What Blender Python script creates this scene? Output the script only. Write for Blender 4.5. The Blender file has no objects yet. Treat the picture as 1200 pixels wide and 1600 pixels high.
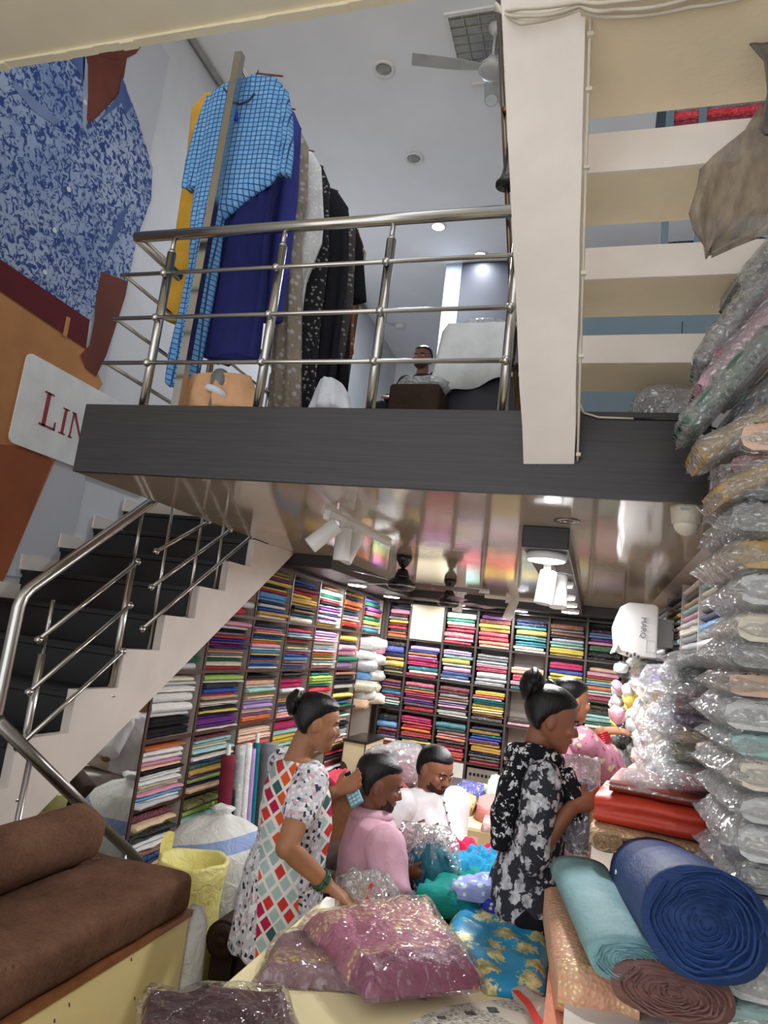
import bpy, bmesh, math, random
from mathutils import Vector, Matrix, noise as mnoise
random.seed(7)
scene = bpy.context.scene
COL = scene.collection
V = Vector
PI = math.pi

# ------------------------------------------------------------------ camera
CAM_Z, FPX = 1.78, 1085.0
YAW, PITCH, ROLL = math.radians(17.8), math.radians(10.3), math.radians(6.85)
_f = V((-math.sin(YAW)*math.cos(PITCH), math.cos(YAW)*math.cos(PITCH), math.sin(PITCH)))
_r0 = V((math.cos(YAW), math.sin(YAW), 0)); _u0 = _r0.cross(_f)
_r = _r0*math.cos(ROLL) + _u0*math.sin(ROLL)
_u = -_r0*math.sin(ROLL) + _u0*math.cos(ROLL)
CAMPOS = V((0, 0, CAM_Z))
cam = bpy.data.cameras.new('camera'); camo = bpy.data.objects.new('camera', cam); COL.objects.link(camo)
cam.sensor_fit = 'VERTICAL'; cam.sensor_height = 36.0; cam.lens = 36.0*FPX/1600.0
cam.clip_start = 0.05
camo.matrix_world = Matrix(((_r.x, _u.x, -_f.x, 0), (_r.y, _u.y, -_f.y, 0), (_r.z, _u.z, -_f.z, CAM_Z), (0, 0, 0, 1)))
scene.camera = camo

# ------------------------------------------------------------------ world, exposure
w = bpy.data.worlds.new('daylight'); scene.world = w; w.use_nodes = True
bg = w.node_tree.nodes['Background']; bg.inputs[0].default_value = (0.93, 0.96, 1.0, 1); bg.inputs[1].default_value = 2.0
scene.view_settings.view_transform = 'Standard'; scene.view_settings.look = 'None'
scene.view_settings.gamma = 1.0; scene.view_settings.use_curve_mapping = False
scene.view_settings.exposure = 0.0

def area_light(name, loc, size, power, color=(1, 1, 1), rot=(0, 0, 0), shape='DISK', size_y=None):
    l = bpy.data.lights.new(name, 'AREA'); l.energy = power; l.color = color; l.shape = shape; l.size = size
    if size_y: l.shape = 'RECTANGLE'; l.size_y = size_y
    o = bpy.data.objects.new(name, l); o.location = loc; o.rotation_euler = rot; COL.objects.link(o)
    return o

# ------------------------------------------------------------------ measuring: where a sight line meets a wall, floor or section plane
def ray(x, y): return _f + _r*((x-600)/FPX) + _u*((800-y)/FPX)
def PX(x, y, X): d = ray(x, y); return CAMPOS + d*(X/d.x)
def PY(x, y, Y): d = ray(x, y); return CAMPOS + d*(Y/d.y)
def PZ(x, y, Z): d = ray(x, y); return CAMPOS + d*((Z-CAM_Z)/d.z)

# ------------------------------------------------------------------ materials
MATS = {}
def nodes_of(name):
    m = bpy.data.materials.new(name); m.use_nodes = True
    return m, m.node_tree.nodes, m.node_tree.links, m.node_tree.nodes['Principled BSDF']
def lin(c):
    return tuple(((x/12.92) if x <= 0.04045 else ((x+0.055)/1.055)**2.4) for x in c)
def C8(h):
    h = h.lstrip('#'); return lin(tuple(int(h[i:i+2], 16)/255 for i in (0, 2, 4)))
def ramp(N, L, fac, stops, interp='LINEAR'):
    r = N.new('ShaderNodeValToRGB'); r.color_ramp.interpolation = interp
    e = r.color_ramp.elements
    while len(e) < len(stops): e.new(0.5)
    for el, (p, c) in zip(e, stops): el.position = p; el.color = (*c[:3], 1)
    L.new(fac, r.inputs[0]); return r.outputs[0]
def texco(N, which='Object'):
    return N.new('ShaderNodeTexCoord').outputs[which]
def mapping(N, L, vec, scale=(1, 1, 1), rot=(0, 0, 0), loc=(0, 0, 0)):
    m = N.new('ShaderNodeMapping'); m.inputs['Scale'].default_value = scale; m.inputs['Rotation'].default_value = rot
    m.inputs['Location'].default_value = loc; L.new(vec, m.inputs['Vector']); return m.outputs[0]
def noise(N, L, vec, scale, detail=3, rough=0.55, dist=0.0):
    n = N.new('ShaderNodeTexNoise'); n.inputs['Scale'].default_value = scale; n.inputs['Detail'].default_value = detail
    n.inputs['Roughness'].default_value = rough; n.inputs['Distortion'].default_value = dist
    if vec is not None: L.new(vec, n.inputs['Vector'])
    return n.outputs['Fac']
def voro(N, L, vec, scale, feature='F1', rnd=1.0, out='Distance'):
    n = N.new('ShaderNodeTexVoronoi'); n.feature = feature; n.inputs['Scale'].default_value = scale
    n.inputs['Randomness'].default_value = rnd
    if vec is not None: L.new(vec, n.inputs['Vector'])
    return n.outputs[out]
def mathn(N, L, op, a, b=None):
    n = N.new('ShaderNodeMath'); n.operation = op
    for i, v in enumerate((a, b)):
        if v is None: continue
        if isinstance(v, (int, float)): n.inputs[i].default_value = v
        else: L.new(v, n.inputs[i])
    return n.outputs[0]
def mixc(N, L, fac, a, b, mode='MIX'):
    n = N.new('ShaderNodeMix'); n.data_type = 'RGBA'; n.blend_type = mode
    for sock, v in ((n.inputs[0], fac), (n.inputs[6], a), (n.inputs[7], b)):
        if isinstance(v, (int, float)): sock.default_value = v
        elif isinstance(v, tuple): sock.default_value = (*v[:3], 1)
        else: L.new(v, sock)
    return n.outputs[2]
def bump(N, L, b, height, strength=0.3, dist=0.01):
    n = N.new('ShaderNodeBump'); n.inputs['Strength'].default_value = strength; n.inputs['Distance'].default_value = dist
    L.new(height, n.inputs['Height']); L.new(n.outputs[0], b.inputs['Normal']); return n
def setp(b, **k):
    for a, v in k.items():
        b.inputs[a].default_value = v if not isinstance(v, tuple) else ((*v, 1) if len(v) == 3 else v)

def M(name, hexc=None, rough=0.6, metal=0.0, var=0.06, vscale=6, bmp=0.0, bscale=60, spec=0.5, coat=0.0, emit=None, estr=0.0, stretch=(1, 1, 1)):
    """plain surface: base colour with slow variation, optional fine relief"""
    if name in MATS: return MATS[name]
    m, N, L, b = nodes_of(name)
    c = C8(hexc)
    co = mapping(N, L, texco(N), stretch)
    n = noise(N, L, co, vscale, 4)
    lo = tuple(max(0, x*(1-var*2)) for x in c); hi = tuple(min(1, x*(1+var*2)) for x in c)
    L.new(ramp(N, L, n, [(0.3, lo), (0.7, hi)]), b.inputs['Base Color'])
    setp(b, Roughness=rough, Metallic=metal)
    b.inputs['Specular IOR Level'].default_value = spec; b.inputs['Coat Weight'].default_value = coat
    if bmp: bump(N, L, b, noise(N, L, co, bscale, 5), bmp, 0.01)
    if emit: setp(b, **{'Emission Color': C8(emit), 'Emission Strength': estr})
    MATS[name] = m; return m

def creases(N, L, wr=9.0):
    """height of crumpled plastic: straight-ish fold lines between flat facets"""
    geo = N.new('ShaderNodeNewGeometry'); co = geo.outputs['Position']
    n1 = N.new('ShaderNodeTexNoise'); n1.inputs['Scale'].default_value = wr; n1.inputs['Detail'].default_value = 2; L.new(co, n1.inputs['Vector'])
    vm = N.new('ShaderNodeVectorMath'); vm.operation = 'MULTIPLY_ADD'; L.new(n1.outputs['Color'], vm.inputs[0]); vm.inputs[1].default_value = (0.16, 0.16, 0.16); L.new(co, vm.inputs[2])
    e = voro(N, L, vm.outputs[0], wr*1.7, 'DISTANCE_TO_EDGE'); e2 = voro(N, L, vm.outputs[0], wr*4.3, 'DISTANCE_TO_EDGE')
    return mathn(N, L, 'ADD', mathn(N, L, 'POWER', e, 0.6), mathn(N, L, 'MULTIPLY', e2, 0.25))
def fabric_mat(name, kind='plain', coat=0.0, rough=0.85, film=False):
    """cloth whose main colour is the object's own colour"""
    if name in MATS: return MATS[name]
    m, N, L, b = nodes_of(name)
    oi = N.new('ShaderNodeObjectInfo'); col = oi.outputs['Color']; rnd = oi.outputs['Random']
    co = texco(N)
    base = col
    if kind in ('print', 'brocade'):
        sc = mathn(N, L, 'MULTIPLY_ADD', rnd, 22.0)
        vn = N.new('ShaderNodeTexVoronoi'); L.new(co, vn.inputs['Vector']); vn.inputs['Scale'].default_value = 26
        L.new(mathn(N, L, 'ADD', mathn(N, L, 'MULTIPLY', rnd, 20.0), 22.0), vn.inputs['Scale'])
        hs = N.new('ShaderNodeHueSaturation'); L.new(col, hs.inputs['Color']); L.new(mathn(N, L, 'ADD', rnd, 0.0), hs.inputs['Hue'])
        hs.inputs['Value'].default_value = 1.25; hs.inputs['Saturation'].default_value = 0.8
        alt = mixc(N, L, 0.35, hs.outputs[0], (0.85, 0.8, 0.62)) if kind == 'print' else (0.62, 0.43, 0.15)
        f = ramp(N, L, vn.outputs['Distance'], [(0.26, (1, 1, 1)), (0.34, (0, 0, 0))])
        base = mixc(N, L, f, col, alt)
    n1 = noise(N, L, co, 9, 4)
    base = mixc(N, L, 0.5, base, mixc(N, L, 1.0, base, ramp(N, L, n1, [(0.25, (0.62, 0.62, 0.62)), (0.75, (1.25, 1.25, 1.25))]), 'MULTIPLY'))
    L.new(base, b.inputs['Base Color'])
    setp(b, Roughness=rough); b.inputs['Specular IOR Level'].default_value = 0.25
    if film:
        wr = creases(N, L, 12.0)
        b.inputs['Coat Weight'].default_value = 1.0; b.inputs['Coat Roughness'].default_value = 0.12; b.inputs['Coat IOR'].default_value = 1.7
        bn = N.new('ShaderNodeBump'); bn.inputs['Strength'].default_value = 1.0; bn.inputs['Distance'].default_value = 0.04
        L.new(wr, bn.inputs['Height']); L.new(bn.outputs[0], b.inputs['Coat Normal'])
    bump(N, L, b, noise(N, L, mapping(N, L, co, (14, 14, 50)), 3, 4), 0.35, 0.012)
    MATS[name] = m; return m

def film_mat(name, amount=0.05, tint=(1, 1, 1), rough=0.09, wr=9, haze=0.05):
    """clear wrinkled plastic: see-through with sharp highlights along the creases"""
    if name in MATS: return MATS[name]
    m, N, L, b = nodes_of(name); N.remove(b)
    out = [n for n in N if n.type == 'OUTPUT_MATERIAL'][0]
    t = N.new('ShaderNodeBsdfTransparent'); t.inputs[0].default_value = (*tint, 1)
    g = N.new('ShaderNodeBsdfGlossy'); g.inputs['Roughness'].default_value = rough; g.inputs[0].default_value = (1, 1, 1, 1)
    d = N.new('ShaderNodeBsdfDiffuse'); d.inputs[0].default_value = (0.9, 0.9, 0.9, 1)
    h = creases(N, L, wr)
    bn = N.new('ShaderNodeBump'); bn.inputs['Strength'].default_value = 1.0; bn.inputs['Distance'].default_value = 0.026
    L.new(h, bn.inputs['Height']); L.new(bn.outputs[0], g.inputs['Normal'])
    lw = N.new('ShaderNodeLayerWeight'); lw.inputs[0].default_value = 0.3; L.new(bn.outputs[0], lw.inputs['Normal'])
    f = mathn(N, L, 'ADD', mathn(N, L, 'MULTIPLY', lw.outputs['Fresnel'], 0.6), amount)
    mx = N.new('ShaderNodeMixShader'); L.new(f, mx.inputs[0]); L.new(t.outputs[0], mx.inputs[1]); L.new(g.outputs[0], mx.inputs[2])
    m2 = N.new('ShaderNodeMixShader'); m2.inputs[0].default_value = haze; L.new(mx.outputs[0], m2.inputs[1]); L.new(d.outputs[0], m2.inputs[2])
    L.new(m2.outputs[0], out.inputs[0])
    MATS[name] = m; return m

# ------------------------------------------------------------------ mesh helpers
def add_box(bm, c, s, rz=0.0, mat=None, rx=0.0, ry=0.0):
    r = bmesh.ops.create_cube(bm, size=1.0)
    mt = Matrix.Translation(V(c)) @ Matrix.Rotation(rz, 4, 'Z') @ Matrix.Rotation(ry, 4, 'Y') @ Matrix.Rotation(rx, 4, 'X') @ Matrix.Diagonal((*s, 1))
    bmesh.ops.transform(bm, matrix=mt, verts=r['verts'])
    return r['verts']
def box2(bm, a, b):
    a, b = V(a), V(b); return add_box(bm, (a+b)/2, [abs(x) for x in (b-a)])
def frame_of(d, up=V((0, 0, 1))):
    d = d.normalized(); s = d.cross(up)
    if s.length < 1e-4: s = d.cross(V((1, 0, 0)))
    s.normalize(); return s, s.cross(d).normalized()
def loft(bm, rings, closed=True, cap=True):
    """rings: list of vert coordinate lists of equal length"""
    rv = [[bm.verts.new(p) for p in r] for r in rings]
    n = len(rings[0])
    for a, b in zip(rv, rv[1:]):
        for i in range(n if closed else n-1):
            j = (i+1) % n
            bm.faces.new((a[i], a[j], b[j], b[i]))
    if cap and closed:
        bm.faces.new(list(reversed(rv[0]))); bm.faces.new(rv[-1])
    return rv
def ell(c, u, v, n=16, ph=0.0):
    c, u, v = V(c), V(u), V(v)
    return [c + u*math.cos(2*PI*i/n+ph) + v*math.sin(2*PI*i/n+ph) for i in range(n)]
def tube(bm, pts, rad, n=10, cap=True):
    pts = [V(p) for p in pts]
    if isinstance(rad, (int, float)): rad = [rad]*len(pts)
    rings = []; s = None
    for i, p in enumerate(pts):
        d = (pts[min(i+1, len(pts)-1)] - pts[max(i-1, 0)]).normalized()
        if s is None: s, t = frame_of(d)
        else:
            s = s - d*s.dot(d); s.normalize(); t = s.cross(d)
        rings.append(ell(p, s*rad[i], t*rad[i], n))
    return loft(bm, rings, True, cap)
def cyl(bm, a, b, r, n=16, r2=None):
    return tube(bm, [a, b], [r, r if r2 is None else r2], n)
def ball(bm, c, r, seg=12, rings=8, sc=(1, 1, 1)):
    o = bmesh.ops.create_uvsphere(bm, u_segments=seg, v_segments=rings, radius=1.0)
    bmesh.ops.transform(bm, matrix=Matrix.Translation(V(c)) @ Matrix.Diagonal((r*sc[0], r*sc[1], r*sc[2], 1)), verts=o['verts'])
def lathe(bm, c, prof, n=20, axis='Z'):
    """prof: list of (r, h)"""
    c = V(c); rings = []
    for r, h in prof:
        if axis == 'Z': rings.append([c + V((r*math.cos(2*PI*i/n), r*math.sin(2*PI*i/n), h)) for i in range(n)])
        elif axis == 'Y': rings.append([c + V((r*math.cos(2*PI*i/n), h, r*math.sin(2*PI*i/n))) for i in range(n)])
        else: rings.append([c + V((h, r*math.cos(2*PI*i/n), r*math.sin(2*PI*i/n))) for i in range(n)])
    loft(bm, rings)
def mesh_of(bm, name, smooth=False):
    bmesh.ops.recalc_face_normals(bm, faces=bm.faces[:])
    me = bpy.data.meshes.new(name); bm.to_mesh(me); bm.free()
    if smooth:
        for p in me.polygons: p.use_smooth = True
    return me
def obj(name, bm, mat, parent=None, smooth=False, loc=None, rot=None, color=None, auto=None):
    me = mesh_of(bm, name, smooth or auto is not None) if isinstance(bm, bmesh.types.BMesh) else bm
    if mat is not None and not me.materials: me.materials.append(mat)
    if auto is not None:
        me.set_sharp_from_angle(angle=auto)
    o = bpy.data.objects.new(name, me); COL.objects.link(o)
    if parent: o.parent = parent
    if loc is not None: o.location = loc
    if rot is not None: o.rotation_euler = rot
    if color is not None: o.color = (*color[:3], 1)
    return o
def tag(o, label, cat, group=None):
    o['label'] = label; o['category'] = cat
    if group: o['group'] = group
    return o
def struct(o, label=None):
    o['kind'] = 'structure'
    if label: o['label'] = label
    return o
def thing(name, label, cat, loc=(0, 0, 0), rz=0.0, group=None):
    o = bpy.data.objects.new(name, None); COL.objects.link(o); o.location = loc; o.rotation_euler = (0, 0, rz)
    o.empty_display_size = 0.1
    return tag(o, label, cat, group)
def bevel(bm, w, seg=2):
    bmesh.ops.bevel(bm, geom=bm.edges[:], offset=w, segments=seg, profile=0.6, affect='EDGES')
def new(): return bmesh.new()
def jitter(bm, amp, scale, seed=0):
    off = V((seed*13.7, seed*7.1, seed*3.3))
    for v in bm.verts: v.co += mnoise.noise_vector(v.co*scale + off)*amp
def part(name, mat, parent, fn, smooth=False, auto=None, **k):
    bm = new(); fn(bm); return obj(name, bm, mat, parent, smooth, auto=auto, **k)
def workbench():
    return bpy.data.scenes.get('workbench') or bpy.data.scenes.new('workbench')
def bench_graph(sc_):
    with bpy.context.temp_override(scene=sc_, view_layer=sc_.view_layers[0]):
        dg = bpy.context.evaluated_depsgraph_get(); dg.update(); return dg
def remeshed(bm, name, voxel, smooth_it=4, fac=0.5, sub=None):
    me = mesh_of(bm, name)
    sc_ = workbench()
    o = bpy.data.objects.new(name, me); sc_.collection.objects.link(o)
    md = o.modifiers.new('r', 'REMESH'); md.mode = 'VOXEL'; md.voxel_size = voxel; md.use_smooth_shade = True
    if smooth_it:
        s = o.modifiers.new('s', 'SMOOTH'); s.iterations = smooth_it; s.factor = fac
    dg = bench_graph(sc_)
    out = bpy.data.meshes.new_from_object(o.evaluated_get(dg))
    bpy.data.objects.remove(o); bpy.data.meshes.remove(me)
    out.name = name
    for p in out.polygons: p.use_smooth = True
    return out
def text_mesh(s, size, name='lettering', extrude=0.001):
    cu = bpy.data.curves.new(name, 'FONT'); cu.body = s; cu.size = size; cu.extrude = extrude; cu.align_x = 'CENTER'; cu.align_y = 'CENTER'
    sc_ = workbench(); o = bpy.data.objects.new(name, cu); sc_.collection.objects.link(o)
    dg = bench_graph(sc_)
    me = bpy.data.meshes.new_from_object(o.evaluated_get(dg))
    bpy.data.objects.remove(o); bpy.data.curves.remove(cu)
    return me

PAL = dict(k=('black', '17171b'), n=('navy', '1e2a55'), b=('blue', '2357b8'), c=('sky blue', '5aa2dd'), t=('teal', '14767f'),
    g=('dark green', '1c6a4a'), l=('lime green', 'a9cc3b'), y=('yellow', 'edcf34'), m=('mustard', 'd0a032'), o=('orange', 'ee7d31'),
    r=('red', 'd52c3d'), p=('pink', 'efa3bb'), h=('magenta', 'cf2469'), v=('purple', '78358f'), u=('lavender', 'b79ad4'),
    w=('white', 'ebe8e4'), i=('cream', 'e9dcc2'), e=('grey', '85888c'), s=('silver grey', 'c9cacc'), d=('maroon', '7a2536'),
    a=('tan brown', '9c6548'), f=('peach', 'f0bf9c'), q=('mint', 'a5d8d2'), z=('olive', '8a8a3c'), x=('charcoal', '3a3f48'))
PALC = {k: (n, C8(h)) for k, (n, h) in PAL.items()}
ORD = ['first', 'second', 'third', 'fourth', 'fifth', 'sixth', 'seventh', 'eighth', 'ninth', 'tenth', 'eleventh', 'twelfth', 'thirteenth',
       'fourteenth', 'fifteenth', 'sixteenth', 'seventeenth', 'eighteenth', 'nineteenth', 'twentieth', 'twenty-first', 'twenty-second']
ZC, ZM, YF = 2.37, 2.685, 2.54      # lower ceiling, mezzanine floor, front of the mezzanine
ZU, XW = 6.8, -3.75                 # upper ceiling, left wall
XS = -2.36                          # side of the staircase
# ================================================================== SURFACE MATERIALS
def wood_mat(name, c1, c2, rough=0.35, scale=(2, 30, 30), coat=0.2):
    if name in MATS: return MATS[name]
    m, N, L, b = nodes_of(name)
    co = mapping(N, L, texco(N), scale)
    n = noise(N, L, co, 2.5, 6, 0.6, 0.6)
    L.new(ramp(N, L, n, [(0.3, C8(c1)), (0.7, C8(c2))]), b.inputs['Base Color'])
    setp(b, Roughness=rough); b.inputs['Coat Weight'].default_value = coat
    bump(N, L, b, n, 0.08, 0.004)
    MATS[name] = m; return m
steel = M('brushed_steel', 'b9b6b0', rough=0.22, metal=1.0, var=0.05, vscale=3)
steel_dark = M('dark_steel', '8a8580', rough=0.3, metal=1.0, var=0.08)
laminate = wood_mat('dark_wood_laminate', '1e1a1b', '322c2e', 0.45, (1.2, 30, 40), 0.05)
shelf_edge = wood_mat('walnut_edge', '3a211b', '51322a', 0.5, (8, 8, 8))
shelf_face = M('pale_laminate', 'bdb2a6', rough=0.55, var=0.03)
white_paint = M('white_wall_paint', 'd9d9da', rough=0.7, var=0.025, vscale=2.2, bmp=0.05, bscale=35)
stair_paint = M('cream_white_plaster', 'd8cdc4', rough=0.42, var=0.03, vscale=4, bmp=0.06, bscale=30)
plaster_white = M('white_plaster', 'eee4db', rough=0.75, var=0.025, vscale=5, bmp=0.12, bscale=40)
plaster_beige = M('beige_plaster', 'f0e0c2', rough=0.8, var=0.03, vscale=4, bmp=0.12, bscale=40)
cream_paint = M('cream_paint', 'efe2c2', rough=0.6, var=0.02, vscale=3, bmp=0.05, bscale=25)
granite = M('black_granite', '0f1012', rough=0.38, var=0.25, vscale=40)
grey_wall = M('grey_blue_panel', '5d6f7a', rough=0.6, var=0.04)
floor_m = M('pale_floor_tile', 'b9aea0', rough=0.3, var=0.04)
dark_wall = M('dark_partition', '1f2029', rough=0.7, var=0.06)
led = M('led_diffuser', 'ffffff', rough=0.5, emit='f4f8ff', estr=14.0)
white_plastic = M('white_plastic', 'e6e4e0', rough=0.35, var=0.015)
grey_plastic = M('grey_plastic', '6d6d6e', rough=0.45)
black_metal = M('black_enamel', '1b1a1d', rough=0.25, var=0.05)
brass = M('aged_brass', '7d5a3c', rough=0.35, metal=1.0, var=0.12)
wire_m = M('cream_cable', 'cfc6b4', rough=0.5)

def gloss_ceiling():
    m, N, L, b = nodes_of('glossy_pvc_ceiling')
    co = texco(N)
    n = noise(N, L, mapping(N, L, co, (0.6, 0.6, 1)), 2, 3)
    L.new(ramp(N, L, n, [(0.3, C8('a3947f')), (0.7, C8('aea08b'))]), b.inputs['Base Color'])
    setp(b, Roughness=0.06); b.inputs['Specular IOR Level'].default_value = 0.9
    h = noise(N, L, mapping(N, L, co, (3.0, 16, 1)), 2.2, 4, 0.5)
    bump(N, L, b, h, 0.045, 0.012)
    return m
pvc = gloss_ceiling()
def mirror_mat():
    m, N, L, b = nodes_of('mirror_glass'); setp(b, Metallic=1.0, Roughness=0.02)
    L.new(ramp(N, L, noise(N, L, texco(N), 3), [(0, (0.78, 0.8, 0.8)), (1, (0.84, 0.86, 0.86))]), b.inputs['Base Color']); return m
mirror_m = mirror_mat()

# ================================================================== ROOM SHELL
def sbox(name, mat, a, b, label=None, bev=0.0):
    bm = new(); box2(bm, a, b)
    if bev: bevel(bm, bev, 2)
    return struct(obj(name, bm, mat), label)
sbox('floor', floor_m, (XW, -2.0, -0.1), (1.3, 8.5, 0.0))
sbox('wall_left', M('grey_white_wall', 'c9c9cb', rough=0.7, var=0.03, vscale=2.2, bmp=0.05, bscale=35), (XW-0.12, -2.0, 0), (XW, 11.5, ZU))
sbox('wall_left_lower', white_paint, (-2.9, 3.62, 0), (-2.82, 8.5, 1.2))
sbox('wall_left_beyond_stairs', white_paint, (-2.9, 5.25, 1.2), (-2.82, 8.5, ZC))
sbox('wall_right', white_paint, (1.05, -2.0, 0), (1.2, 11.5, ZU))
sbox('wall_back', shelf_face, (-2.9, 8.42, 0), (1.05, 8.5, ZC))
sbox('wall_back_upper', dark_wall, (XW, 11.36, ZM), (1.05, 11.5, 4.55))
sbox('wall_back_upper_top', white_paint, (XW, 11.36, 4.55), (1.05, 11.5, ZU))
sbox('ceiling', pvc, (XS+0.02, YF+0.02, ZC), (1.05, 8.5, ZC+0.05))
sbox('ceiling_upper', M('white_ceiling_paint', 'f2f2f4', rough=0.75, var=0.015, vscale=2), (XW, YF-0.15, ZU), (1.05, 11.5, ZU+0.15))
bm = new(); box2(bm, (XS+0.02, YF+0.03, ZC+0.05), (1.05, 11.5, ZM)); box2(bm, (XW, 5.0, ZC+0.12), (XS+0.02, 11.5, ZM))
struct(obj('floor_mezzanine', bm, floor_m))
sbox('trim_1', laminate, (-2.33, YF, ZC-0.005), (0.34, YF+0.025, ZM+0.005), 'dark wood laminate fascia of the mezzanine', 0.003)
sbox('trim_2', white_paint, (0.342, YF, ZC-0.005), (0.43, YF+0.06, ZM+0.02))
sbox('trim_3', shelf_edge, (0.335, YF-0.004, ZC-0.005), (0.342, YF, ZM))
# front slab overhead with a plaster lip along its edge
zs = 4.62; ys = PZ(320, 52, zs).y
bm = new(); box2(bm, (XW, -2.0, zs), (-0.75, ys, zs+0.35)); bevel(bm, 0.01, 1)
sl = struct(obj('ceiling_front_slab', bm, cream_paint))
bm = new()
for i in range(36):
    x0 = XW + i*(3.0/36)
    d = 0.018+0.012*mnoise.noise(V((x0*7, 0, 3)))
    add_box(bm, (x0+0.0417, ys-0.02, zs-d/2+0.002), (0.085, 0.045, d))
obj('plaster_lip', bm, cream_paint, sl)
# ceiling strip along the right-hand racks
bm = new()
loft(bm, [[V((0.45, y, ZC)), V((0.62, y, ZC)), V((0.62, y, ZC-0.12))] for y in (2.6, 8.4)])
struct(obj('trim_4', bm, M('beige_cornice', '9b8f80', rough=0.4)))
# dark soffits that carry lamps round the ceiling
def soffit(name, a, b):
    bm = new(); box2(bm, a, b); bevel(bm, 0.004, 1)
    return struct(obj(name, bm, laminate))
soffit('trim_soffit_left', (-2.45, 5.1, 2.27), (-2.02, 8.1, ZC))
soffit('trim_soffit_back', (-2.02, 7.65, 2.27), (0.45, 8.1, ZC))
pf = PY(822, 862, 3.2)
chan = soffit('trim_channel', (-0.35, 3.2, 2.27), (-0.14, 7.65, ZC))
# upper bulkhead
bm = new()
a = PZ(698, 412, ZU)
box2(bm, (a.x, a.y, ZM), (1.05, 11.36, ZU))
struct(obj('trim_bulkhead', bm, M('blue_lit_bulkhead', 'aebccb', rough=0.7)))  # bluish light falling on the left side is put into the colour
sbox('wall_recess_shade', dark_wall, (a.x+0.22, a.y-0.03, ZM), (1.05, a.y-0.002, ZU-0.02))  # thin dark sheet over the front: shade of the recess put into colour

# ================================================================== CONCRETE STAIR OVERHEAD
cs = thing('concrete_staircase', 'open concrete staircase with white plastered beam and beige undersides above the fascia', 'staircase', (-0.2, YF, 2.48))
def rel(o, p): return V(p) - o.location
p_bl, p_br = PY(818, 725, YF-0.002), PY(897, 725, YF-0.002)
p_tl, p_tr = PZ(785, 40, 3.36), PZ(915, 15, 3.40)
ext = 0.9
dl, dr = (p_tl-p_bl).normalized(), (p_tr-p_br).normalized()
q_tl, q_tr = p_tl+dl*ext, p_tr+dr*ext
def beam(bm):
    th = V((0, 0.035, 0.13))
    n = 14
    rings = []
    for i in range(n+1):
        t = i/n
        l, r = p_bl.lerp(q_tl, t), p_br.lerp(q_tr, t)
        j = V((0.004*mnoise.noise(V((t*9, 1, 0))), 0, 0))
        rings.append([l+j, r+j, r+j+th, l+j+th])
    rings = [[rel(cs, p) for p in r] for r in rings]
    loft(bm, rings)
part('beam', plaster_white, cs, beam)
def lip(bm):
    for i in range(8):
        t = (i+0.5)/8; p = p_bl.lerp(p_br, t)
        add_box(bm, rel(cs, p + V((0, 0.012, -0.006))), (0.024, 0.02, 0.012+0.008*random.random()))
part('plaster_rim', M('fresh_white_plaster', 'f4f2ee', rough=0.8), cs, lip)
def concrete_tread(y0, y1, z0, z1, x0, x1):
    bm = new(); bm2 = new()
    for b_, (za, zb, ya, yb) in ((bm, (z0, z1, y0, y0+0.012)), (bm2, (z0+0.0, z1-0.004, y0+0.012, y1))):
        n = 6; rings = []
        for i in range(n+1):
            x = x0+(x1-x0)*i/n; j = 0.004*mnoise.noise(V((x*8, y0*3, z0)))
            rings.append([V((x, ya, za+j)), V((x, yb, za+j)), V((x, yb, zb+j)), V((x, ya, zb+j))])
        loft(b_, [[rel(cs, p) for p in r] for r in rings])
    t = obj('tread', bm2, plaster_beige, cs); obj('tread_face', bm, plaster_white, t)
xL = -0.13
for (y0, y1, z0, z1) in ((1.94, 2.21, 3.235, 3.37), (2.28, 2.56, 3.075, 3.195), (2.63, 2.93, 2.92, 3.035)):
    concrete_tread(y0, y1, z0, z1, xL, 0.62)
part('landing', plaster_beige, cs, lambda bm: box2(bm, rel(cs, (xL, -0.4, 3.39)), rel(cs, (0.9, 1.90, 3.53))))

# cables clipped along the beam
cab = thing('beam_cable', 'thin cream cable clipped along the edge of the concrete beam', 'cable', p_br)
pts = [p_br.lerp(p_tr, t) + V((0.012, -0.006, 0.01+0.003*math.sin(t*40))) for t in [i/30 for i in range(31)]]
part('cable', wire_m, cab, lambda bm: tube(bm, [rel(cab, p) for p in pts], 0.0045, 6), True)
for t in (0.02, 0.3, 0.5, 0.72, 0.86, 0.95):
    p = p_br.lerp(p_tr, t)+V((0.014, -0.008, 0.01))
    part('clip', wire_m, cab, lambda bm: add_box(bm, rel(cab, p), (0.016, 0.012, 0.012)))
cb2 = thing('looped_cables', 'bundle of cream cables looped round the top of the concrete beam', 'cable', p_tl)
for k, (off, amp) in enumerate(((0.0, 0.03), (0.02, 0.045), (0.05, 0.02))):
    a = PZ(775, 0+k*4, 3.44); b = PZ(815, 30-k*12, 3.35); c = PZ(905, 8-k*6, 3.38); d = PZ(960, 20-k*12, 3.385); e = PZ(1080, 4-k*14, 3.385); f_ = PZ(1200, -22-k*14, 3.385)
    P = [p - V((0, 0, 0.012)) for p in (a, b, c, d, e, f_)]
    path = []
    for i in range(len(P)-1):
        for s in range(6):
            t = s/6; q = P[i].lerp(P[i+1], t); path.append(q + V((0, 0, -amp*0.25*math.sin(PI*t))))
    part('cable', wire_m, cb2, lambda bm: tube(bm, [rel(cb2, p) for p in path], 0.0055, 6), True)

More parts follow.
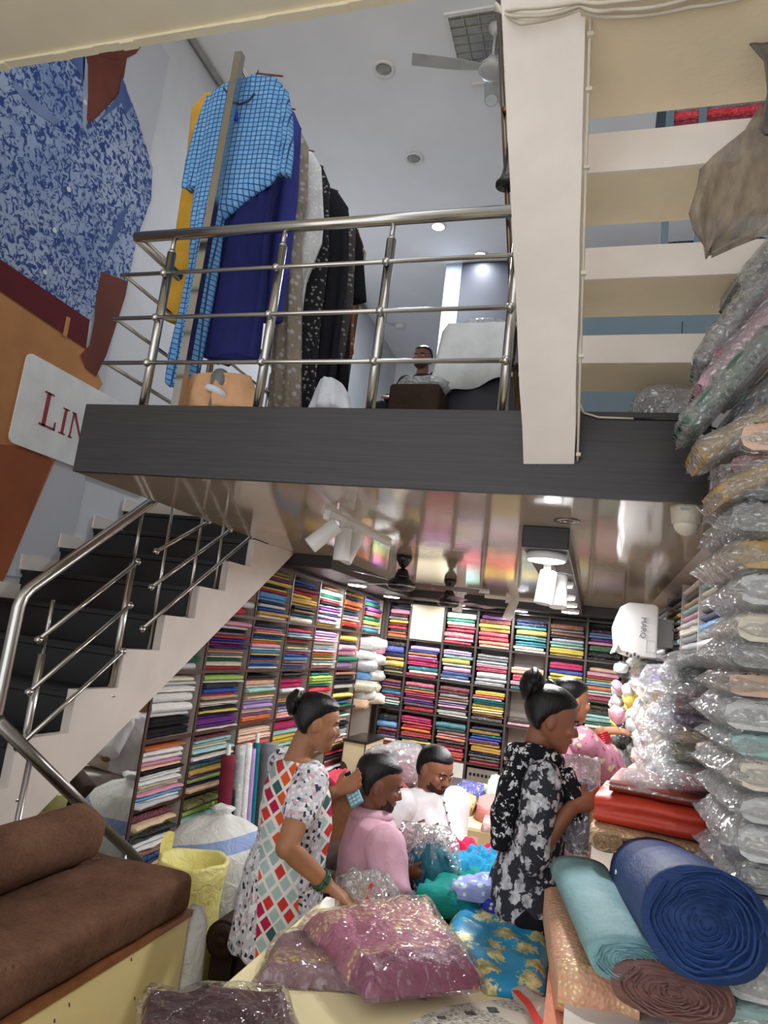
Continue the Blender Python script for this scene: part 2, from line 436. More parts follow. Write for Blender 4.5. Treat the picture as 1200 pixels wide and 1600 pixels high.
# cable along the fascia, right of the beam
fc = thing('fascia_cable', 'cream and black cables with connectors clipped along the top of the dark fascia', 'cable', (0.0, YF-0.008, ZM-0.05))
pp = [PY(x, y, YF-0.008) for x, y in ((905, 628), (912, 645), (935, 652), (990, 654), (1060, 655), (1090, 662), (1125, 672))]
part('cable', wire_m, fc, lambda bm: tube(bm, [rel(fc, p) for p in pp[:4]], 0.004, 6), True)
part('cable', black_metal, fc, lambda bm: tube(bm, [rel(fc, p) for p in pp[3:]], 0.004, 6), True)
p2_ = [PY(x, y, YF-0.008) for x, y in ((1060, 656), (1085, 676), (1112, 690))]
part('cable', black_metal, fc, lambda bm: tube(bm, [rel(fc, p) for p in p2_], 0.003, 6), True)
for a_, b_ in (((1075, 658), (1100, 668)), ((1092, 680), (1111, 688))):
    part('connector', wire_m, fc, lambda bm: cyl(bm, rel(fc, PY(*a_, YF-0.012)), rel(fc, PY(*b_, YF-0.012)), 0.008, 8, 0.005))

# ================================================================== STAIRCASE ON THE LEFT
st = thing('staircase', 'staircase with black granite steps and a white sawtooth side panel', 'staircase', (-3.05, 1.0, 0))
RISE, RUN = 0.2, 0.31
def tz(k): return 1.155 + RISE*k
def ty(k): return 2.575 + RUN*k
K0, K1 = -5, 7
def soffit_z(y): return 1.18 + (y-3.33)*0.663
def sawtooth(bm):
    top = []
    for k in range(K0, K1+1):
        top += [(ty(k), tz(k)+0.012), (ty(k)+RUN, tz(k)+0.012)]
    pts = []
    pts.append((ty(K0), max(0.0, soffit_z(ty(K0)))))
    pts += top
    ye = ty(K1)+RUN
    pts.append((ye, ZM)); pts.append((ye+0.25, ZM)); pts.append((ye+0.25, min(soffit_z(ye+0.25), ZC+0.12)))
    y_floor = 3.33 - 1.18/0.663
    pts.append((max(y_floor, ty(K0)+0.02), 0.0))
    # split into quads per step for clean faces
    for k in range(K0, K1+1):
        y0, y1 = ty(k), ty(k)+RUN
        b0, b1 = max(0, soffit_z(y0)), max(0, soffit_z(y1))
        ring = [(y0, b0), (y1, b1), (y1, tz(k)+0.012), (y0, tz(k)+0.012)]
        loft(bm, [[V((x, y, z)) - st.location for y, z in ring] for x in (XS-0.05, XS)])
    y0, y1 = ty(K1)+RUN, ty(K1)+RUN+0.3
    loft(bm, [[V((x, y, z)) - st.location for y, z in ((y0, soffit_z(y0)), (y1, soffit_z(y1)), (y1, ZM), (y0, ZM))] for x in (XS-0.05, XS)])
part('stringer', stair_paint, st, sawtooth)
def slab(bm):
    y0, y1 = 3.33-1.18/0.663, 5.2
    loft(bm, [[V((x, y, z)) - st.location for y, z in ((y0, 0.0), (y1, soffit_z(y1)), (y1, soffit_z(y1)+0.1), (y0, 0.1))] for x in (XW+0.004, XS-0.052)])
part('stair_slab', stair_paint, st, slab)
for k in range(K0, K1+1):
    part('tread', granite, st, lambda bm: (box2(bm, V((XW+0.004, ty(k)-0.02, tz(k)-0.03))-st.location, V((XS-0.05, ty(k)+RUN, tz(k)))-st.location), bevel(bm, 0.004, 1)))
    part('riser', granite, st, lambda bm: box2(bm, V((XW+0.004, ty(k), tz(k)-RISE))-st.location, V((XS-0.05, ty(k)+0.02, tz(k)-0.03))-st.location))
    part('wall_skirting', stair_paint, st, lambda bm: box2(bm, V((XW+0.004, ty(k)-0.04, tz(k)))-st.location, V((XW+0.02, ty(k)+RUN, tz(k)+0.10))-st.location))

def rail_thing(name, label, loc): return thing(name, label, 'railing', loc)
# steel hand rail of that staircase
sr = rail_thing('stair_railing', 'polished steel stair railing with slanted bars over the sawtooth panel', (XS-0.03, 2.4, 1.0))
XR = XS-0.03
A_ = PX(33, 930, XR); B_ = PX(250, 775, XR); dirr = (B_-A_).normalized()
Bx = A_ + dirr*3.0
C_ = PX(-5, 1110, XR)
def handrail(bm):
    lowdir = (C_-A_).normalized()
    pts = [C_+lowdir*0.5, C_, A_+lowdir*0.05, A_+lowdir*0.015+dirr*0.015, A_+dirr*0.05, B_, Bx]
    tube(bm, [rel(sr, p) for p in pts], 0.027, 14)
part('handrail', steel, sr, handrail, True)
def stair_post(px_b, py_b, px_t, py_t):
    b = PX(px_b, py_b, XR); t = PX(px_t, py_t, XR); t.y = b.y
    L_ = t.z-b.z
    if L_ < 0.35:
        po = part('post', steel, sr, lambda bm: (tube(bm, [rel(sr, b), rel(sr, t)], 0.013, 12)), True)
    else:
        po = part('post', steel, sr, lambda bm: (tube(bm, [rel(sr, b), rel(sr, b+V((0, 0, L_*0.72)))], 0.018, 14), tube(bm, [rel(sr, b+V((0, 0, L_*0.72))), rel(sr, t)], 0.009, 10)), True)
    part('base_flange', steel, po, lambda bm: lathe(bm, rel(sr, b), [(0.034, 0.0), (0.034, 0.008), (0.022, 0.016), (0.018, 0.02)], 16), True)
stair_post(20, 1250, 63, 935); stair_post(170, 1088, 215, 800)
for (xb, yb, xt, yt) in ((230, 1022, 296, 760), (290, 966, 340, 790), (333, 924, 368, 812)):
    b = PX(xb, yb, XR); t = PX(xt, yt, XR); t.y = b.y; t.z = min(t.z, ZC-0.005)
    t.z = ZC+0.04
    po = part('baluster', steel, sr, lambda bm: tube(bm, [rel(sr, b), rel(sr, t)], 0.009, 10), True)
    part('base_flange', steel, po, lambda bm: lathe(bm, rel(sr, b), [(0.024, 0.0), (0.024, 0.006), (0.012, 0.014)], 14), True)
for (xa, ya, xb, yb) in ((60, 1000, 215, 878), (45, 1082, 203, 946), (28, 1168, 192, 1018),
                         (244, 862, 326, 815), (236, 918, 360, 828), (222, 983, 393, 838)):
    a = PX(xa, ya, XR+0.03); b = PX(xb, yb, XR+0.03)
    bar = part('slanted_bar', steel, sr, lambda bm: tube(bm, [rel(sr, a), rel(sr, b)], 0.011, 10), True)
    for e_ in (a, b): part('ball_end', steel, bar, lambda bm: ball(bm, rel(sr, e_), 0.019), True)

# steel rail that runs down behind the platform
dr_ = rail_thing('lower_handrail', 'steel tube handrail sloping down behind the brown mattress platform', (-2.0, 2.46, 0))
a, b = PX(95, 1225, -2.0), PX(218, 1347, -2.0)
part('handrail', steel_dark, dr_, lambda bm: tube(bm, [rel(dr_, a+(a-b)*0.6), rel(dr_, b)], 0.024, 14), True)
for t in (-0.3, 0.32, 0.8):
    q = a.lerp(b, t)
    part('post', steel_dark, dr_, lambda bm: tube(bm, [rel(dr_, V((q.x, q.y, 0))), rel(dr_, q)], 0.012, 10), True)

# ================================================================== MEZZANINE RAILING
mr = rail_thing('mezzanine_railing', 'stainless steel balcony railing with three thin bars along the mezzanine edge', (-1.2, YF+0.05, ZM))
yr = YF+0.05
hz = PY(610, 343, yr).z; hx0 = PY(213, 370, yr).x; hx1 = PY(800, 325, yr).x-0.02
def tub(pts, r, n=12): return lambda bm: tube(bm, [rel(mr, p) for p in pts], r, n)
part('handrail', steel, mr, tub([(hx0, yr, hz), (hx1+0.1, yr, hz)], 0.026, 16), True)
part('handrail', steel, mr, tub([(hx0+0.012, yr, hz-0.004), (hx0+0.012, yr+2.3, hz-0.004)], 0.026, 16), True)
levels = [PY(600, y, yr).z for y in (415, 491, 569)]
bxl = [PY(*p, yr).x for p in ((195, 437), (182, 503), (168, 570))]
for z_, xl in zip(levels, bxl):
    part('bar', steel, mr, tub([(xl, yr-0.03, z_), (hx1+0.06, yr-0.03, z_)], 0.010, 10), True)
    part('bar', steel, mr, tub([(xl+0.02, yr-0.03, z_), (xl+0.02, yr+2.3, z_)], 0.010, 10), True)
def rail_post(x, y):
    po = part('post', steel, mr, lambda bm: (tube(bm, [rel(mr, (x, y, ZM)), rel(mr, (x, y, levels[0]+0.12))], 0.021, 14),
        tube(bm, [rel(mr, (x, y, levels[0]+0.12)), rel(mr, (x, y, levels[0]+0.14))], [0.021, 0.011], 14), tube(bm, [rel(mr, (x, y, levels[0]+0.12)), rel(mr, (x, y, hz))], 0.011, 10)), True)
    for z_ in levels:
        part('ball_joint', steel, po, lambda bm: ball(bm, rel(mr, (x, y-0.03, z_)), 0.019), True)
for p in ((224, 632), (402, 637), (578, 640), (785, 643)):
    q = PY(*p, yr); rail_post(q.x, yr)
for y in (yr+0.75, yr+1.5, yr+2.25): rail_post(hx0+0.012+0.03, y)

# black and brass pole with bells beside the beam
bp = thing('brass_stair_railing', 'dark metal railing tube with bell-shaped flanges beside the white concrete beam', 'railing', PY(803, 640, YF+0.12))
ya = YF+0.12
top, bot = PY(777, -30, ya), PY(808, 640, ya)
part('tube', M('bronze_tube', '6e5b47', rough=0.25, metal=1.0, var=0.1), bp, lambda bm: tube(bm, [rel(bp, top), rel(bp, bot)], 0.011, 10), True)
for (x, y) in ((790, 172), (800, 440), (804, 468)):
    part('ball_joint', brass, bp, lambda bm: ball(bm, rel(bp, PY(x, y, ya-0.01)), 0.018), True)
for (x, y, s) in ((791, 287, 1.0), (805, 572, 0.8)):
    part('bell', black_metal, bp, lambda bm: lathe(bm, rel(bp, PY(x, y, ya-0.02)), [(0.045*s, -0.012), (0.046*s, 0.0), (0.034*s, 0.012), (0.022*s, 0.05), (0.016*s, 0.10), (0.013*s, 0.17), (0.011, 0.2)], 18), True)

# ================================================================== POSTER (flat print on the left wall)
XPO = XW+0.012
po = thing('poster', 'large wall poster of a blue patterned shirt and tan trousers beside the stairs', 'poster', (XW, 2.9, 1.5))
def wallp(x, y, d=0.0): return PX(x, y, XPO+d)
def flat(name, mat, pts, d, parent=po, th=0.002):
    bm = new()
    P = [wallp(x, y, d) - po.location for x, y in pts]
    f = [bm.verts.new(p) for p in P]; face = bm.faces.new(f)
    r = bmesh.ops.extrude_face_region(bm, geom=[face])
    bmesh.ops.translate(bm, vec=(th, 0, 0), verts=[g for g in r['geom'] if isinstance(g, bmesh.types.BMVert)])
    bmesh.ops.triangulate(bm, faces=[f_ for f_ in bm.faces if len(f_.verts) > 4])
    return obj(name, bm, mat, parent)
ye = PX(255, 140, XPO).y
def flexp(bm):
    box2(bm, V((XW+0.002, 1.4, 1.9))-po.location, V((XPO, ye, 6.4))-po.location)
part('flex_sheet', M('grey_flex_print', 'b9b9be', rough=0.4, var=0.03, vscale=1), po, flexp)
def shirt_print():
    m, N, L, b = nodes_of('blue_shirt_print')
    co = texco(N)
    n1 = noise(N, L, co, 20, 5, 0.65, 1.2); n2 = noise(N, L, co, 1.4, 2)
    base = ramp(N, L, n2, [(0.3, C8('7085ac')), (0.7, C8('a6b3c8'))])
    f = ramp(N, L, n1, [(0.49, (0, 0, 0)), (0.54, (1, 1, 1))])
    L.new(mixc(N, L, f, base, C8('30457c')), b.inputs['Base Color']); setp(b, Roughness=0.8); b.inputs['Specular IOR Level'].default_value = 0.15; return m
shm = shirt_print()
skinp = M('printed_skin', '6b3a30', rough=0.8, spec=0.15, var=0.12, vscale=2)
beltm = M('printed_belt', '5c1f24', rough=0.8, spec=0.15); tanm = M('printed_trousers', 'b07b4e', rough=0.8, spec=0.15, var=0.12, vscale=1.5)
darkcuff = M('printed_cuff', '4b5f8e', rough=0.8, spec=0.15, var=0.1); platem = M('printed_label_plate', 'd8d8d6', rough=0.45, var=0.04)
flat('trousers', tanm, [(-190, 360), (0, 450), (134, 540), (160, 600), (85, 722), (12, 892), (-70, 1060), (-190, 1030)], 0.001)
flat('trouser_shadow_leg', M('printed_dark_trousers', '8d4f33', rough=0.8, spec=0.15, var=0.1, vscale=1.5), [(-40, 690), (60, 700), (82, 722), (12, 892), (-70, 1060), (-140, 1000)], 0.003)
flat('neck', skinp, [(128, 60), (205, 50), (192, 128), (186, 150), (150, 190), (140, 205), (130, 160)], 0.001)
flat('chin', skinp, [(128, 80), (130, 20), (220, 0), (222, 70), (212, 84), (190, 95)], 0.003)
flat('shirt', shm, [(-190, 130), (-60, 104), (60, 92), (135, 84), (137, 140), (133, 195), (150, 185), (186, 148), (192, 122), (215, 185), (238, 262), (236, 312), (214, 372), (200, 440), (158, 424), (150, 470), (143, 503), (0, 408), (-190, 300)], 0.005)
flat('placket', M('printed_placket', '8d97ad', rough=0.45), [(130, 88), (137, 100), (137, 150), (134, 206), (129, 200)], 0.008)
flat('collar', darkcuff, [(186, 146), (190, 120), (206, 166), (196, 180), (190, 160), (160, 185), (146, 200)], 0.008)
flat('collar', darkcuff, [(104, 88), (133, 86), (131, 128), (118, 104)], 0.008)
flat('pocket_flap', M('printed_pocket', '65789f', rough=0.45, var=0.1), [(22, 125), (60, 160), (95, 190), (85, 195), (50, 172), (20, 135)], 0.008)
flat('shirt_fold', darkcuff, [(205, 315), (186, 335), (172, 372), (168, 400), (178, 380)], 0.008)
flat('belt', beltm, [(-190, 300), (0, 405), (140, 500), (134, 545), (0, 455), (-190, 362)], 0.007)
flat('belt_loop', tanm, [(104, 494), (110, 497), (104, 528), (98, 524)], 0.01)
flat('forearm', skinp, [(158, 424), (200, 440), (196, 462), (184, 500), (166, 555), (150, 588), (134, 575), (126, 555), (140, 540), (148, 500), (150, 465)], 0.007)
for (x, y) in ((133, 160), (107, 296), (85, 360), (70, 425)):
    c = wallp(x, y, 0.008) - po.location
    part('button', M('printed_button', 'c9c6bb', rough=0.4), po, lambda bm: cyl(bm, c, c+V((0.003, 0, 0)), 0.018, 10))
# label plate with red lettering
c1 = wallp(40, 548); c2 = wallp(12, 690); yl = (c1.y+c2.y)/2; zt, zb = c1.z, c2.z
def plate(bm):
    r = 0.05; pts = []
    y0, y1 = yl, yl+1.5
    for cx, cz, a0 in ((y1-r, zt-r, 0), (y0+r, zt-r, 90), (y0+r, zb+r, 180), (y1-r, zb+r, 270)):
        for i in range(7):
            a = math.radians(a0+15*i); pts.append((cx+r*math.cos(a), cz+r*math.sin(a)))
    loft(bm, [[V((XPO+d, y, z)) - po.location for y, z in pts] for d in (0.004, 0.014)])
part('label_plate', platem, po, plate)
redm = M('printed_red_lettering', '8f2333', rough=0.45)
lz0 = wallp(70, 668).z; lz1 = wallp(72, 612).z; H = lz1-lz0
yL = wallp(62, 640).y
def letter(strokes, y0, s):
    def fn(bm):
        for (ya_, za_, yb_, zb_) in strokes:
            box2(bm, V((XPO+0.014, y0+ya_*s, lz0+za_*s))-po.location, V((XPO+0.017, y0+yb_*s, lz0+zb_*s))-po.location)
    return fn
Ls = [(0.10, 0, 0.24, 1), (0, 0.95, 0.36, 1), (0, 0, 0.62, 0.06), (0.56, 0, 0.62, 0.24)]
Is = [(0.10, 0, 0.23, 1), (0, 0.95, 0.33, 1), (0, 0, 0.33, 0.05)]
part('letter', redm, po, letter(Ls, yL, H))
part('letter', redm, po, letter(Is, yL+0.78*H, H*0.78))
def letN(bm):
    s = H*0.78; y0 = yL+1.16*H
    for st_ in [(0.06, 0, 0.13, 1), (0, 0.95, 0.22, 1), (0, 0, 0.22, 0.05), (0.72, 0, 0.79, 1), (0.62, 0.95, 0.9, 1)]:
        ya_, za_, yb_, zb_ = st_
        box2(bm, V((XPO+0.014, y0+ya_*s, lz0+za_*s))-po.location, V((XPO+0.017, y0+yb_*s, lz0+zb_*s))-po.location)
    pts = [(0.06, 1), (0.2, 1), (0.79, 0), (0.70, 0)]
    loft(bm, [[V((XPO+d, y0+a_*s, lz0+b_*s))-po.location for a_, b_ in pts] for d in (0.014, 0.017)])
part('letter', redm, po, letN)

# ================================================================== CEILING FITTINGS, LOWER FLOOR
def led_disc(name, loc, r, power, label, group, h=0.02, col=(0.95, 0.97, 1.0)):
    t = thing(name, label, 'ceiling light', loc, 0, group)
    part('rim', white_plastic, t, lambda bm: lathe(bm, (0, 0, 0), [(r*1.02, 0.0), (r*1.08, -h*0.4), (r*1.05, -h), (r*0.96, -h)], 28), True)
    part('diffuser', led, t, lambda bm: lathe(bm, (0, 0, -h), [(r*0.97, 0.001), (r*0.97, -0.004), (r*0.8, -0.007), (0.002, -0.008)], 28), True)
    l = bpy.data.lights.new(name+'_glow', 'AREA'); l.shape = 'DISK'; l.size = r*1.8; l.energy = power; l.color = col
    o = bpy.data.objects.new('lamp_light', l); COL.objects.link(o); o.parent = t; o.location = (0, 0, -h-0.012)
    return t
g_ = 'round LED lights under the dark ceiling channel'
LP = 1.0
for k, (y, s) in enumerate(((3.36, 1), (4.5, 1), (5.4, 0.9), (6.1, 0.9), (6.9, 0.9))):
    led_disc('led_panel_light', (-0.245, y, 2.27), 0.088*s, 22*LP, f'round white LED light under the dark ceiling channel, {ORD[k]} from the fascia', g_, 0.035)
for y in (6.3, 7.5):
    led_disc('led_panel_light', (-2.2, y, 2.27), 0.09, 16*LP, 'round white LED light under the left soffit, '+('nearer the staircase' if y < 7 else 'nearer the back rack'), 'round LED lights over the left shelves', 0.02)
for x in (-1.5, -0.8):
    led_disc('led_panel_light', (x, 7.85, 2.27), 0.07, 10*LP, 'small round LED light in the back soffit above the '+('third' if x < -1 else 'fifth')+' saree column', 'small LED lights above the back shelves', 0.012)

def spotlight(parent, p, aim, length=0.13, r=0.036, mat=None):
    mat = mat or white_plastic
    aim = V(aim).normalized(); p = V(p)
    part('stem', mat, parent, lambda bm: tube(bm, [p, p+V((0, 0, -0.05))], 0.009, 8), True)
    c = p+V((0, 0, -0.06))
    h = part('head', mat, parent, lambda bm: tube(bm, [c-aim*length*0.35, c-aim*length*0.33, c+aim*length*0.1, c+aim*(length*0.1+0.002), c+aim*length*0.65], [r*0.8, r, r, r*1.01, r*1.01], 20), auto=0.6)
    part('lens', M('frosted_lens', 'dfe3e4', rough=0.3), h, lambda bm: cyl(bm, c+aim*length*0.645, c+aim*length*0.657, r*0.86, 18))
tk = thing('track_light', 'white ceiling track with three white cylinder spotlights under the glossy ceiling', 'track light', (-1.28, 3.6, ZC))
ta, tb = PZ(512, 797, ZC), PZ(608, 847, ZC)
part('track', white_plastic, tk, lambda bm: (add_box(bm, rel(tk, (ta+tb)/2)+V((0, 0, -0.012)), (0.032, (tb-ta).length, 0.024), rz=-math.atan2((tb-ta).x, (tb-ta).y))))
for (px, py, aim) in ((540, 830, (-0.55, -0.2, -0.6)), (562, 842, (0.0, 0.05, -1)), (580, 850, (-0.22, -0.25, -0.8))):
    q = PZ(px, py-20, ZC-0.03)
    q = ta.lerp(tb, min(1, max(0, (q.y-ta.y)/(tb.y-ta.y)))) + V((0, 0, -0.024))
    part('adapter', white_plastic, tk, lambda bm: add_box(bm, rel(tk, q)+V((0, 0, -0.012)), (0.03, 0.09, 0.024)))
    spotlight(tk, rel(tk, q)+V((0, 0, -0.02)), aim, 0.17, 0.042)
t2 = thing('track_light', 'pair of white cylinder spotlights hanging beside the dark ceiling channel', 'track light', (-0.25, 3.62, 2.27))
part('track', white_plastic, t2, lambda bm: box2(bm, (-0.016, -0.12, -0.03), (0.016, 0.5, 0)))
for (dy, aim) in ((-0.04, (-0.1, -0.12, -1)), (0.12, (0.06, -0.2, -1))):
    part('adapter', white_plastic, t2, lambda bm: box2(bm, (-0.018, dy-0.05, -0.06), (0.018, dy+0.05, -0.03)))
    spotlight(t2, (0.0 if dy < 0 else 0.05, dy, -0.055), aim, 0.17, 0.045)
for k, (px, py, ln) in enumerate(((718, 950, 0.12), (800, 965, 0.12))):
    q = PZ(px, py-22, 2.32)
    t3 = thing('track_light', ('small white spotlight on a short track under the far ceiling fan', 'small white spotlight on a track before the dark back soffit')[k], 'track light', (q.x, q.y, ZC))
    part('track', white_plastic, t3, lambda bm: box2(bm, (-0.3, -0.014, -0.02), (0.3, 0.014, 0)))
    part('adapter', white_plastic, t3, lambda bm: box2(bm, (-0.07, -0.02, -0.05), (0.07, 0.02, -0.02)))
    spotlight(t3, (0, 0, -0.04), (-0.25, -0.2, -0.8) if k else (-0.05, -0.1, -1), 0.2, 0.05)
def ceiling_fan(loc, label, blade=0.52, rz=0.4, drop=0.2, mat=None, bmat=None, s=1.0):
    t = thing('ceiling_fan', label, 'ceiling fan', loc, rz)
    mat = mat or black_metal
    part('canopy', mat, t, lambda bm: lathe(bm, (0, 0, 0), [(0.055*s, 0), (0.055*s, -0.03), (0.045*s, -0.05), (0.03*s, -0.075), (0.012, -0.09)], 20), True)
    part('rod', mat, t, lambda bm: cyl(bm, (0, 0, -0.05), (0, 0, -drop), 0.011, 10), True)
    part('cup', mat, t, lambda bm: lathe(bm, (0, 0, -drop), [(0.012, 0.05), (0.035*s, 0.04), (0.05*s, 0.0), (0.055*s, -0.02)], 18), True)
    part('motor', mat, t, lambda bm: lathe(bm, (0, 0, -drop-0.02), [(0.06*s, 0), (0.085*s, -0.02), (0.095*s, -0.04), (0.095*s, -0.07), (0.07*s, -0.085), (0.02, -0.09)], 26), True)
    part('chrome_ring', steel, t, lambda bm: lathe(bm, (0, 0, -drop-0.075), [(0.096*s, 0.004), (0.099*s, 0.0), (0.096*s, -0.004)], 26), True)
    for k in range(3):
        a = k*2*PI/3
        def bl(bm):
            n = 8; rings = []
            for i in range(n+1):
                u = i/n; r = 0.09*s+u*blade; wd = (0.035+0.03*math.sin(min(1, u*1.6)*PI/2))*s
                cpos = V((r*math.cos(a), r*math.sin(a), -drop-0.055)); sd = V((-math.sin(a), math.cos(a), -0.12))
                rings.append([cpos-sd*wd, cpos+sd*wd, cpos+sd*wd+V((0, 0, 0.004)), cpos-sd*wd+V((0, 0, 0.004))])
            loft(bm, rings)
        part('blade', bmat or mat, t, bl)
    return t
f1 = PZ(632, 868, ZC); f2 = PZ(704, 905, ZC)
ceiling_fan((f1.x, f1.y, ZC), 'black ceiling fan hanging beside the three-headed track light', 0.45, 0.25, 0.14)
ceiling_fan((f2.x, f2.y, ZC), 'black ceiling fan hanging in front of the back shelves', 0.45, 0.9, 0.14)
# CCTV dome
dm = PZ(1077, 786, ZC); cc = thing('security_camera', 'cream dome security camera under the ceiling beside the fascia corner', 'camera', (dm.x, dm.y+0.06, ZC))
part('base', M('aged_cream_plastic', 'cfc5b2', rough=0.4, var=0.08, vscale=20), cc, lambda bm: lathe(bm, (0, 0, 0), [(0.056, 0), (0.057, -0.012), (0.054, -0.03), (0.05, -0.062), (0.044, -0.066)], 24), True)
part('dome', M('cream_dome', 'd9d1bf', rough=0.2), cc, lambda bm: lathe(bm, (0, 0, -0.064), [(0.044, 0), (0.042, -0.012), (0.034, -0.027), (0.02, -0.038), (0.002, -0.042)], 24), True)
part('label', M('silver_label', 'b9b9b6', rough=0.25, metal=0.6), cc, lambda bm: add_box(bm, (-0.012, -0.054, -0.02), (0.03, 0.004, 0.010)))
part('cable', wire_m, cc, lambda bm: tube(bm, [(0.02, -0.05, -0.005), (0.05, -0.05, -0.035), (0.09, -0.02, -0.03), (0.14, 0.0, -0.005)], 0.004, 6), True)
rc = PZ(886, 813, ZC); t = thing('recessed_light', 'small recessed ceiling light with a dark metal ring near the fascia', 'ceiling light', (rc.x, rc.y, ZC))
part('ring', steel_dark, t, lambda bm: lathe(bm, (0, 0, 0), [(0.055, 0), (0.055, -0.006), (0.035, -0.006), (0.03, 0)], 22), True)
part('bulb', M('dark_lens', '47423e', rough=0.2), t, lambda bm: lathe(bm, (0, 0, -0.002), [(0.03, 0), (0.02, -0.006), (0.002, -0.008)], 18), True)

# air conditioner on the right wall rack, seen from its end
ac = thing('air_conditioner', 'white split air conditioner mounted above the heaped packets on the right side', 'air conditioner', (0.36, 4.6, 1.86))
def acbody(bm):
    prof = [(0, 0), (0, 0.31), (-0.02, 0.325), (-0.17, 0.325), (-0.225, 0.29), (-0.25, 0.2), (-0.235, 0.08), (-0.2, 0.02), (-0.12, 0.0)]
    loft(bm, [[V((x, y, z)) for x, z in prof] for y in (0, 0.9)]); bevel(bm, 0.012, 3)
part('body', white_plastic, ac, acbody, auto=0.5)
part('outlet_flap', M('ac_flap', 'f0efec', rough=0.25), ac, lambda bm: add_box(bm, (-0.235, 0.45, 0.045), (0.012, 0.84, 0.075), ry=0.35))
part('wall_bracket', white_plastic, ac, lambda bm: box2(bm, (0, 0.3, 0.08), (0.12, 0.8, 0.26)))
part('end_vent', M('dark_vent', '3c3b3a', rough=0.6), ac, lambda bm: [add_box(bm, (-0.17+0.022*i, -0.002, 0.008-0.012*(i % 2)), (0.012, 0.006, 0.02)) for i in range(4)])
part('end_panel', M('ac_panel_line', 'bdbab4', rough=0.4), ac, lambda bm: (box2(bm, (-0.065, -0.003, 0.03), (-0.062, 0, 0.1)), box2(bm, (-0.065, -0.003, 0.1), (-0.012, 0, 0.103)), box2(bm, (-0.012, -0.003, 0.03), (-0.015, 0, 0.1)), box2(bm, (-0.065, -0.003, 0.03), (-0.012, 0, 0.033))))
tm = text_mesh('MARQ', 0.045)
tm.transform(Matrix.Translation((-0.085, -0.003, 0.175)) @ Matrix.Rotation(PI/2, 4, 'X') @ Matrix.Rotation(-PI/2, 4, 'Z'))
obj('lettering', tm, grey_plastic, ac)
# ================================================================== CLOTH MESHES
cloth_plain = fabric_mat('folded_cloth_plain')
cloth_print = fabric_mat('folded_cloth_print', 'print')
pack_plain = fabric_mat('packed_cloth_plain', 'plain', film=True, rough=0.6)
pack_print = fabric_mat('packed_cloth_print', 'print', film=True, rough=0.6)
pack_gold = fabric_mat('packed_cloth_brocade', 'brocade', film=True, rough=0.6)
film = film_mat('clear_plastic', 0.03, haze=0.015, wr=7)
film_heavy = film_mat('clear_plastic_heavy', 0.18, wr=11, haze=0.14)

def folded_variant(k, nx=9):
    """unit folded cloth: width x, front fold at y=-0.5, height 0..1"""
    rnd = random.Random(100+k); bm = new(); rings = []
    lobes = 1 if k % 3 else 2
    ph = rnd.random()*10
    for i in range(nx+1):
        u = i/nx; x = u-0.5
        endf = 1.0 - 0.10*max(0, abs(2*u-1)-0.85)/0.15
        wob = 0.05*mnoise.noise(V((u*4+ph, k, 0)))
        sag = 0.07*mnoise.noise(V((u*3+ph, k, 5)))
        dz = 0.10*mnoise.noise(V((u*2.2+ph, k, 9)))
        ring = []
        if lobes == 1:
            prof = [(-0.44, 0.02), (-0.485, 0.18), (-0.5, 0.45), (-0.485, 0.8), (-0.43, 0.98)]
        else:
            prof = [(-0.44, 0.02), (-0.49, 0.14), (-0.49, 0.34), (-0.452, 0.47), (-0.5, 0.62), (-0.49, 0.86), (-0.43, 0.99)]
        for y, z in prof:
            ring.append(V((x, (y+wob)*1.0, (z*(0.92+sag)+0.03*z)*endf + dz*z*0.6)))
        ring += [V((x, 0.0, (0.97+sag)*endf+dz*0.6)), V((x, 0.48, 0.92*endf)), V((x, 0.5, 0.05))]
        rings.append(ring)
    loft(bm, rings)
    me = mesh_of(bm, 'folded_cloth', True); me.set_sharp_from_angle(angle=1.1); return me
FOLD = [folded_variant(k) for k in range(9)]
def crumpled_variant(k, sub=3, amp=0.28, sc=2.4):
    bm = new(); bmesh.ops.create_icosphere(bm, subdivisions=sub, radius=0.5)
    off = V((k*5.3, k*2.1, k*8.7))
    for v in bm.verts:
        n = v.co.normalized()
        d = mnoise.noise(n*sc+off)*amp + abs(mnoise.noise(n*sc*2.3+off))*amp*0.6
        v.co = v.co*(1+d)
        e = 0.62
        v.co = V([math.copysign(abs(c*2)**e/2, c) for c in v.co])
    return mesh_of(bm, 'bundle', True)
CRUMP = [crumpled_variant(k, 3, 0.34, 3.4) for k in range(7)]
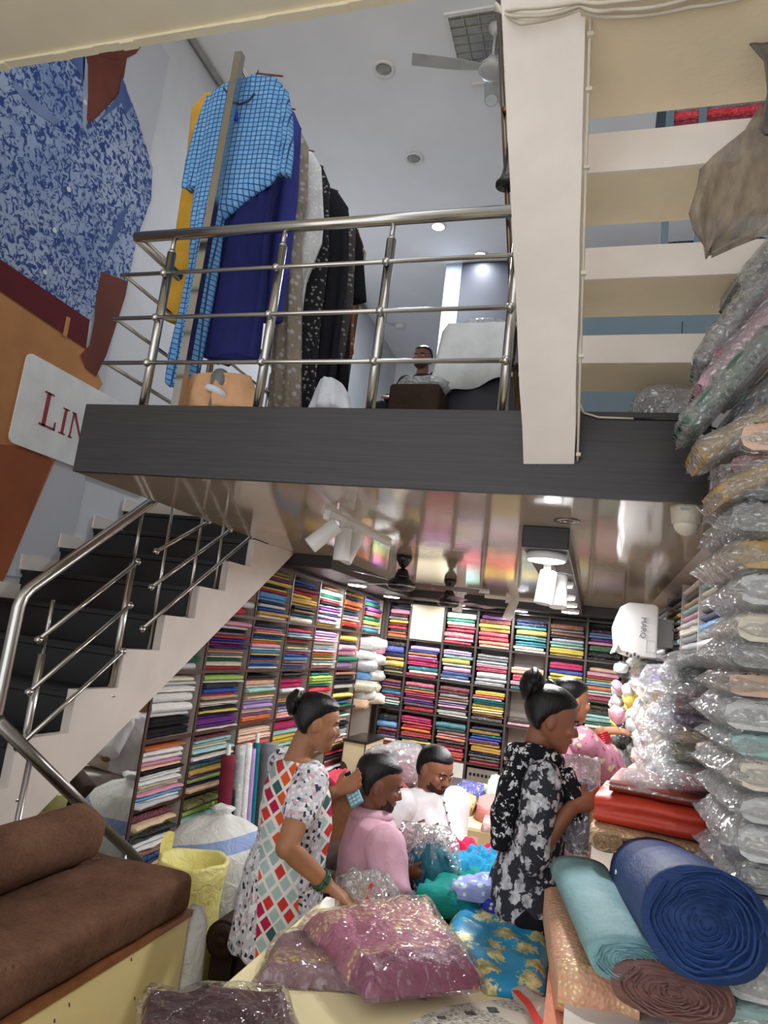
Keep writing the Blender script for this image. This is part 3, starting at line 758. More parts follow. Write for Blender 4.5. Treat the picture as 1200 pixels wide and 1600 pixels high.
def pillow_variant(k, nx=12, ny=10, puff=1.0):
    """unit soft packet: x,y in -.5...5, z 0..1, with crumpled rim"""
    bm = new(); rnd = random.Random(k)
    off = V((k*3.1, k*7.7, 0)); top, bot = [], []
    for j in range(ny+1):
        for i in range(nx+1):
            u, v = i/nx, j/ny
            e = min(1, 9*min(u, 1-u))**0.45 * min(1, 8*min(v, 1-v))**0.45
            x, y = u-0.5, v-0.5
            n = mnoise.noise(V((u*5, v*5, 0))+off); n2 = mnoise.noise(V((u*11, v*11, 3))+off)
            w_ = V((0.03*mnoise.noise(V((v*7, 1, k))), 0.03*mnoise.noise(V((u*7, 2, k))), 0))
            top.append(bm.verts.new(V((x, y, 0.42+e*(0.5+0.16*n+0.10*n2)))+w_))
            bot.append(bm.verts.new(V((x, y, 0.40-e*0.38))+w_))
    W = nx+1
    for j in range(ny):
        for i in range(nx):
            a = j*W+i
            bm.faces.new((top[a], top[a+1], top[a+W+1], top[a+W])); bm.faces.new((bot[a+W], bot[a+W+1], bot[a+1], bot[a]))
    rim = [(i, 0) for i in range(nx)]+[(nx, j) for j in range(ny)]+[(i, ny) for i in range(nx, 0, -1)]+[(0, j) for j in range(ny, 0, -1)]
    for q, (i, j) in enumerate(rim):
        i2, j2 = rim[(q+1) % len(rim)]
        a, b = j*W+i, j2*W+i2
        bm.faces.new((top[b], top[a], bot[a], bot[b]))
    return mesh_of(bm, 'packet', True)
PILLOW = [pillow_variant(k) for k in range(6)]
def with_mat(me, mat):
    key = (me.name, mat.name)
    if key in _MM: return _MM[key]
    m2 = me.copy(); m2.materials.clear(); m2.materials.append(mat); _MM[key] = m2; return m2
_MM = {}
def put(name, me, mat, loc, scale, rz, color, label, cat, group, rx=0.0, ry=0.0):
    o = bpy.data.objects.new(name, with_mat(me, mat)); COL.objects.link(o)
    o.location = loc; o.scale = scale; o.rotation_euler = (rx, ry, rz); o.color = (*color, 1)
    return tag(o, label, cat, group)
def vary(c, r):
    k = 0.78+0.3*r.random(); l = 0.2126*c[0]+0.7152*c[1]+0.0722*c[2]
    return tuple(min(1, (x*0.88+l*0.12)*k) for x in c)

# ================================================================== LEFT RACK
XF = -2.45
bays = [3.64, 4.17, 4.78, 5.39, 6.0, 6.67, 7.33, 8.06]
levels_z = [2.25, 1.83, 1.44, 1.04, 0.655, 0.27]
rk = thing('cloth_rack', 'tall open cloth rack with walnut edges and folded fabrics along the left side', 'shelf', (XF, 3.64, 0))
def rp(name, mat, a, b, parent=None): return part(name, mat, parent or rk, lambda bm: box2(bm, V(a)-rk.location, V(b)-rk.location))
for i, y in enumerate(bays):
    zt = min(2.29, soffit_z(y)-0.03)
    u = rp('upright', shelf_face, (XF-0.36, y-0.008, 0), (XF-0.004, y+0.008, zt))
    rp('edge_strip', shelf_edge, (XF-0.004, y-0.012, 0), (XF+0.004, y+0.012, zt), u)
for i in range(len(bays)-1):
    for z in levels_z:
        y0, y1 = bays[i]+0.01, bays[i+1]-0.01
        if z > soffit_z(y1)-0.05: continue
        ys_ = y0
        while soffit_z(ys_) < z+0.03: ys_ += 0.02
        s = rp('shelf', shelf_face, (XF-0.36, ys_, z-0.018), (XF-0.004, y1, z))
        rp('edge_strip', shelf_edge, (XF-0.004, ys_, z-0.02), (XF+0.003, y1, z+0.002), s)
rp('back_panel', shelf_face, (XF-0.365, 5.25, 0), (XF-0.36, 8.06, 2.27))
rp('back_panel', shelf_face, (XF-0.365, 3.66, 0), (XF-0.36, 5.25, 1.05))
LEFT = {
 (1, 0): 'isasr', (2, 0): 'zmvynyhCcnwbmi', (3, 0): 'bndryMikatI', (4, 0): 'aQgsrkevpnwvwy', (5, 0): 'mnOontpworg', (6, 0): 'bgvrglpt',
 (0, 1): 'gs', (1, 1): 'PwkerbvhbofeigIr', (2, 1): 'nuofgbyoPqcynbocbw', (3, 1): 'RcikhotmierbCaeb', (4, 1): 'UppiQpolaqip', (5, 1): 'YkPPGU',
 (0, 2): 'iswWWwKK', (1, 2): 'LwXBrfeiwkynvVvi', (2, 2): 'kaFwQzfsuUifvOo', (3, 2): 'kgHHSezpmtveufp', (4, 2): 'tLltRORym', (5, 2): 'aXKWKYkCg',
 (0, 3): 'oWWpfkWwiipcww', (1, 3): 'dqqfqxibgMvlqnf', (2, 3): 'FFRFOOyl', (3, 3): 'Hqyyqtym', (4, 3): 'pwfiqwh', (5, 3): 'gwiwKXqwwpfmw',
 (0, 4): 'dflkxwwabnf', (1, 4): 'zlqnaf', (2, 4): 'fqoiwe', (5, 4): 'rkwrwewdnq', (4, 4): 'wirbwy'}
PRINTS_L = {(1, 3), (0, 4), (1, 4), (2, 3)}
SHN = ['top shelf', 'second shelf down', 'third shelf down', 'fourth shelf down', 'bottom shelf']
BAYN = ['bay beside the mirror', 'second bay from mirror', 'third bay from mirror', 'fourth bay from mirror', 'fifth bay from mirror', 'sixth bay from mirror', 'last bay from mirror']
rl = random.Random(3)
for (b, row), s in LEFT.items():
    y0, y1 = bays[b]+0.014, bays[b+1]-0.014
    z0, z1 = levels_z[row+1]+0.002, levels_z[row]-0.02
    wt = [1.9 if ch.isupper() else 0.75+0.5*rl.random() for ch in s]
    fillh = (z1-z0)*(0.9+0.06*rl.random()) if len(s) > 6 else min((z1-z0)*0.9, 0.05*sum(wt))
    z = z0
    n = len(s)
    for i in range(n-1, -1, -1):
        ch = s[i]; h = fillh*wt[i]/sum(wt)
        wd = (y1-y0)*(0.80+0.12*rl.random()); yc = y0+wd/2+(y1-y0-wd)*0.35*rl.random()
        top = z+h
        if b <= 2 and soffit_z(yc-wd/2) < top+0.03:
            yn = yc-wd/2
            while soffit_z(yn) < top+0.03: yn += 0.01
            ye_ = yc+wd/2
            if ye_-yn < 0.10: z += h; continue
            wd = ye_-yn; yc = (ye_+yn)/2
        nm, c = PALC[ch.lower()]
        mat = cloth_print if ((b, row) in PRINTS_L and rl.random() < 0.8) or rl.random() < 0.08 else cloth_plain
        dp = 0.29+0.03*rl.random()
        put('folded_cloth', FOLD[rl.randrange(9)], mat, (XF-0.022-dp/2+0.05*rl.random(), yc, z), (wd, dp, h*0.97), PI/2+0.10*(rl.random()-0.5), vary(c, rl),
            f'{nm} folded cloth, {ORD[i]} from top, {SHN[row]}, {BAYN[b]}', 'cloth', 'folded cloths in the left rack')
        z += h
# crumpled white bundles bulging out of the last bay
for i, (ch, y, z, s) in enumerate((('w', 7.52, 1.83-0.13, 0.30), ('w', 7.82, 1.72, 0.28), ('p', 7.92, 1.66, 0.2), ('w', 7.5, 1.58, 0.3), ('w', 7.8, 1.54, 0.32), ('s', 7.52, 1.47, 0.28), ('c', 7.55, 1.36, 0.26),
        ('w', 7.85, 1.36, 0.3), ('i', 7.5, 1.25, 0.3), ('i', 7.8, 1.24, 0.34), ('w', 7.6, 1.15, 0.28), ('i', 7.85, 1.11, 0.3), ('f', 7.55, 1.06, 0.26))):
    put('cloth_bundle', CRUMP[i % 7], cloth_plain if i % 3 else pack_plain, (XF-0.06+0.03*(i % 3), y, z), (0.34, s*1.1, 0.13), rl.random()*3, vary(PALC[ch][1], rl),
        f'{PALC[ch][0]} crumpled cloth bundle, {ORD[i]} from top in last bay of left rack', 'cloth bundle', 'crumpled bundles in the left rack')

# mirror below the stairs
mi = thing('mirror', 'tall frameless mirror standing under the stairs beside the rack of white cloth', 'mirror', (XF, 3.62, 0), math.radians(-20))
def mirr(bm):
    ring = [(2.72, 0.05), (3.62, 0.05), (3.62, soffit_z(3.62)-0.02), (2.72, soffit_z(2.72)-0.02)]
    loft(bm, [[V((x, y-3.62, z)) for y, z in ring] for x in (-0.008, 0.0)])
part('glass', mirror_m, mi, mirr)
part('backing', shelf_edge, mi, lambda bm: loft(bm, [[V((x, y-3.62, z)) for y, z in ((2.72, 0.05), (3.63, 0.05), (3.63, soffit_z(3.63)-0.02), (2.72, soffit_z(2.72)-0.02))] for x in (-0.02, -0.009)]))

# fabric bolts standing in front of the rack
bolt_print = fabric_mat('bolt_print', 'print')
for (px, pt, r, ch, pr, lab, core) in ((357, 1175, 0.045, 'd', 0, 'maroon fabric bolt with white core standing before the rack', 1), (356, 1232, 0.05, 'k', 0, 'short black fabric bolt with white core standing before the rack', 1),
        (377, 1160, 0.035, 's', 1, 'white floral fabric bolt standing before the rack', 0), (388, 1157, 0.03, 'w', 1, 'black and white spotted fabric bolt standing before the rack', 0),
        (395, 1166, 0.025, 'u', 0, 'thin lavender fabric bolt standing between spotted and teal bolts', 0), (402, 1156, 0.025, 't', 0, 'thin teal fabric bolt with white tube end before the rack', 1), (421, 1158, 0.07, 'e', 0, 'thick grey velvet fabric bolt leaning on the rack', 0)):
    top = PX(px, pt, -2.28); base = V((top.x+0.06, top.y+0.03, 0.0))
    t = thing('fabric_bolt', lab, 'fabric bolt', base)
    d = (top-base)
    rr = random.Random(px)
    def bl(bm):
        n = 12; rings = []
        s_, t_ = frame_of(d)
        for i in range(n+1):
            u = i/n; rad = r*(1+0.07*mnoise.noise(V((u*6, px, 0))))
            rings.append([d*(0.04+u*0.94)+(s_*math.cos(a)+t_*math.sin(a))*rad*(1+0.05*mnoise.noise(V((a*2, u*3, px)))) for a in [2*PI*j/14 for j in range(14)]])
        loft(bm, rings)
    o = part('cloth', bolt_print if pr else cloth_plain, t, bl, True, color=PALC[ch][1])
    if core: part('core_tube', white_plastic, t, lambda bm: cyl(bm, d*0.02, d*1.05, 0.014, 12), True)

# ================================================================== BACK RACK
YB = 8.06
colx = [-2.38, -2.10, -1.69, -1.30, -0.90, -0.50, -0.09, 0.30]
rows_z = [2.25, 1.82, 1.40, 1.01, 0.55, 0.12]
bk = thing('saree_rack', 'wide open rack with dark frames full of packed sarees along the back wall', 'shelf', (-1.0, YB, 0))
def bp_(name, mat, a, b, parent=None): return part(name, mat, parent or bk, lambda bm: box2(bm, V(a)-bk.location, V(b)-bk.location))
rack_dark = wood_mat('rack_dark_wood', '39302d', '4a403c', 0.5, (6, 6, 6))
for x in colx:
    u = bp_('upright', rack_dark, (x-0.012, YB-0.005, 0), (x+0.012, YB+0.34, 2.27))
for i in range(len(colx)-1):
    for z in rows_z:
        bp_('shelf', rack_dark, (colx[i]+0.012, YB, z-0.02), (colx[i+1]-0.012, YB+0.34, z))
bp_('back_panel', M('rack_back', 'b3a79c', rough=0.7), (colx[0], YB+0.34, 0), (colx[-1], YB+0.35, 2.27))
bp_('door', M('cream_door', 'd6cbae', rough=0.3, var=0.02), (colx[1]+0.014, YB-0.012, 1.825), (colx[2]-0.014, YB+0.006, 2.228))
bp_('lower_panel', M('white_panel', 'd9d4cf', rough=0.4), (colx[2]+0.014, YB-0.01, 0.1), (colx[3]-0.014, YB+0.006, 0.53))
BACK = {
 (0, 0): 'nPdeydrgro', (1, 0): '', (2, 0): 'QgqrdRpr', (3, 0): 'vdymrrof', (4, 0): 'nntMTTis', (5, 0): 'AeaxsqqYm', (6, 0): 'knucvpGKk',
 (0, 1): 'kBnmYkz', (1, 1): 'UbouhHTir', (2, 1): 'UqYqPbcs', (3, 1): 'EqphSss', (4, 1): 'FRpt', (5, 1): 'Hbyytttr', (6, 1): 'FPrzqcOqpH',
 (0, 2): 'dvatcreiqx', (1, 2): 'HgohhdvvnR', (2, 2): 'Ddsaeupxws', (3, 2): 'YrqttyyimdX', (4, 2): 'xp', (5, 2): 'xsxkqe', (6, 2): 'kKqqgwzlg',
 (0, 3): 'KCddvird', (1, 3): 'HrroRnyxxx', (2, 3): 'TtapoxdhRr', (3, 3): 'xmtbvmMnxxr', (4, 3): 'pxd', (5, 3): 'dvkxe', (6, 3): 'qxgkkex',
 (0, 4): 'xk', (3, 4): '', (4, 4): 'arm', (5, 4): 'ivp', (6, 4): 'mvkd'}
COLN = ['first', 'second', 'third', 'fourth', 'fifth', 'sixth', 'seventh']
rb = random.Random(5)
for (c_, row), s in BACK.items():
    if not s: continue
    x0, x1 = colx[c_]+0.018, colx[c_+1]-0.018
    z0, z1 = rows_z[row+1]+0.002, rows_z[row]-0.025
    wt = [1.9 if ch.isupper() else 0.75+0.5*rb.random() for ch in s]
    fillh = (z1-z0)*(0.88+0.06*rb.random()) if len(s) > 5 else min((z1-z0)*0.9, 0.042*sum(wt))
    z = z0
    for i in range(len(s)-1, -1, -1):
        ch = s[i]; h = fillh*wt[i]/sum(wt)
        wd = (x1-x0)*(0.88+0.08*rb.random()); xc = (x0+x1)/2+(x1-x0-wd)*(rb.random()-0.5)
        nm, col = PALC[ch.lower()]
        mat = (pack_plain, pack_print, pack_gold)[rb.choice((0, 0, 1, 1, 2))]
        dp = 0.30
        put('packed_saree', FOLD[rb.randrange(9)], mat, (xc, YB+0.15-0.02*rb.random(), z), (wd, dp, h*0.97), 0.05*(rb.random()-0.5), vary(col, rb),
            f'{nm} packed saree, {ORD[i]} from top, {SHN[row]}, {COLN[c_]} column from folded cloth rack', 'saree', 'packed sarees in the back rack', ry=0.03*(rb.random()-0.5))
        z += h
# crate in the bottom of the back rack
ct = thing('storage_crate', 'grey slotted storage crate on the bottom shelf of the back rack', 'crate', ((colx[3]+colx[4])/2, YB+0.13, 0.12))
cg = M('grey_crate', '83786f', rough=0.5)
part('body', cg, ct, lambda bm: box2(bm, (-0.17, -0.12, 0.001), (0.17, 0.15, 0.38)))
for k in range(7): part('slot', black_metal, ct, lambda bm: box2(bm, (-0.145+k*0.044, -0.124, 0.30), (-0.118+k*0.044, -0.119, 0.33)))

# cream cabinet in the corner
cb = thing('cabinet', 'cream cabinet with dark top and brown fan motif in the far corner', 'cabinet', (-2.2, 6.85, 0))
cream_lam = M('cream_laminate', 'e2cfa6', rough=0.35, var=0.02)
part('body', cream_lam, cb, lambda bm: box2(bm, (-0.13, 0, 0), (0.10, 0.62, 0.74)))
part('top', M('dark_glass_top', '2d2a26', rough=0.15), cb, lambda bm: box2(bm, (-0.14, -0.012, 0.741), (0.112, 0.63, 0.765)))
part('edge_trim', black_metal, cb, lambda bm: (box2(bm, (0.094, -0.006, 0), (0.104, 0.0, 0.74)), box2(bm, (-0.134, -0.006, 0), (-0.126, 0, 0.74))))
def fan(bm):
    pts = [V((-0.126, -0.008, 0.44))]+[V((-0.126+0.075*math.cos(a), -0.008, 0.44+0.11*math.sin(a))) for a in [PI*(i/10)-PI/2+0.2 for i in range(11)]]
    f = bm.faces.new([bm.verts.new(p) for p in pts])
    r = bmesh.ops.extrude_face_region(bm, geom=[f]); bmesh.ops.translate(bm, vec=(0, 0.006, 0), verts=[g for g in r['geom'] if isinstance(g, bmesh.types.BMVert)])
part('fan_motif', M('brown_motif', '4a3626', rough=0.5, var=0.2, vscale=40), cb, fan)
for (y0, z0) in ((0.12, 0.6), (0.3, 0.6), (0.46, 0.6), (0.2, 0.48), (0.44, 0.5)):
    part('cutout', black_metal, cb, lambda bm: box2(bm, (0.10, y0, z0), (0.104, y0+0.06, z0+0.07)))
part('drawer_line', black_metal, cb, lambda bm: box2(bm, (0.10, 0, 0.43), (0.104, 0.62, 0.44)))

# ================================================================== RIGHT RACK WITH ROLLED CLOTH
XRR = 0.47
ryb = [PX(x, 1000, XRR).y for x in (1140, 1090, 1063, 1040, 1023)] + [7.9]
rr_ = thing('roll_rack', 'rack of rolled and folded suit cloth high on the right side below the ceiling', 'shelf', (XRR, 2.8, 0))
def rrp(name, mat, a, b, parent=None): return part(name, mat, parent or rr_, lambda bm: box2(bm, V(a)-rr_.location, V(b)-rr_.location))
zr0 = 1.80
for i, y in enumerate(ryb):
    rrp('upright', shelf_face if i else white_paint, (XRR+0.0, y-0.008, 0.96), (XRR+0.4, y+0.008, 2.30))
rrp('shelf', shelf_face, (XRR, ryb[0], zr0-0.02), (XRR+0.4, ryb[-1], zr0))
rrp('back_panel', shelf_face, (XRR+0.4, ryb[0], 0), (XRR+0.41, ryb[-1], 2.3))
rrp('lower_board', M('grey_board', 'a8a29d', rough=0.6), (XRR+0.02, ryb[0]+0.01, 1.3), (XRR+0.035, ryb[-1]-0.01, zr0-0.02))
RC = ['xqisxncewvhq', 'ixfqpwiesemei', 'nazmeidqnise', 'eeqpgpsesxpq', 'xesaqpexsnie']
def roll_variant(k):
    bm = new(); rings = []
    for i in range(9):
        u = i/8; sc = 1+0.05*mnoise.noise(V((u*5, k, 0)))
        rings.append([V((u-0.5, 0.5*sc*math.copysign(abs(math.cos(a))**0.75, math.cos(a)), 0.5+0.5*sc*math.copysign(abs(math.sin(a))**0.85, math.sin(a)))) for a in [2*PI*j/14 for j in range(14)]])
    loft(bm, rings)
    # coiled end
    for s in (-1, 1):
        pts = []
        for j in range(26):
            a = j*0.55; r = 0.46*(1-j/27)
            pts.append(V((s*(0.5+0.004), r*math.cos(a), 0.5+r*math.sin(a))))
        for p, q in zip(pts, pts[1:]):
            d = V((0, 0, 0.03)); e = V((s*0.012, 0, 0))
            bm.faces.new([bm.verts.new(x) for x in (p, q, q+d, p+d)]); bm.faces.new([bm.verts.new(x) for x in (p, p+e, q+e, q)])
    me = mesh_of(bm, 'cloth_roll', True); me.set_sharp_from_angle(angle=0.8); return me
ROLL = [roll_variant(k) for k in range(3)]
rq = random.Random(11)
for b in range(5):
    y0, y1 = ryb[b]+0.012, min(ryb[b+1]-0.012, ryb[b]+1.2)
    n = 12; h = (2.27-zr0)/n
    for i in range(n):
        ch = RC[b][i % len(RC[b])]; nm, col = PALC[ch]
        z = zr0+0.001+(n-1-i)*h
        fl = i < 6
        me = ROLL[rq.randrange(3)] if fl else FOLD[rq.randrange(9)]
        wd = (y1-y0)*(0.9+0.1*rq.random())
        put('cloth_roll', me, (cloth_print if rq.random() < 0.45 else cloth_plain), (XRR+0.14-0.015*rq.random(), y1-wd/2, z), (wd, 0.26, h*0.98), -PI/2,
            vary(tuple(0.75*x+0.12 for x in col), rq), f'{nm} rolled suit cloth, {ORD[i]} from top, {COLN[b]} bay behind the packets', 'cloth roll', 'cloth rolls in the right rack')
# ================================================================== SEATING PLATFORM ON THE LEFT
yellow_ply = M('yellow_laminate', 'f0dfa0', rough=0.45, var=0.03, vscale=3)
brown_edge = wood_mat('brown_wood_edge', '7a4a2c', '92603c', 0.4, (8, 8, 8))
def suede(name, c1, c2):
    m, N, L, b = nodes_of(name); co = texco(N)
    n = noise(N, L, co, 5, 7, 0.7); n2 = noise(N, L, mapping(N, L, co, (1, 1, 1)), 90, 3)
    L.new(mixc(N, L, 0.3, ramp(N, L, n, [(0.3, C8(c1)), (0.7, C8(c2))]), ramp(N, L, n2, [(0.3, C8(c1)), (0.7, C8(c2))])), b.inputs['Base Color'])
    setp(b, Roughness=0.95); b.inputs['Specular IOR Level'].default_value = 0.1
    bump(N, L, b, n, 0.25, 0.01); return m
brown_suede = suede('brown_suede', '4a3327', '7b5a47')
dark_suede = suede('dark_brown_suede', '2c211d', '43342d')
XP = -1.39; yp1 = PX(297, 1422, XP).y; zp = PX(297, 1422, XP).z
pl = thing('seating_platform', 'yellow laminate seating platform with brown wooden edge beside the stairs', 'platform', (XP, 0.3, 0))
part('front_panel', yellow_ply, pl, lambda bm: box2(bm, (-0.02, 0, 0.0), (0, yp1-0.3, zp-0.022)))
part('end_panel', yellow_ply, pl, lambda bm: box2(bm, (-0.62, yp1-0.32, 0), (-0.02, yp1-0.3, zp-0.022)))
part('edge_strip', brown_edge, pl, lambda bm: box2(bm, (-0.64, 0, zp-0.022), (0.008, yp1-0.29, zp)))
for (x, y) in ((20, 1510), (8, 1514), (205, 1499), (108, 1570), (177, 1502), (85, 1595), (210, 1560)):
    q = PX(x, y, XP) - pl.location
    part('scratch', M('scratch_brown', '5b4322', rough=0.7), pl, lambda bm: add_box(bm, q+V((0.0008, 0, 0)), (0.0015, 0.004, 0.012), rx=0.4))
mt = thing('mattress', 'brown suede mattress lying on the yellow seating platform', 'mattress', (XP-0.31, 0.3, zp))
def matt(bm):
    box2(bm, (-0.31, 0, 0), (0.315, yp1-0.3, 0.135)); bevel(bm, 0.045, 4)
    bmesh.ops.subdivide_edges(bm, edges=[e for e in bm.edges if e.calc_length() > 0.2], cuts=14, use_grid_fill=True)
    jitter(bm, 0.012, 5, 4)
    for v in bm.verts:
        if v.co.z < 0.001: v.co.z = 0.001
part('cover', brown_suede, mt, matt, True)
thr = [PZ(x, y, zp+0.137) - mt.location for x, y in ((112, 1360), (118, 1350), (135, 1345), (155, 1343))]
part('loose_thread', black_metal, mt, lambda bm: tube(bm, [p+V((0, 0, 0.005)) for p in thr], 0.0015, 5), True)
bo = thing('bolster', 'round brown suede bolster cushion lying on the mattress', 'bolster', (-1.80, 1.1, zp+0.135))
def bols(bm):
    r = 0.105; n = 24
    L_ = PX(140, 1300, -1.80).y-1.1
    rings = []
    for i in range(n+1):
        u = i/n; e = 1-max(0, (abs(2*u-1)-0.93)/0.07)**2*0.35
        rings.append([V((r*e*math.cos(a), u*L_, r*0.97+r*0.97*e*math.sin(a)))*(1+0.0) + mnoise.noise_vector(V((math.cos(a), u*4, math.sin(a)))*2)*0.006 for a in [2*PI*j/24 for j in range(24)]])
    loft(bm, rings)
part('cover', brown_suede, bo, bols, True)

# ================================================================== SACKS, ARMCHAIR
def sack_mat(name, c, stripe=None, z0=0, z1=0):
    m, N, L, b = nodes_of(name); co = texco(N)
    base = ramp(N, L, noise(N, L, co, 6, 5), [(0.3, tuple(0.82*x for x in C8(c))), (0.7, C8(c))])
    if stripe:
        sp = N.new('ShaderNodeSeparateXYZ'); L.new(co, sp.inputs[0])
        zz = mathn(N, L, 'ADD', sp.outputs[2], mathn(N, L, 'MULTIPLY', sp.outputs[0], -0.25))
        f = mathn(N, L, 'MULTIPLY', mathn(N, L, 'GREATER_THAN', zz, z0), mathn(N, L, 'LESS_THAN', zz, z1))
        base = mixc(N, L, f, base, C8(stripe))
    L.new(base, b.inputs['Base Color']); setp(b, Roughness=0.45); b.inputs['Specular IOR Level'].default_value = 0.5
    w_ = N.new('ShaderNodeTexChecker'); w_.inputs['Scale'].default_value = 260; L.new(co, w_.inputs[0])
    bump(N, L, b, mathn(N, L, 'ADD', noise(N, L, co, 12, 6, 0.6, 1.0), mathn(N, L, 'MULTIPLY', w_.outputs['Fac'], 0.04)), 0.7, 0.03)
    return m
def sack(name, label, base, prof, mat, seed, n=40, creases=0.03, tie=True):
    t = thing(name, label, 'sack', base)
    def fn(bm):
        rings = []
        for (r, h) in prof:
            ring = []
            for j in range(n):
                a = 2*PI*j/n
                k = 1+creases*mnoise.noise(V((math.cos(a)*2, math.sin(a)*2, h*3+seed)))*2 + 0.5*creases*math.sin(a*9+h*4)*min(1, h*1.2)
                ring.append(V((r*k*math.cos(a), r*k*math.sin(a), h+0.02*mnoise.noise(V((a, h*4, seed))))))
            rings.append(ring)
        loft(bm, rings)
    part('bag', mat, t, fn, True)
    return t
cbig = PY(338, 1340, 3.75); ks = PY(335, 1256, 3.75).z/0.91
sk = sack('woven_sack', 'bulging white woven sack with blue stripe tied at the top beside the bolts', (cbig.x, 3.75, 0),
     [(r_*1.12, h_*ks) for r_, h_ in ((0.18, 0.0), (0.24, 0.05), (0.265, 0.25), (0.265, 0.5), (0.25, 0.66), (0.20, 0.77), (0.12, 0.83), (0.05, 0.855), (0.035, 0.87), (0.06, 0.90), (0.04, 0.91))], sack_mat('white_woven_plastic', 'e4e2da', '8b9fcb', 0.64*ks, 0.73*ks), 1, creases=0.04)
part('printed_ring', M('grey_print', '9a958f', rough=0.5), sk, lambda bm: lathe(bm, (0.13, -0.265, 0.40), [(0.05, 0.0), (0.05, -0.006), (0.044, -0.006), (0.044, 0.0)], 20, 'Y'))
cy = PY(288, 1440, 3.25); ky = PY(288, 1340, 3.25).z/0.80
ys_ = sack('yellow_sack', 'open yellow woven sack standing between the platform and the armchair', (cy.x, 3.25, 0),
     [(r_*1.13, h_*ky) for r_, h_ in ((0.11, 0.0), (0.135, 0.04), (0.14, 0.3), (0.135, 0.55), (0.14, 0.7), (0.15, 0.80), (0.14, 0.815), (0.125, 0.80), (0.11, 0.72), (0.10, 0.68))], sack_mat('yellow_woven_plastic', 'e8dc86'), 2, creases=0.06)
part('rim_flap', MATS.get('yf') or sack_mat('yellow_flap', 'ecdf84'), ys_, lambda bm: loft(bm, [[V((0.168*math.cos(a), 0.168*math.sin(a), 0.80*ky+0.05*math.sin(a*2.5)+d)) for a in [PI*0.9+i*0.14 for i in range(12)]] for d in (-0.10, 0.0, 0.05)], closed=False), True)
gb = PX(294, 1500, -1.365)
sack('plastic_bag', 'thin white polythene bag hanging beside the end of the platform', (gb.x-0.04, gb.y+0.08, 0), [(0.05, 0), (0.07, 0.1), (0.06, 0.4), (0.05, 0.62), (0.03, 0.68)], sack_mat('white_polythene', 'd6d6d2'), 4, 24, 0.08)

ach = PY(348, 1470, 3.12)
ar = thing('armchair', 'dark brown suede armchair with rolled arm beside the yellow sack', 'armchair', (ach.x, 3.12, 0))
def arm(x0):
    def fn(bm):
        zc_ = ach.z
        r = 0.085
        loft(bm, [[V((x0+r*(1+0.02*math.sin(3*y))*math.cos(a), y, zc_+r*math.sin(a))) for a in [2*PI*j/24 for j in range(24)]] for y in (0.0, 0.03, 0.2, 0.4, 0.42)])
        box2(bm, (x0-0.05, 0.005, 0.06), (x0+0.055, 0.42, zc_-0.02)); 
    return fn
for x0 in (0.0, 0.36):
    a_ = part('arm', dark_suede, ar, arm(x0), auto=0.7)
    part('scroll_button', dark_suede, a_, lambda bm: lathe(bm, (x0, 0, ach.z), [(0.075, 0.0), (0.07, -0.014), (0.035, -0.02), (0.028, -0.012), (0.02, -0.022), (0.002, -0.026)], 24, 'Y'), True)
part('seat', dark_suede, ar, lambda bm: (box2(bm, (0.06, 0.02, 0.08), (0.30, 0.42, 0.38)), bevel(bm, 0.03, 3)), True)
part('backrest', dark_suede, ar, lambda bm: (box2(bm, (-0.06, 0.42, 0.06), (0.42, 0.52, 0.60)), bevel(bm, 0.04, 3)), True)
for (x, y) in ((-0.03, 0.04), (0.39, 0.04), (-0.03, 0.48), (0.39, 0.48)):
    part('leg', black_metal, ar, lambda bm: cyl(bm, (x, y, 0), (x, y, 0.08), 0.02, 8))

# ================================================================== SALES TABLE
ZT = 0.78
tcn = PZ(510, 1400, ZT)
tx0, ty1 = tcn.x, tcn.y
tb = thing('sales_table', 'large cream laminate sales table carrying packets and cloth piles', 'table', (tx0, 0.9, 0))
cream_top = M('cream_table_top', 'f1e3b4', rough=0.28, var=0.015, vscale=2)
part('table_top', cream_top, tb, lambda bm: (box2(bm, (0, 0, ZT-0.03), (0.98-tx0, ty1-0.9, ZT)), bevel(bm, 0.004, 2)))
part('side_panel', cream_lam, tb, lambda bm: box2(bm, (0.03, 0.03, 0), (0.05, ty1-0.95, ZT-0.03)))
part('back_panel', cream_lam, tb, lambda bm: box2(bm, (0.05, ty1-0.97, 0), (0.95-tx0, ty1-0.95, ZT-0.03)))
part('side_panel', cream_lam, tb, lambda bm: box2(bm, (0.93-tx0, 0.03, 0), (0.95-tx0, ty1-0.97, ZT-0.03)))

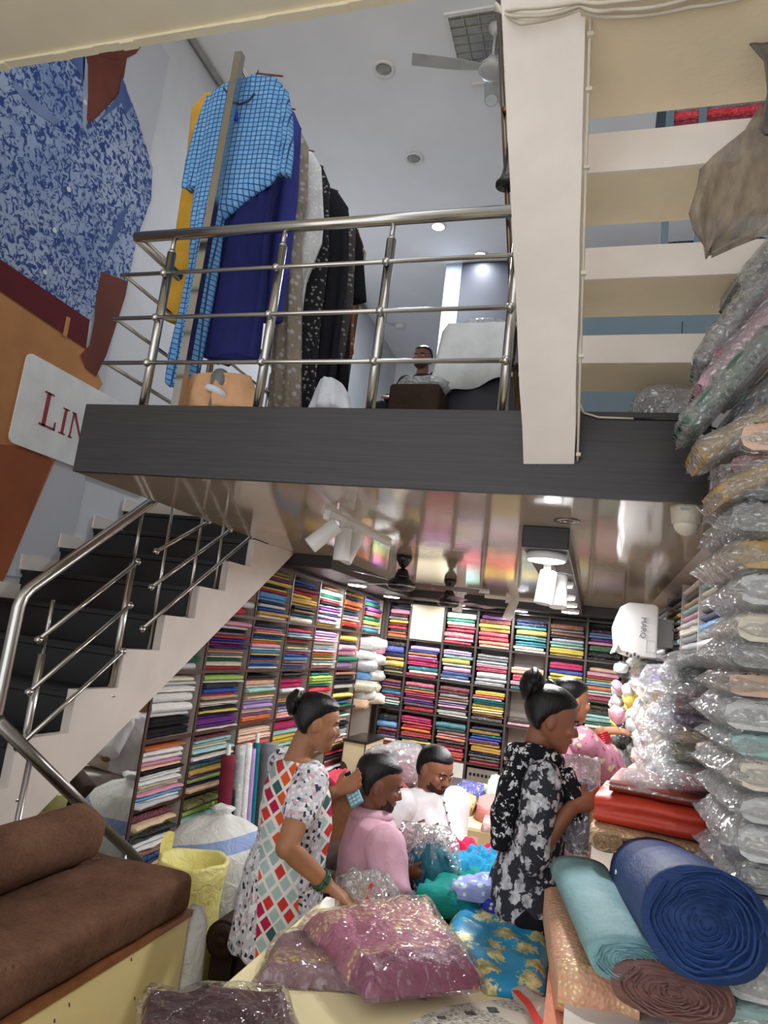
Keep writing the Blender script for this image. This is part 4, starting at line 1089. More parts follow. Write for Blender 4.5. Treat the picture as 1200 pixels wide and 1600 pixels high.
# ------------------------------------------------------------------ cloth shapes for the table
def drape(name, mat, poly_px, z0, h, seed, label=None, cat=None, parent=None, color=None, n=34, sc=15.0, film_over=None, group=None, plane=None, ridge=1.5, edge=0.10, tilt=0.0):
    """soft pile of cloth: outline seen on the table at height z0, folds raised by ridged noise"""
    P = [PZ(x, y, z0) for x, y in poly_px] if plane is None else [V(p) for p in poly_px]
    c = sum(P, V())/len(P)
    t = thing(name, label, cat, (c.x, c.y, z0), 0, group) if parent is None else parent
    # radial grid
    def shape(infl, hh, sd, rr=1.0):
        def fn(bm):
            m = len(P); N_ = n*2
            outline = []
            for j in range(N_):
                u = j/N_*m; i = int(u); f = u-i
                p0, p1, p2, p3 = P[(i-1) % m], P[i % m], P[(i+1) % m], P[(i+2) % m]
                q = 0.5*((2*p1)+(p2-p0)*f+(2*p0-5*p1+4*p2-p3)*f*f+(3*p1-p0-3*p2+p3)*f**3)
                q = p1.lerp(p2, f)*0.6+q*0.4
                outline.append((q-c)*infl)
            R_ = 12; rings = []
            for k in range(R_+1):
                s = 1-k/R_
                ring = []
                for q in outline:
                    p = V((q.x*s, q.y*s, 0))
                    w_ = p + c
                    e = min(1.0, (1-s)/edge); e = math.sin(e*PI/2)
                    rid = 1-abs(mnoise.noise(V((w_.x*sc, w_.y*sc*0.7, sd))))*2
                    rid2 = mnoise.noise(V((w_.x*sc*2.1, w_.y*sc*2.1, sd+4)))
                    z = e*hh*(0.72+ridge*(0.24*rid+0.12*rid2)) + tilt*(w_.y-c.y)*e
                    ring.append(V((p.x, p.y, max(0.002, z))))
                rings.append(ring)
            base = [V((q.x*0.97, q.y*0.97, 0.0005)) for q in outline]
            rings = [base]+rings[:-1]
            loft(bm, rings)
        return fn
    o = part('cloth' if label else name, mat, t, shape(1, h, seed), True, color=color)
    if film_over: part('plastic_wrap', film_over, t, shape(1.05, h+0.012, seed+0.35), True)
    return t
def zari(name, c1, c2, gold, scale=18, thr=0.5, rough=0.5):
    m, N, L, b = nodes_of(name); co = N.new('ShaderNodeNewGeometry').outputs['Position']
    base = ramp(N, L, noise(N, L, co, 4, 3), [(0.3, C8(c1)), (0.7, C8(c2))])
    v = voro(N, L, co, scale*3.2); region = noise(N, L, mapping(N, L, co, (1.2, 1.2, 1.2)), 5.0, 2)
    f = mathn(N, L, 'MULTIPLY', ramp(N, L, v, [(0.3, (1, 1, 1)), (0.42, (0, 0, 0))]), ramp(N, L, region, [(thr-0.02, (0, 0, 0)), (thr+0.02, (1, 1, 1))]))
    L.new(mixc(N, L, f, base, C8(gold)), b.inputs['Base Color']); L.new(mathn(N, L, 'MULTIPLY', f, 0.6), b.inputs['Metallic'])
    setp(b, Roughness=rough); bump(N, L, b, mathn(N, L, 'ADD', v, noise(N, L, co, 14, 4)), 0.4, 0.01); return m
def quad_cloth(name, mat, corners, z0, h, label, seed=0, film_over=None, cat='saree', grow=1.07, nx=26, ny=22, layers=3):
    """folded soft packet with the four corners seen at height z0; UV 0..1 across it"""
    P = [PZ(x, y, z0) for x, y in corners]; c = sum(P, V())/4
    t = thing(name, label, cat, (c.x, c.y, z0))
    def shape(g, hh, sd):
        def fn(bm):
            uv = bm.loops.layers.uv.new('UVMap')
            grid = []
            for j in range(ny+1):
                for i in range(nx+1):
                    u, v = i/nx, j/ny
                    q = (P[0].lerp(P[1], u)).lerp(P[3].lerp(P[2], u), v) - c
                    q = q*g + mnoise.noise_vector(V((u*4, v*4, sd)))*0.012
                    eu, ev = min(u, 1-u)*nx, min(v, 1-v)*ny
                    e = math.sin(min(1, min(eu, ev)/2.4)*PI/2)
                    n_ = mnoise.noise(V((u*3.2, v*3.2, sd+3))); r_ = 1-abs(mnoise.noise(V((u*5+v*2, v*2.2-u, sd+8))))*2
                    z_ = e*hh*(0.86+0.16*n_+0.12*r_)
                    grid.append((bm.verts.new(V((q.x, q.y, max(z_, 0.0)+0.003))), (u, v)))
            W = nx+1; bot = [bm.verts.new(V((g_[0].co.x, g_[0].co.y, 0.0005))) for g_ in grid]
            for j in range(ny):
                for i in range(nx):
                    ids = (j*W+i, j*W+i+1, (j+1)*W+i+1, (j+1)*W+i)
                    f = bm.faces.new([grid[k][0] for k in ids])
                    for lp, k in zip(f.loops, ids): lp[uv].uv = grid[k][1]
                    bm.faces.new([bot[k] for k in reversed(ids)])
            rim = [i for i in range(W)]+[j*W+nx for j in range(1, ny+1)]+[ny*W+i for i in range(nx-1, -1, -1)]+[j*W for j in range(ny-1, 0, -1)]
            for q_, a_ in enumerate(rim):
                b_ = rim[(q_+1) % len(rim)]
                f = bm.faces.new((grid[a_][0], bot[a_], bot[b_], grid[b_][0]))
                for lp, k in zip(f.loops, (a_, a_, b_, b_)): lp[uv].uv = grid[k][1]
        return fn
    part('cloth', mat, t, shape(1, h, seed), True)
    if film_over: part('plastic_wrap', film_over, t, shape(grow, h+0.012, seed+0.4), True)
    return t
def saree_mat(name, c1, c2, gold, band=(0.70, 0.80), patch=True, dark=None):
    """silk with a woven gold border band and a densely embroidered patch, laid out on the folded cloth"""
    m, N, L, b = nodes_of(name); uv = texco(N, 'UV'); co = texco(N)
    sp = N.new('ShaderNodeSeparateXYZ'); L.new(uv, sp.inputs[0]); U, Vv = sp.outputs[0], sp.outputs[1]
    base = ramp(N, L, noise(N, L, co, 7, 4), [(0.3, C8(c1)), (0.7, C8(c2))])
    if dark: base = mixc(N, L, ramp(N, L, Vv, [(band[1]-0.01, (0, 0, 0)), (band[1]+0.03, (1, 1, 1))]), base, C8(dark))
    v = voro(N, L, co, 62); dots = ramp(N, L, v, [(0.34, (1, 1, 1)), (0.46, (0, 0, 0))])
    edge = mathn(N, L, 'MULTIPLY', mathn(N, L, 'SUBTRACT', noise(N, L, co, 16, 3), 0.5), 0.22)
    def zone(lo, hi, ch, e_=0.25):
        x = mathn(N, L, 'ADD', ch, mathn(N, L, 'MULTIPLY', edge, e_))
        return mathn(N, L, 'MULTIPLY', mathn(N, L, 'GREATER_THAN', x, lo), mathn(N, L, 'LESS_THAN', x, hi))
    f = zone(band[0], band[1], Vv)
    if patch:
        f = mathn(N, L, 'MAXIMUM', f, mathn(N, L, 'MULTIPLY', zone(0.48, 1.1, U, 1.2), zone(-0.1, 0.52, Vv, 1.0)))
        f = mathn(N, L, 'MAXIMUM', f, mathn(N, L, 'MULTIPLY', zone(0.10, 0.30, Vv, 0.7), zone(0.0, 0.5, U, 1.0)))
    mot = mathn(N, L, 'LESS_THAN', voro(N, L, co, 11, rnd=0.3), 0.13)
    f = mathn(N, L, 'MAXIMUM', f, mathn(N, L, 'MULTIPLY', mot, mathn(N, L, 'GREATER_THAN', Vv, band[1])))
    f = mathn(N, L, 'MULTIPLY', f, mathn(N, L, 'ADD', mathn(N, L, 'MULTIPLY', dots, 0.85), 0.1))
    L.new(mixc(N, L, f, base, C8(gold)), b.inputs['Base Color']); L.new(mathn(N, L, 'MULTIPLY', f, 0.35), b.inputs['Metallic'])
    setp(b, Roughness=0.42); bump(N, L, b, mathn(N, L, 'ADD', mathn(N, L, 'MULTIPLY', dots, 0.3), noise(N, L, co, 13, 4)), 0.35, 0.012); return m
mauve = saree_mat('mauve_zari_silk', 'a85c78', 'c47c94', 'e6cf96', (0.66, 0.76), True, '8f4a68')
dusty = saree_mat('dusty_mauve_zari', '876068', 'a6838a', 'd8bc7a', (0.55, 0.85), False)
maroon_net = saree_mat('maroon_net', '3a1826', '552737', '9a7a52', (0.9, 0.95), False)
quad_cloth('packed_saree', dusty, [(430, 1478), (600, 1455), (660, 1560), (400, 1540)], ZT+0.001, 0.05, 'dusty mauve saree with gold edging in clear plastic, lying under the mauve one', 3, film)
quad_cloth('packed_saree', mauve, [(470, 1452), (664, 1424), (752, 1545), (572, 1562)], ZT+0.05, 0.065, 'mauve pink saree with gold embroidery in shiny plastic on the cream table', 8, film)
quad_cloth('packed_saree', maroon_net, [(225, 1568), (445, 1566), (480, 1680), (200, 1690)], ZT+0.001, 0.05, 'dark maroon net saree in plastic at the edge of the cream table', 12, film)
def brocade_mat():
    m, N, L, b = nodes_of('blue_gold_brocade'); co = texco(N)
    w_ = N.new('ShaderNodeTexNoise'); w_.inputs['Scale'].default_value = 60; w_.inputs['Detail'].default_value = 5; L.new(co, w_.inputs['Vector'])
    v = voro(N, L, co, 9.5, rnd=0.5)
    vv = mathn(N, L, 'ADD', v, mathn(N, L, 'MULTIPLY', mathn(N, L, 'SUBTRACT', w_.outputs['Fac'], 0.5), 1.1))
    f = ramp(N, L, vv, [(0.34, (1, 1, 1)), (0.37, (0, 0, 0))])
    L.new(mixc(N, L, f, C8('2291c2'), ramp(N, L, noise(N, L, co, 30, 4), [(0.35, C8('a59a5c')), (0.6, C8('f2eab0'))])), b.inputs['Base Color']); L.new(mathn(N, L, 'MULTIPLY', f, 0.35), b.inputs['Metallic'])
    setp(b, Roughness=0.5); bump(N, L, b, noise(N, L, co, 9, 4), 0.3, 0.01); return m
drape('brocade_cloth', brocade_mat(), [(690, 1470), (715, 1425), (770, 1430), (830, 1432), (858, 1475), (855, 1560), (760, 1555), (720, 1510)], ZT+0.001, 0.045, 21, 'bright blue cloth with gold flower motifs spread on the cream table', 'cloth', sc=9, edge=0.25)
drape('cloth', cloth_plain, [(640, 1425), (680, 1395), (740, 1385), (800, 1400), (790, 1430), (720, 1440)], ZT+0.001, 0.09, 31, 'teal green cloth heaped behind the blue brocade', 'cloth', color=C8('0f8078'))
drape('cloth', cloth_plain, [(690, 1390), (720, 1366), (770, 1362), (790, 1380), (760, 1400)], ZT+0.004, 0.12, 32, 'bright blue cloth heaped behind the teal cloth', 'cloth', color=C8('2c97c4'))
drape('cloth', cloth_print, [(700, 1402), (740, 1385), (790, 1388), (800, 1405), (750, 1412)], ZT+0.07, 0.06, 33, 'lavender cloth with beaded border on the teal heap', 'cloth', color=C8('9aa2d6'))
drape('cloth', cloth_print, [(745, 1425), (780, 1405), (800, 1415), (795, 1440), (760, 1440)], ZT+0.02, 0.06, 34, 'small blue and white printed cloth beside the teal heap', 'cloth', color=C8('2a3a9a'))
# newspaper
np_ = thing('newspaper', 'folded newspaper sheet lying on the cream table', 'newspaper', PZ(760, 1585, ZT+0.002))
def news_mat():
    m, N, L, b = nodes_of('newsprint'); co = texco(N)
    w_ = N.new('ShaderNodeTexBrick'); w_.inputs['Scale'].default_value = 18; w_.inputs['Mortar Size'].default_value = 0.0
    lines = noise(N, L, mapping(N, L, co, (60, 520, 1)), 1, 2)
    blocks = noise(N, L, mapping(N, L, co, (7, 9, 1)), 1, 0)
    f = mathn(N, L, 'MULTIPLY', ramp(N, L, lines, [(0.5, (0, 0, 0)), (0.56, (1, 1, 1))]), ramp(N, L, blocks, [(0.42, (0, 0, 0)), (0.46, (1, 1, 1))]))
    L.new(mixc(N, L, f, C8('d9d3c6'), C8('4c4a48')), b.inputs['Base Color']); setp(b, Roughness=0.8); return m
def nsheet(bm):
    q = [PZ(x, y, ZT+0.002)-np_.location for x, y in ((640, 1598), (700, 1572), (850, 1556), (880, 1640), (660, 1680))]
    loft(bm, [[p+V((0, 0, d)) for p in q] for d in (0, 0.0025)])
part('sheet', news_mat(), np_, nsheet)
for k, (x, y, w_, h_) in enumerate(((735, 1583, 0.03, 0.02), (690, 1590, 0.025, 0.015), (770, 1578, 0.03, 0.03))):
    part('printed_photo', M('news_photo', '57534f', rough=0.8, var=0.5, vscale=120), np_, lambda bm: add_box(bm, PZ(x, y, ZT+0.005)-np_.location, (w_, h_, 0.0006), rz=0.5))
pr = drape('plastic_sleeve', M('dull_silver_film', 'b9b3a8', rough=0.25, var=0.05), [(795, 1552), (815, 1548), (870, 1580), (920, 1620), (860, 1640), (830, 1590)], ZT+0.003, 0.02, 41, 'grey plastic sleeve with a red stripe lying on the newspaper', 'plastic sleeve')
def redstripe(bm):
    q = [PZ(x, y, ZT+0.028)-pr.location for x, y in ((800, 1548), (810, 1548), (830, 1566), (850, 1600), (850, 1620), (838, 1606), (822, 1572))]
    loft(bm, [[p+V((0, 0, d)) for p in q] for d in (0, 0.002)])
part('red_stripe', M('red_print', 'd6392c', rough=0.3), pr, redstripe)

# ------------------------------------------------------------------ pile of cloth at the right of the table
def slab_cloth(name, mat, c, s, rz, label, color=None, k=1, group=None, cat='cloth', rx=0.0, ry=0.0):
    o = put(name, FOLD[k], mat, c, s, rz, color or (1, 1, 1), label, cat, group, rx, ry); return o
peach_b = zari('peach_brocade', 'd99a7a', 'e8b79a', 'e6cf9a', 22, 0.40)
x_a = PZ(858, 1570, ZT).x
yfr = 2.02
slab_cloth('folded_cloth', cloth_plain, (0.075, yfr+0.3, ZT+0.001), (0.30, 0.60, 0.085), 0.02, 'flat peach orange folded cloth at the bottom of the roll pile', C8('f2a184'), 1)
slab_cloth('folded_cloth', peach_b, (0.02, yfr+0.42, ZT+0.088), (0.20, 0.70, 0.13), 0.12, 'peach gold brocade folded cloth lying under the pale teal roll', None, 2)
bkk = thing('cloth_card', 'white card board with gold edge sticking out under the pale teal roll', 'card', (0.10, yfr-0.005, ZT+0.088))
part('board', M('white_card', 'e2d9d2', rough=0.6), bkk, lambda bm: box2(bm, (-0.12, 0, 0.022), (0.16, 0.3, 0.045)))
part('gold_edge', M('gold_tinsel', 'b18a4a', rough=0.45, metal=0.5, var=0.3, vscale=60), bkk, lambda bm: box2(bm, (-0.118, 0.004, 0.008), (0.158, 0.3, 0.0215)))
part('under_board', M('lilac_card', 'd4c8d2', rough=0.6), bkk, lambda bm: box2(bm, (-0.115, 0.008, 0.0), (0.15, 0.3, 0.0075)))
def roll_thing(name, label, a, b, rx_, rz_, mat, color, coil=None, seed=0, sq=0.8, cat='cloth roll', fold=0.0):
    """thick fabric roll from a (near end) to b, ellipse half sizes rx_, rz_, with coiled near end"""
    a, b = V(a), V(b); t = thing(name, label, cat, a)
    d = b-a; s_, t_ = frame_of(d)
    if t_.z < 0: t_ = -t_
    def body(bm):
        n = 14; rings = []
        for i in range(n+1):
            u = i/n
            c = d*u + V((0, 0, fold*math.sin(u*PI)))
            ring = []
            for j in range(32):
                an = 2*PI*j/32
                k = 1+0.035*mnoise.noise(V((math.cos(an)*2, math.sin(an)*2, u*3+seed)))
                ring.append(c + s_*(rx_*k*math.copysign(abs(math.cos(an))**sq, math.cos(an))) + t_*(rz_*k*math.copysign(abs(math.sin(an))**sq, math.sin(an))))
            rings.append(ring)
        loft(bm, rings)
    part('cloth', mat, t, body, True, color=color)
    def coilf(bm):
        turns = 9; n = 300; prev = None
        for i in range(n):
            f = i/n; an = f*turns*2*PI; r = 0.97*(1-f*0.93)
            r *= 1+0.10*mnoise.noise(V((an*1.3, seed, 2)))+0.10*mnoise.noise(V((math.cos(an)*1.5, math.sin(an)*1.5, seed+1)))
            dep = -0.010-0.02*mnoise.noise(V((an*2.0, seed, 7)))-0.015*mnoise.noise(V((math.cos(an)*3, math.sin(an)*3, f*3+seed)))
            p = s_*(rx_*r*math.cos(an))+t_*(rz_*r*math.sin(an))
            q0 = bm.verts.new(p+d.normalized()*(dep)); q1 = bm.verts.new(p*0.95+d.normalized()*(dep*0.4)); q2 = bm.verts.new(p*0.93+d.normalized()*0.02); q3 = bm.verts.new(p+d.normalized()*0.01)
            if prev:
                for m_ in range(4):
                    bm.faces.new((prev[m_], prev[(m_+1) % 4], (q0, q1, q2, q3)[(m_+1) % 4], (q0, q1, q2, q3)[m_]))
            prev = (q0, q1, q2, q3)
    part('coiled_end', mat, t, coilf, True, color=color)
    return t
def fray_mat(name, c1, c2, sheen=0.0):
    m, N, L, b = nodes_of(name); co = texco(N)
    n = noise(N, L, mapping(N, L, co, (8, 8, 30)), 3, 6, 0.7); n2 = noise(N, L, co, 4, 3)
    L.new(mixc(N, L, 0.5, ramp(N, L, n, [(0.3, C8(c1)), (0.7, C8(c2))]), ramp(N, L, n2, [(0.3, C8(c1)), (0.7, C8(c2))])), b.inputs['Base Color'])
    setp(b, Roughness=0.6); b.inputs['Sheen Weight'].default_value = sheen; bump(N, L, b, n, 0.5, 0.012); return m
teal_s = fray_mat('pale_teal_silk', '6f9aa1', '93bcc0'); blue_s = fray_mat('royal_blue_cotton', '0e2a5a', '1d4584'); rose_s = fray_mat('dusty_rose_cotton', '6d4a46', '8d6660')
na = PY(985, 1502, yfr); fb = PY(905, 1372, yfr+0.68)
roll_thing('fabric_roll', 'pale teal silk fabric roll lying on the peach brocade', (na.x, na.y-0.02, na.z+0.005), (fb.x, fb.y, fb.z+0.02), 0.10, 0.05, teal_s, None, seed=2)
nb = PY(1105, 1445, 1.98); fb2 = PY(985, 1345, 2.62)
roll_thing('fabric_roll', 'big royal blue fabric roll with frayed coiled end on the table', nb, (fb2.x+0.08, fb2.y, fb2.z-0.04), 0.145, 0.125, blue_s, None, seed=5, sq=0.9)
roll_thing('fabric_roll', 'dusty rose pleated fabric fold pressed under the royal blue roll', (nb.x-0.07, 1.99, nb.z-0.17), (fb2.x+0.04, 2.6, fb2.z-0.13), 0.14, 0.06, rose_s, None, seed=7)
for k, (zz, hh, col, lab) in enumerate(((ZT+0.001, 0.055, 'c9c8b4', 'pale olive folded cloth at the bottom under the blue roll'), (ZT+0.058, 0.055, 'bfbab2', 'grey beige folded cloth second from bottom under the blue roll'), (ZT+0.115, 0.05, 'd9d9de', 'white striped folded cloth directly under the rose and blue rolls'))):
    slab_cloth('folded_cloth', cloth_plain, (0.42, yfr+0.33, zz), (0.40, 0.62, hh), 0.04*k-0.03, lab, C8(col), 3+k)
slab_cloth('folded_cloth', cloth_plain, (0.255, yfr+0.30, ZT+0.001), (0.05, 0.55, 0.07), 0.0, 'narrow yellow green folded cloth wedged between the two piles', C8('c9cc62'), 4)
# stack with red cloth behind the blue roll
yst = 2.74
for k in range(6):
    slab_cloth('folded_cloth', cloth_plain, (0.40, yst+0.16, ZT+0.001+k*0.066), (0.56, 0.40, 0.064), 0.03*((k % 3)-1), f'{["grey", "sand", "navy", "dull pink", "olive", "white"][k]} folded cloth, {ORD[k]} from the bottom under the red saree stack', C8(['8d8d8a', 'c9b79a', '2c3650', 'b98a88', '7f7d5a', 'd9d6d0'][k]), k)
zrd = PY(1000, 1330, yst-0.05).z
cdv = thing('white_board', 'white card board lying across the blue roll below the red sarees', 'card', (0.36, yst-0.14, zrd-0.012))
part('board', M('white_card', 'e2d9d2', rough=0.6), cdv, lambda bm: add_box(bm, (0, 0, 0), (0.48, 0.36, 0.008), rz=-0.12, rx=0.06))
gold_net = zari('beige_gold_net', 'b08a6c', 'caa888', 'e0c48e', 26, 0.35)
red_silk = zari('orange_red_silk', 'b8301c', 'd2452a', 'e6c887', 6, 0.62)
rust_silk = M('rust_silk', '8a3a2a', rough=0.4, var=0.1)
p0 = PY(965, 1305, yst)
slab_cloth('folded_saree', gold_net, (0.35, yst+0.06, zrd), (0.62, 0.42, 0.075), -0.10, 'beige gold net saree folded beneath the orange red saree', None, 0, cat='saree')
roll_thing('saree_fold', 'rolled beige gold net border hanging over the end of the red stack', (0.075, yst-0.14, zrd+0.03), (0.06, yst+0.26, zrd+0.05), 0.05, 0.035, gold_net, None, seed=3, cat='saree')
slab_cloth('folded_saree', red_silk, (0.34, yst+0.07, zrd+0.076), (0.58, 0.40, 0.10), -0.12, 'orange red silk saree with gold motifs folded on the beige one', None, 3, cat='saree')
slab_cloth('packed_saree', rust_silk, (0.35, yst+0.09, zrd+0.177), (0.50, 0.40, 0.045), -0.14, 'rust brown saree in clear plastic with price label on the red stack', None, 1, cat='saree')
rs = [o for o in COL.objects if o.name.startswith('packed_saree') and o.get('label', '').startswith('rust')][0]
wr_ = obj('plastic_wrap', with_mat(PILLOW[1], film_heavy), None, rs); wr_.scale = (1.04, 1.04, 1.25); wr_.location = (0, 0, -0.05)
lb = part('price_label', M('white_label', 'efeeec', rough=0.5), rs, lambda bm: box2(bm, (0.16, -0.12, 1.06), (0.3, -0.0, 1.1)))
mk = part('pink_sleeve_edge', M('magenta_sleeve', 'b92a66', rough=0.3), rs, lambda bm: loft(bm, [[V((0.2, 0.45, z)), V((0.3, 0.45, z)), V((0.49, -0.45, z)), V((0.46, -0.45, z))] for z in (1.0, 1.04)]))

# ================================================================== TOWER OF PLASTIC PACKETS AT THE RIGHT
rt = random.Random(21)
tower_cols = ['s', 's', 'q', 's', 'w', 's', 'e', 's', 's', 'i', 'q', 's', 'f', 'e', 'i', 's', 'm', 'e', 'x', 'd', 'f', 's', 'x', 'f', 'e', 's', 'm', 's', 'd', 'g']
group_t = 'plastic packed suits in the tower'
def big_pack(loc, scale, rz, col, lab, k, rx=0.0, ry=0.0, group=group_t, fm=None):
    t = thing('packed_suit', lab, 'packed garment', loc, 0, group); t.rotation_euler = (rx, ry, rz)
    o = obj('cloth', with_mat(FOLD[k % 9], pack_print if k % 2 else pack_plain), None, t, color=col); o.scale = scale
    f = obj('plastic_wrap', with_mat(PILLOW[k % 6], fm or film_heavy), None, t); f.scale = (scale[0]*1.07, scale[1]*1.14, scale[2]*1.45); f.location = (0, 0, -scale[2]*0.22)
    return t
z = ZT+0.001; i = 0
while z < 2.42:
    h = 0.065+0.035*rt.random()
    ch = tower_cols[i % len(tower_cols)]; nm, c = PALC[ch]
    c = tuple(0.8*x+0.1 for x in vary(c, rt))
    big_pack((0.60+0.04*(rt.random()-0.5), 2.28+0.03*(rt.random()-0.5), z), (0.46, 0.50, h), -PI/2+0.12*(rt.random()-0.5), c, f'{nm} suit in clear plastic, {ORD[i] if i < 22 else ORD[i-22]+" after twenty-second"} from bottom of the near tower', i, ry=0.05*(rt.random()-0.5), rx=0.03)
    z += h; i += 1
# second column, farther along
z = ZT+0.001; j = 0
while z < 2.30:
    h = 0.06+0.03*rt.random()
    ch = 'eisxdfqsmsewk'[j % 13]; nm, c = PALC[ch]
    big_pack((0.72+0.04*(rt.random()-0.5), 2.62+0.02*(rt.random()-0.5)+0.3, z), (0.40, 0.30, h), -PI/2+0.1*(rt.random()-0.5), tuple(0.8*x+0.08 for x in vary(c, rt)), f'{nm} suit in plastic, {ORD[j]+" from bottom" if j < 22 else ORD[j-22]+" from top"} of the far packet tower', j)
    z += h; j += 1
# leaning packets on top of the tower, level with the mezzanine
lean = ((1185, 760, 'm', 0.5, 0.25), (1135, 700, 'm', 0.6, 0.2), (1165, 690, 'w', 0.55, 0.2), (1125, 615, 'g', 0.95, 0.30), (1150, 560, 'p', 0.95, 0.3), (1140, 520, 'e', 1.0, 0.28), (1165, 520, 'h', 1.0, 0.3),
        (1185, 560, 'e', 0.95, 0.3), (1178, 480, 'q', 1.0, 0.25), (1190, 470, 'v', 1.0, 0.25), (1180, 430, 'x', 1.0, 0.22), (1195, 620, 'x', 0.9, 0.3), (1195, 680, 'k', 0.6, 0.25))
for k, (px, py, ch, tilt, ln) in enumerate(lean):
    q = PY(px, py, 2.15+0.02*k)
    nm, c = PALC[ch]
    big_pack((q.x+0.03, q.y, q.z), (ln*1.25, 0.20, 0.06), -PI/2, tuple(0.75*x+0.06 for x in c), f'{nm} suit in plastic leaning on the tower top, {ORD[k]} of the leaning packets', k+3, rx=0.0, ry=0.0, group='leaning packets on the tower').rotation_euler = (0.0, -tilt, 0.25*(rt.random()-0.5))
# ================================================================== PEOPLE
def skin_mat(name, c):
    m, N, L, b = nodes_of(name); co = texco(N)
    n = noise(N, L, co, 8, 4); cc_ = C8(c)
    L.new(ramp(N, L, n, [(0.3, tuple(x*0.85 for x in cc_)), (0.7, tuple(min(1, x*1.1) for x in cc_))]), b.inputs['Base Color'])
    setp(b, Roughness=0.5); b.inputs['Specular IOR Level'].default_value = 0.35
    b.inputs['Subsurface Weight'].default_value = 0.05; b.inputs['Subsurface Scale'].default_value = 0.02
    bump(N, L, b, noise(N, L, co, 120, 3), 0.08, 0.004); return m
def hair_mat():
    m, N, L, b = nodes_of('black_hair'); co = texco(N)
    n = noise(N, L, mapping(N, L, co, (60, 60, 14)), 3, 5)
    L.new(ramp(N, L, n, [(0.3, C8('070606')), (0.75, C8('1a1615'))]), b.inputs['Base Color']); setp(b, Roughness=0.33); b.inputs['Specular IOR Level'].default_value = 0.3
    bump(N, L, b, n, 0.5, 0.006); return m
hairm = hair_mat()
eye_w = M('eye_white', 'd9d3cb', rough=0.3); eye_d = M('dark_iris', '1a1210', rough=0.15); lipm = M('lips', '7e4038', rough=0.45); browm = M('eyebrow_hair', '17110f', rough=0.8)

HEAD = [(-0.02, 0.10, 0.34, 0.14), (0.05, 0.19, 0.40, 0.04), (0.13, 0.265, 0.425, -0.10), (0.24, 0.315, 0.425, -0.24), (0.36, 0.34, 0.42, -0.36), (0.48, 0.352, 0.405, -0.44), (0.60, 0.36, 0.42, -0.48),
        (0.72, 0.355, 0.40, -0.48), (0.83, 0.32, 0.33, -0.43), (0.92, 0.25, 0.22, -0.33), (0.98, 0.14, 0.08, -0.18), (1.0, 0.05, 0.0, -0.08)]
def head_rings(S, grow=0.0, zmin=-1, front=None, n=20):
    out = []
    for z, w_, f_, b_ in HEAD:
        if z < zmin: continue
        if front is not None: f_ = front(z, f_)
        cy_ = (f_+b_)/2; ry = (f_-b_)/2+grow; rx = w_+grow
        zz = z + grow*(1 if z > 0.7 else 0)
        out.append([V((rx*math.copysign(abs(math.cos(a))**0.95, math.cos(a)), cy_+ry*math.sin(a), zz-0.5))*S for a in [2*PI*j/n for j in range(n)]])
    return out
def add_ring_loft(bm, rings, Mx): loft(bm, [[Mx @ p for p in r] for r in rings])
def ell3(bm, c, r, Mx, seg=12):
    o = bmesh.ops.create_uvsphere(bm, u_segments=seg, v_segments=8, radius=1.0)
    bmesh.ops.transform(bm, matrix=Mx @ Matrix.Translation(V(c)) @ Matrix.Diagonal((*r, 1)), verts=o['verts'])
def limb(bm, pts, rad, n=12):
    # smooth chain with round joints
    pts = [V(p) for p in pts]
    P, R_ = [], []
    for i in range(len(pts)-1):
        for k in range(4):
            t = k/4; P.append(pts[i].lerp(pts[i+1], t)); R_.append(rad[i]*(1-t)+rad[i+1]*t)
    P.append(pts[-1]); R_.append(rad[-1])
    tube(bm, P, R_, n)
    for p, r in zip(pts, rad): ball(bm, p, r*0.99, 10, 8)
def ik(s, w_, l1, l2, hint):
    s, w_, hint = V(s), V(w_), V(hint); d = w_-s; L_ = min(d.length, (l1+l2)*0.995); dn = d.normalized()
    w2 = s+dn*L_
    a = (l1*l1-l2*l2+L_*L_)/(2*L_); h = math.sqrt(max(1e-6, l1*l1-a*a))
    hp = hint - dn*hint.dot(dn); hp.normalize()
    return s+dn*a+hp*h, w2
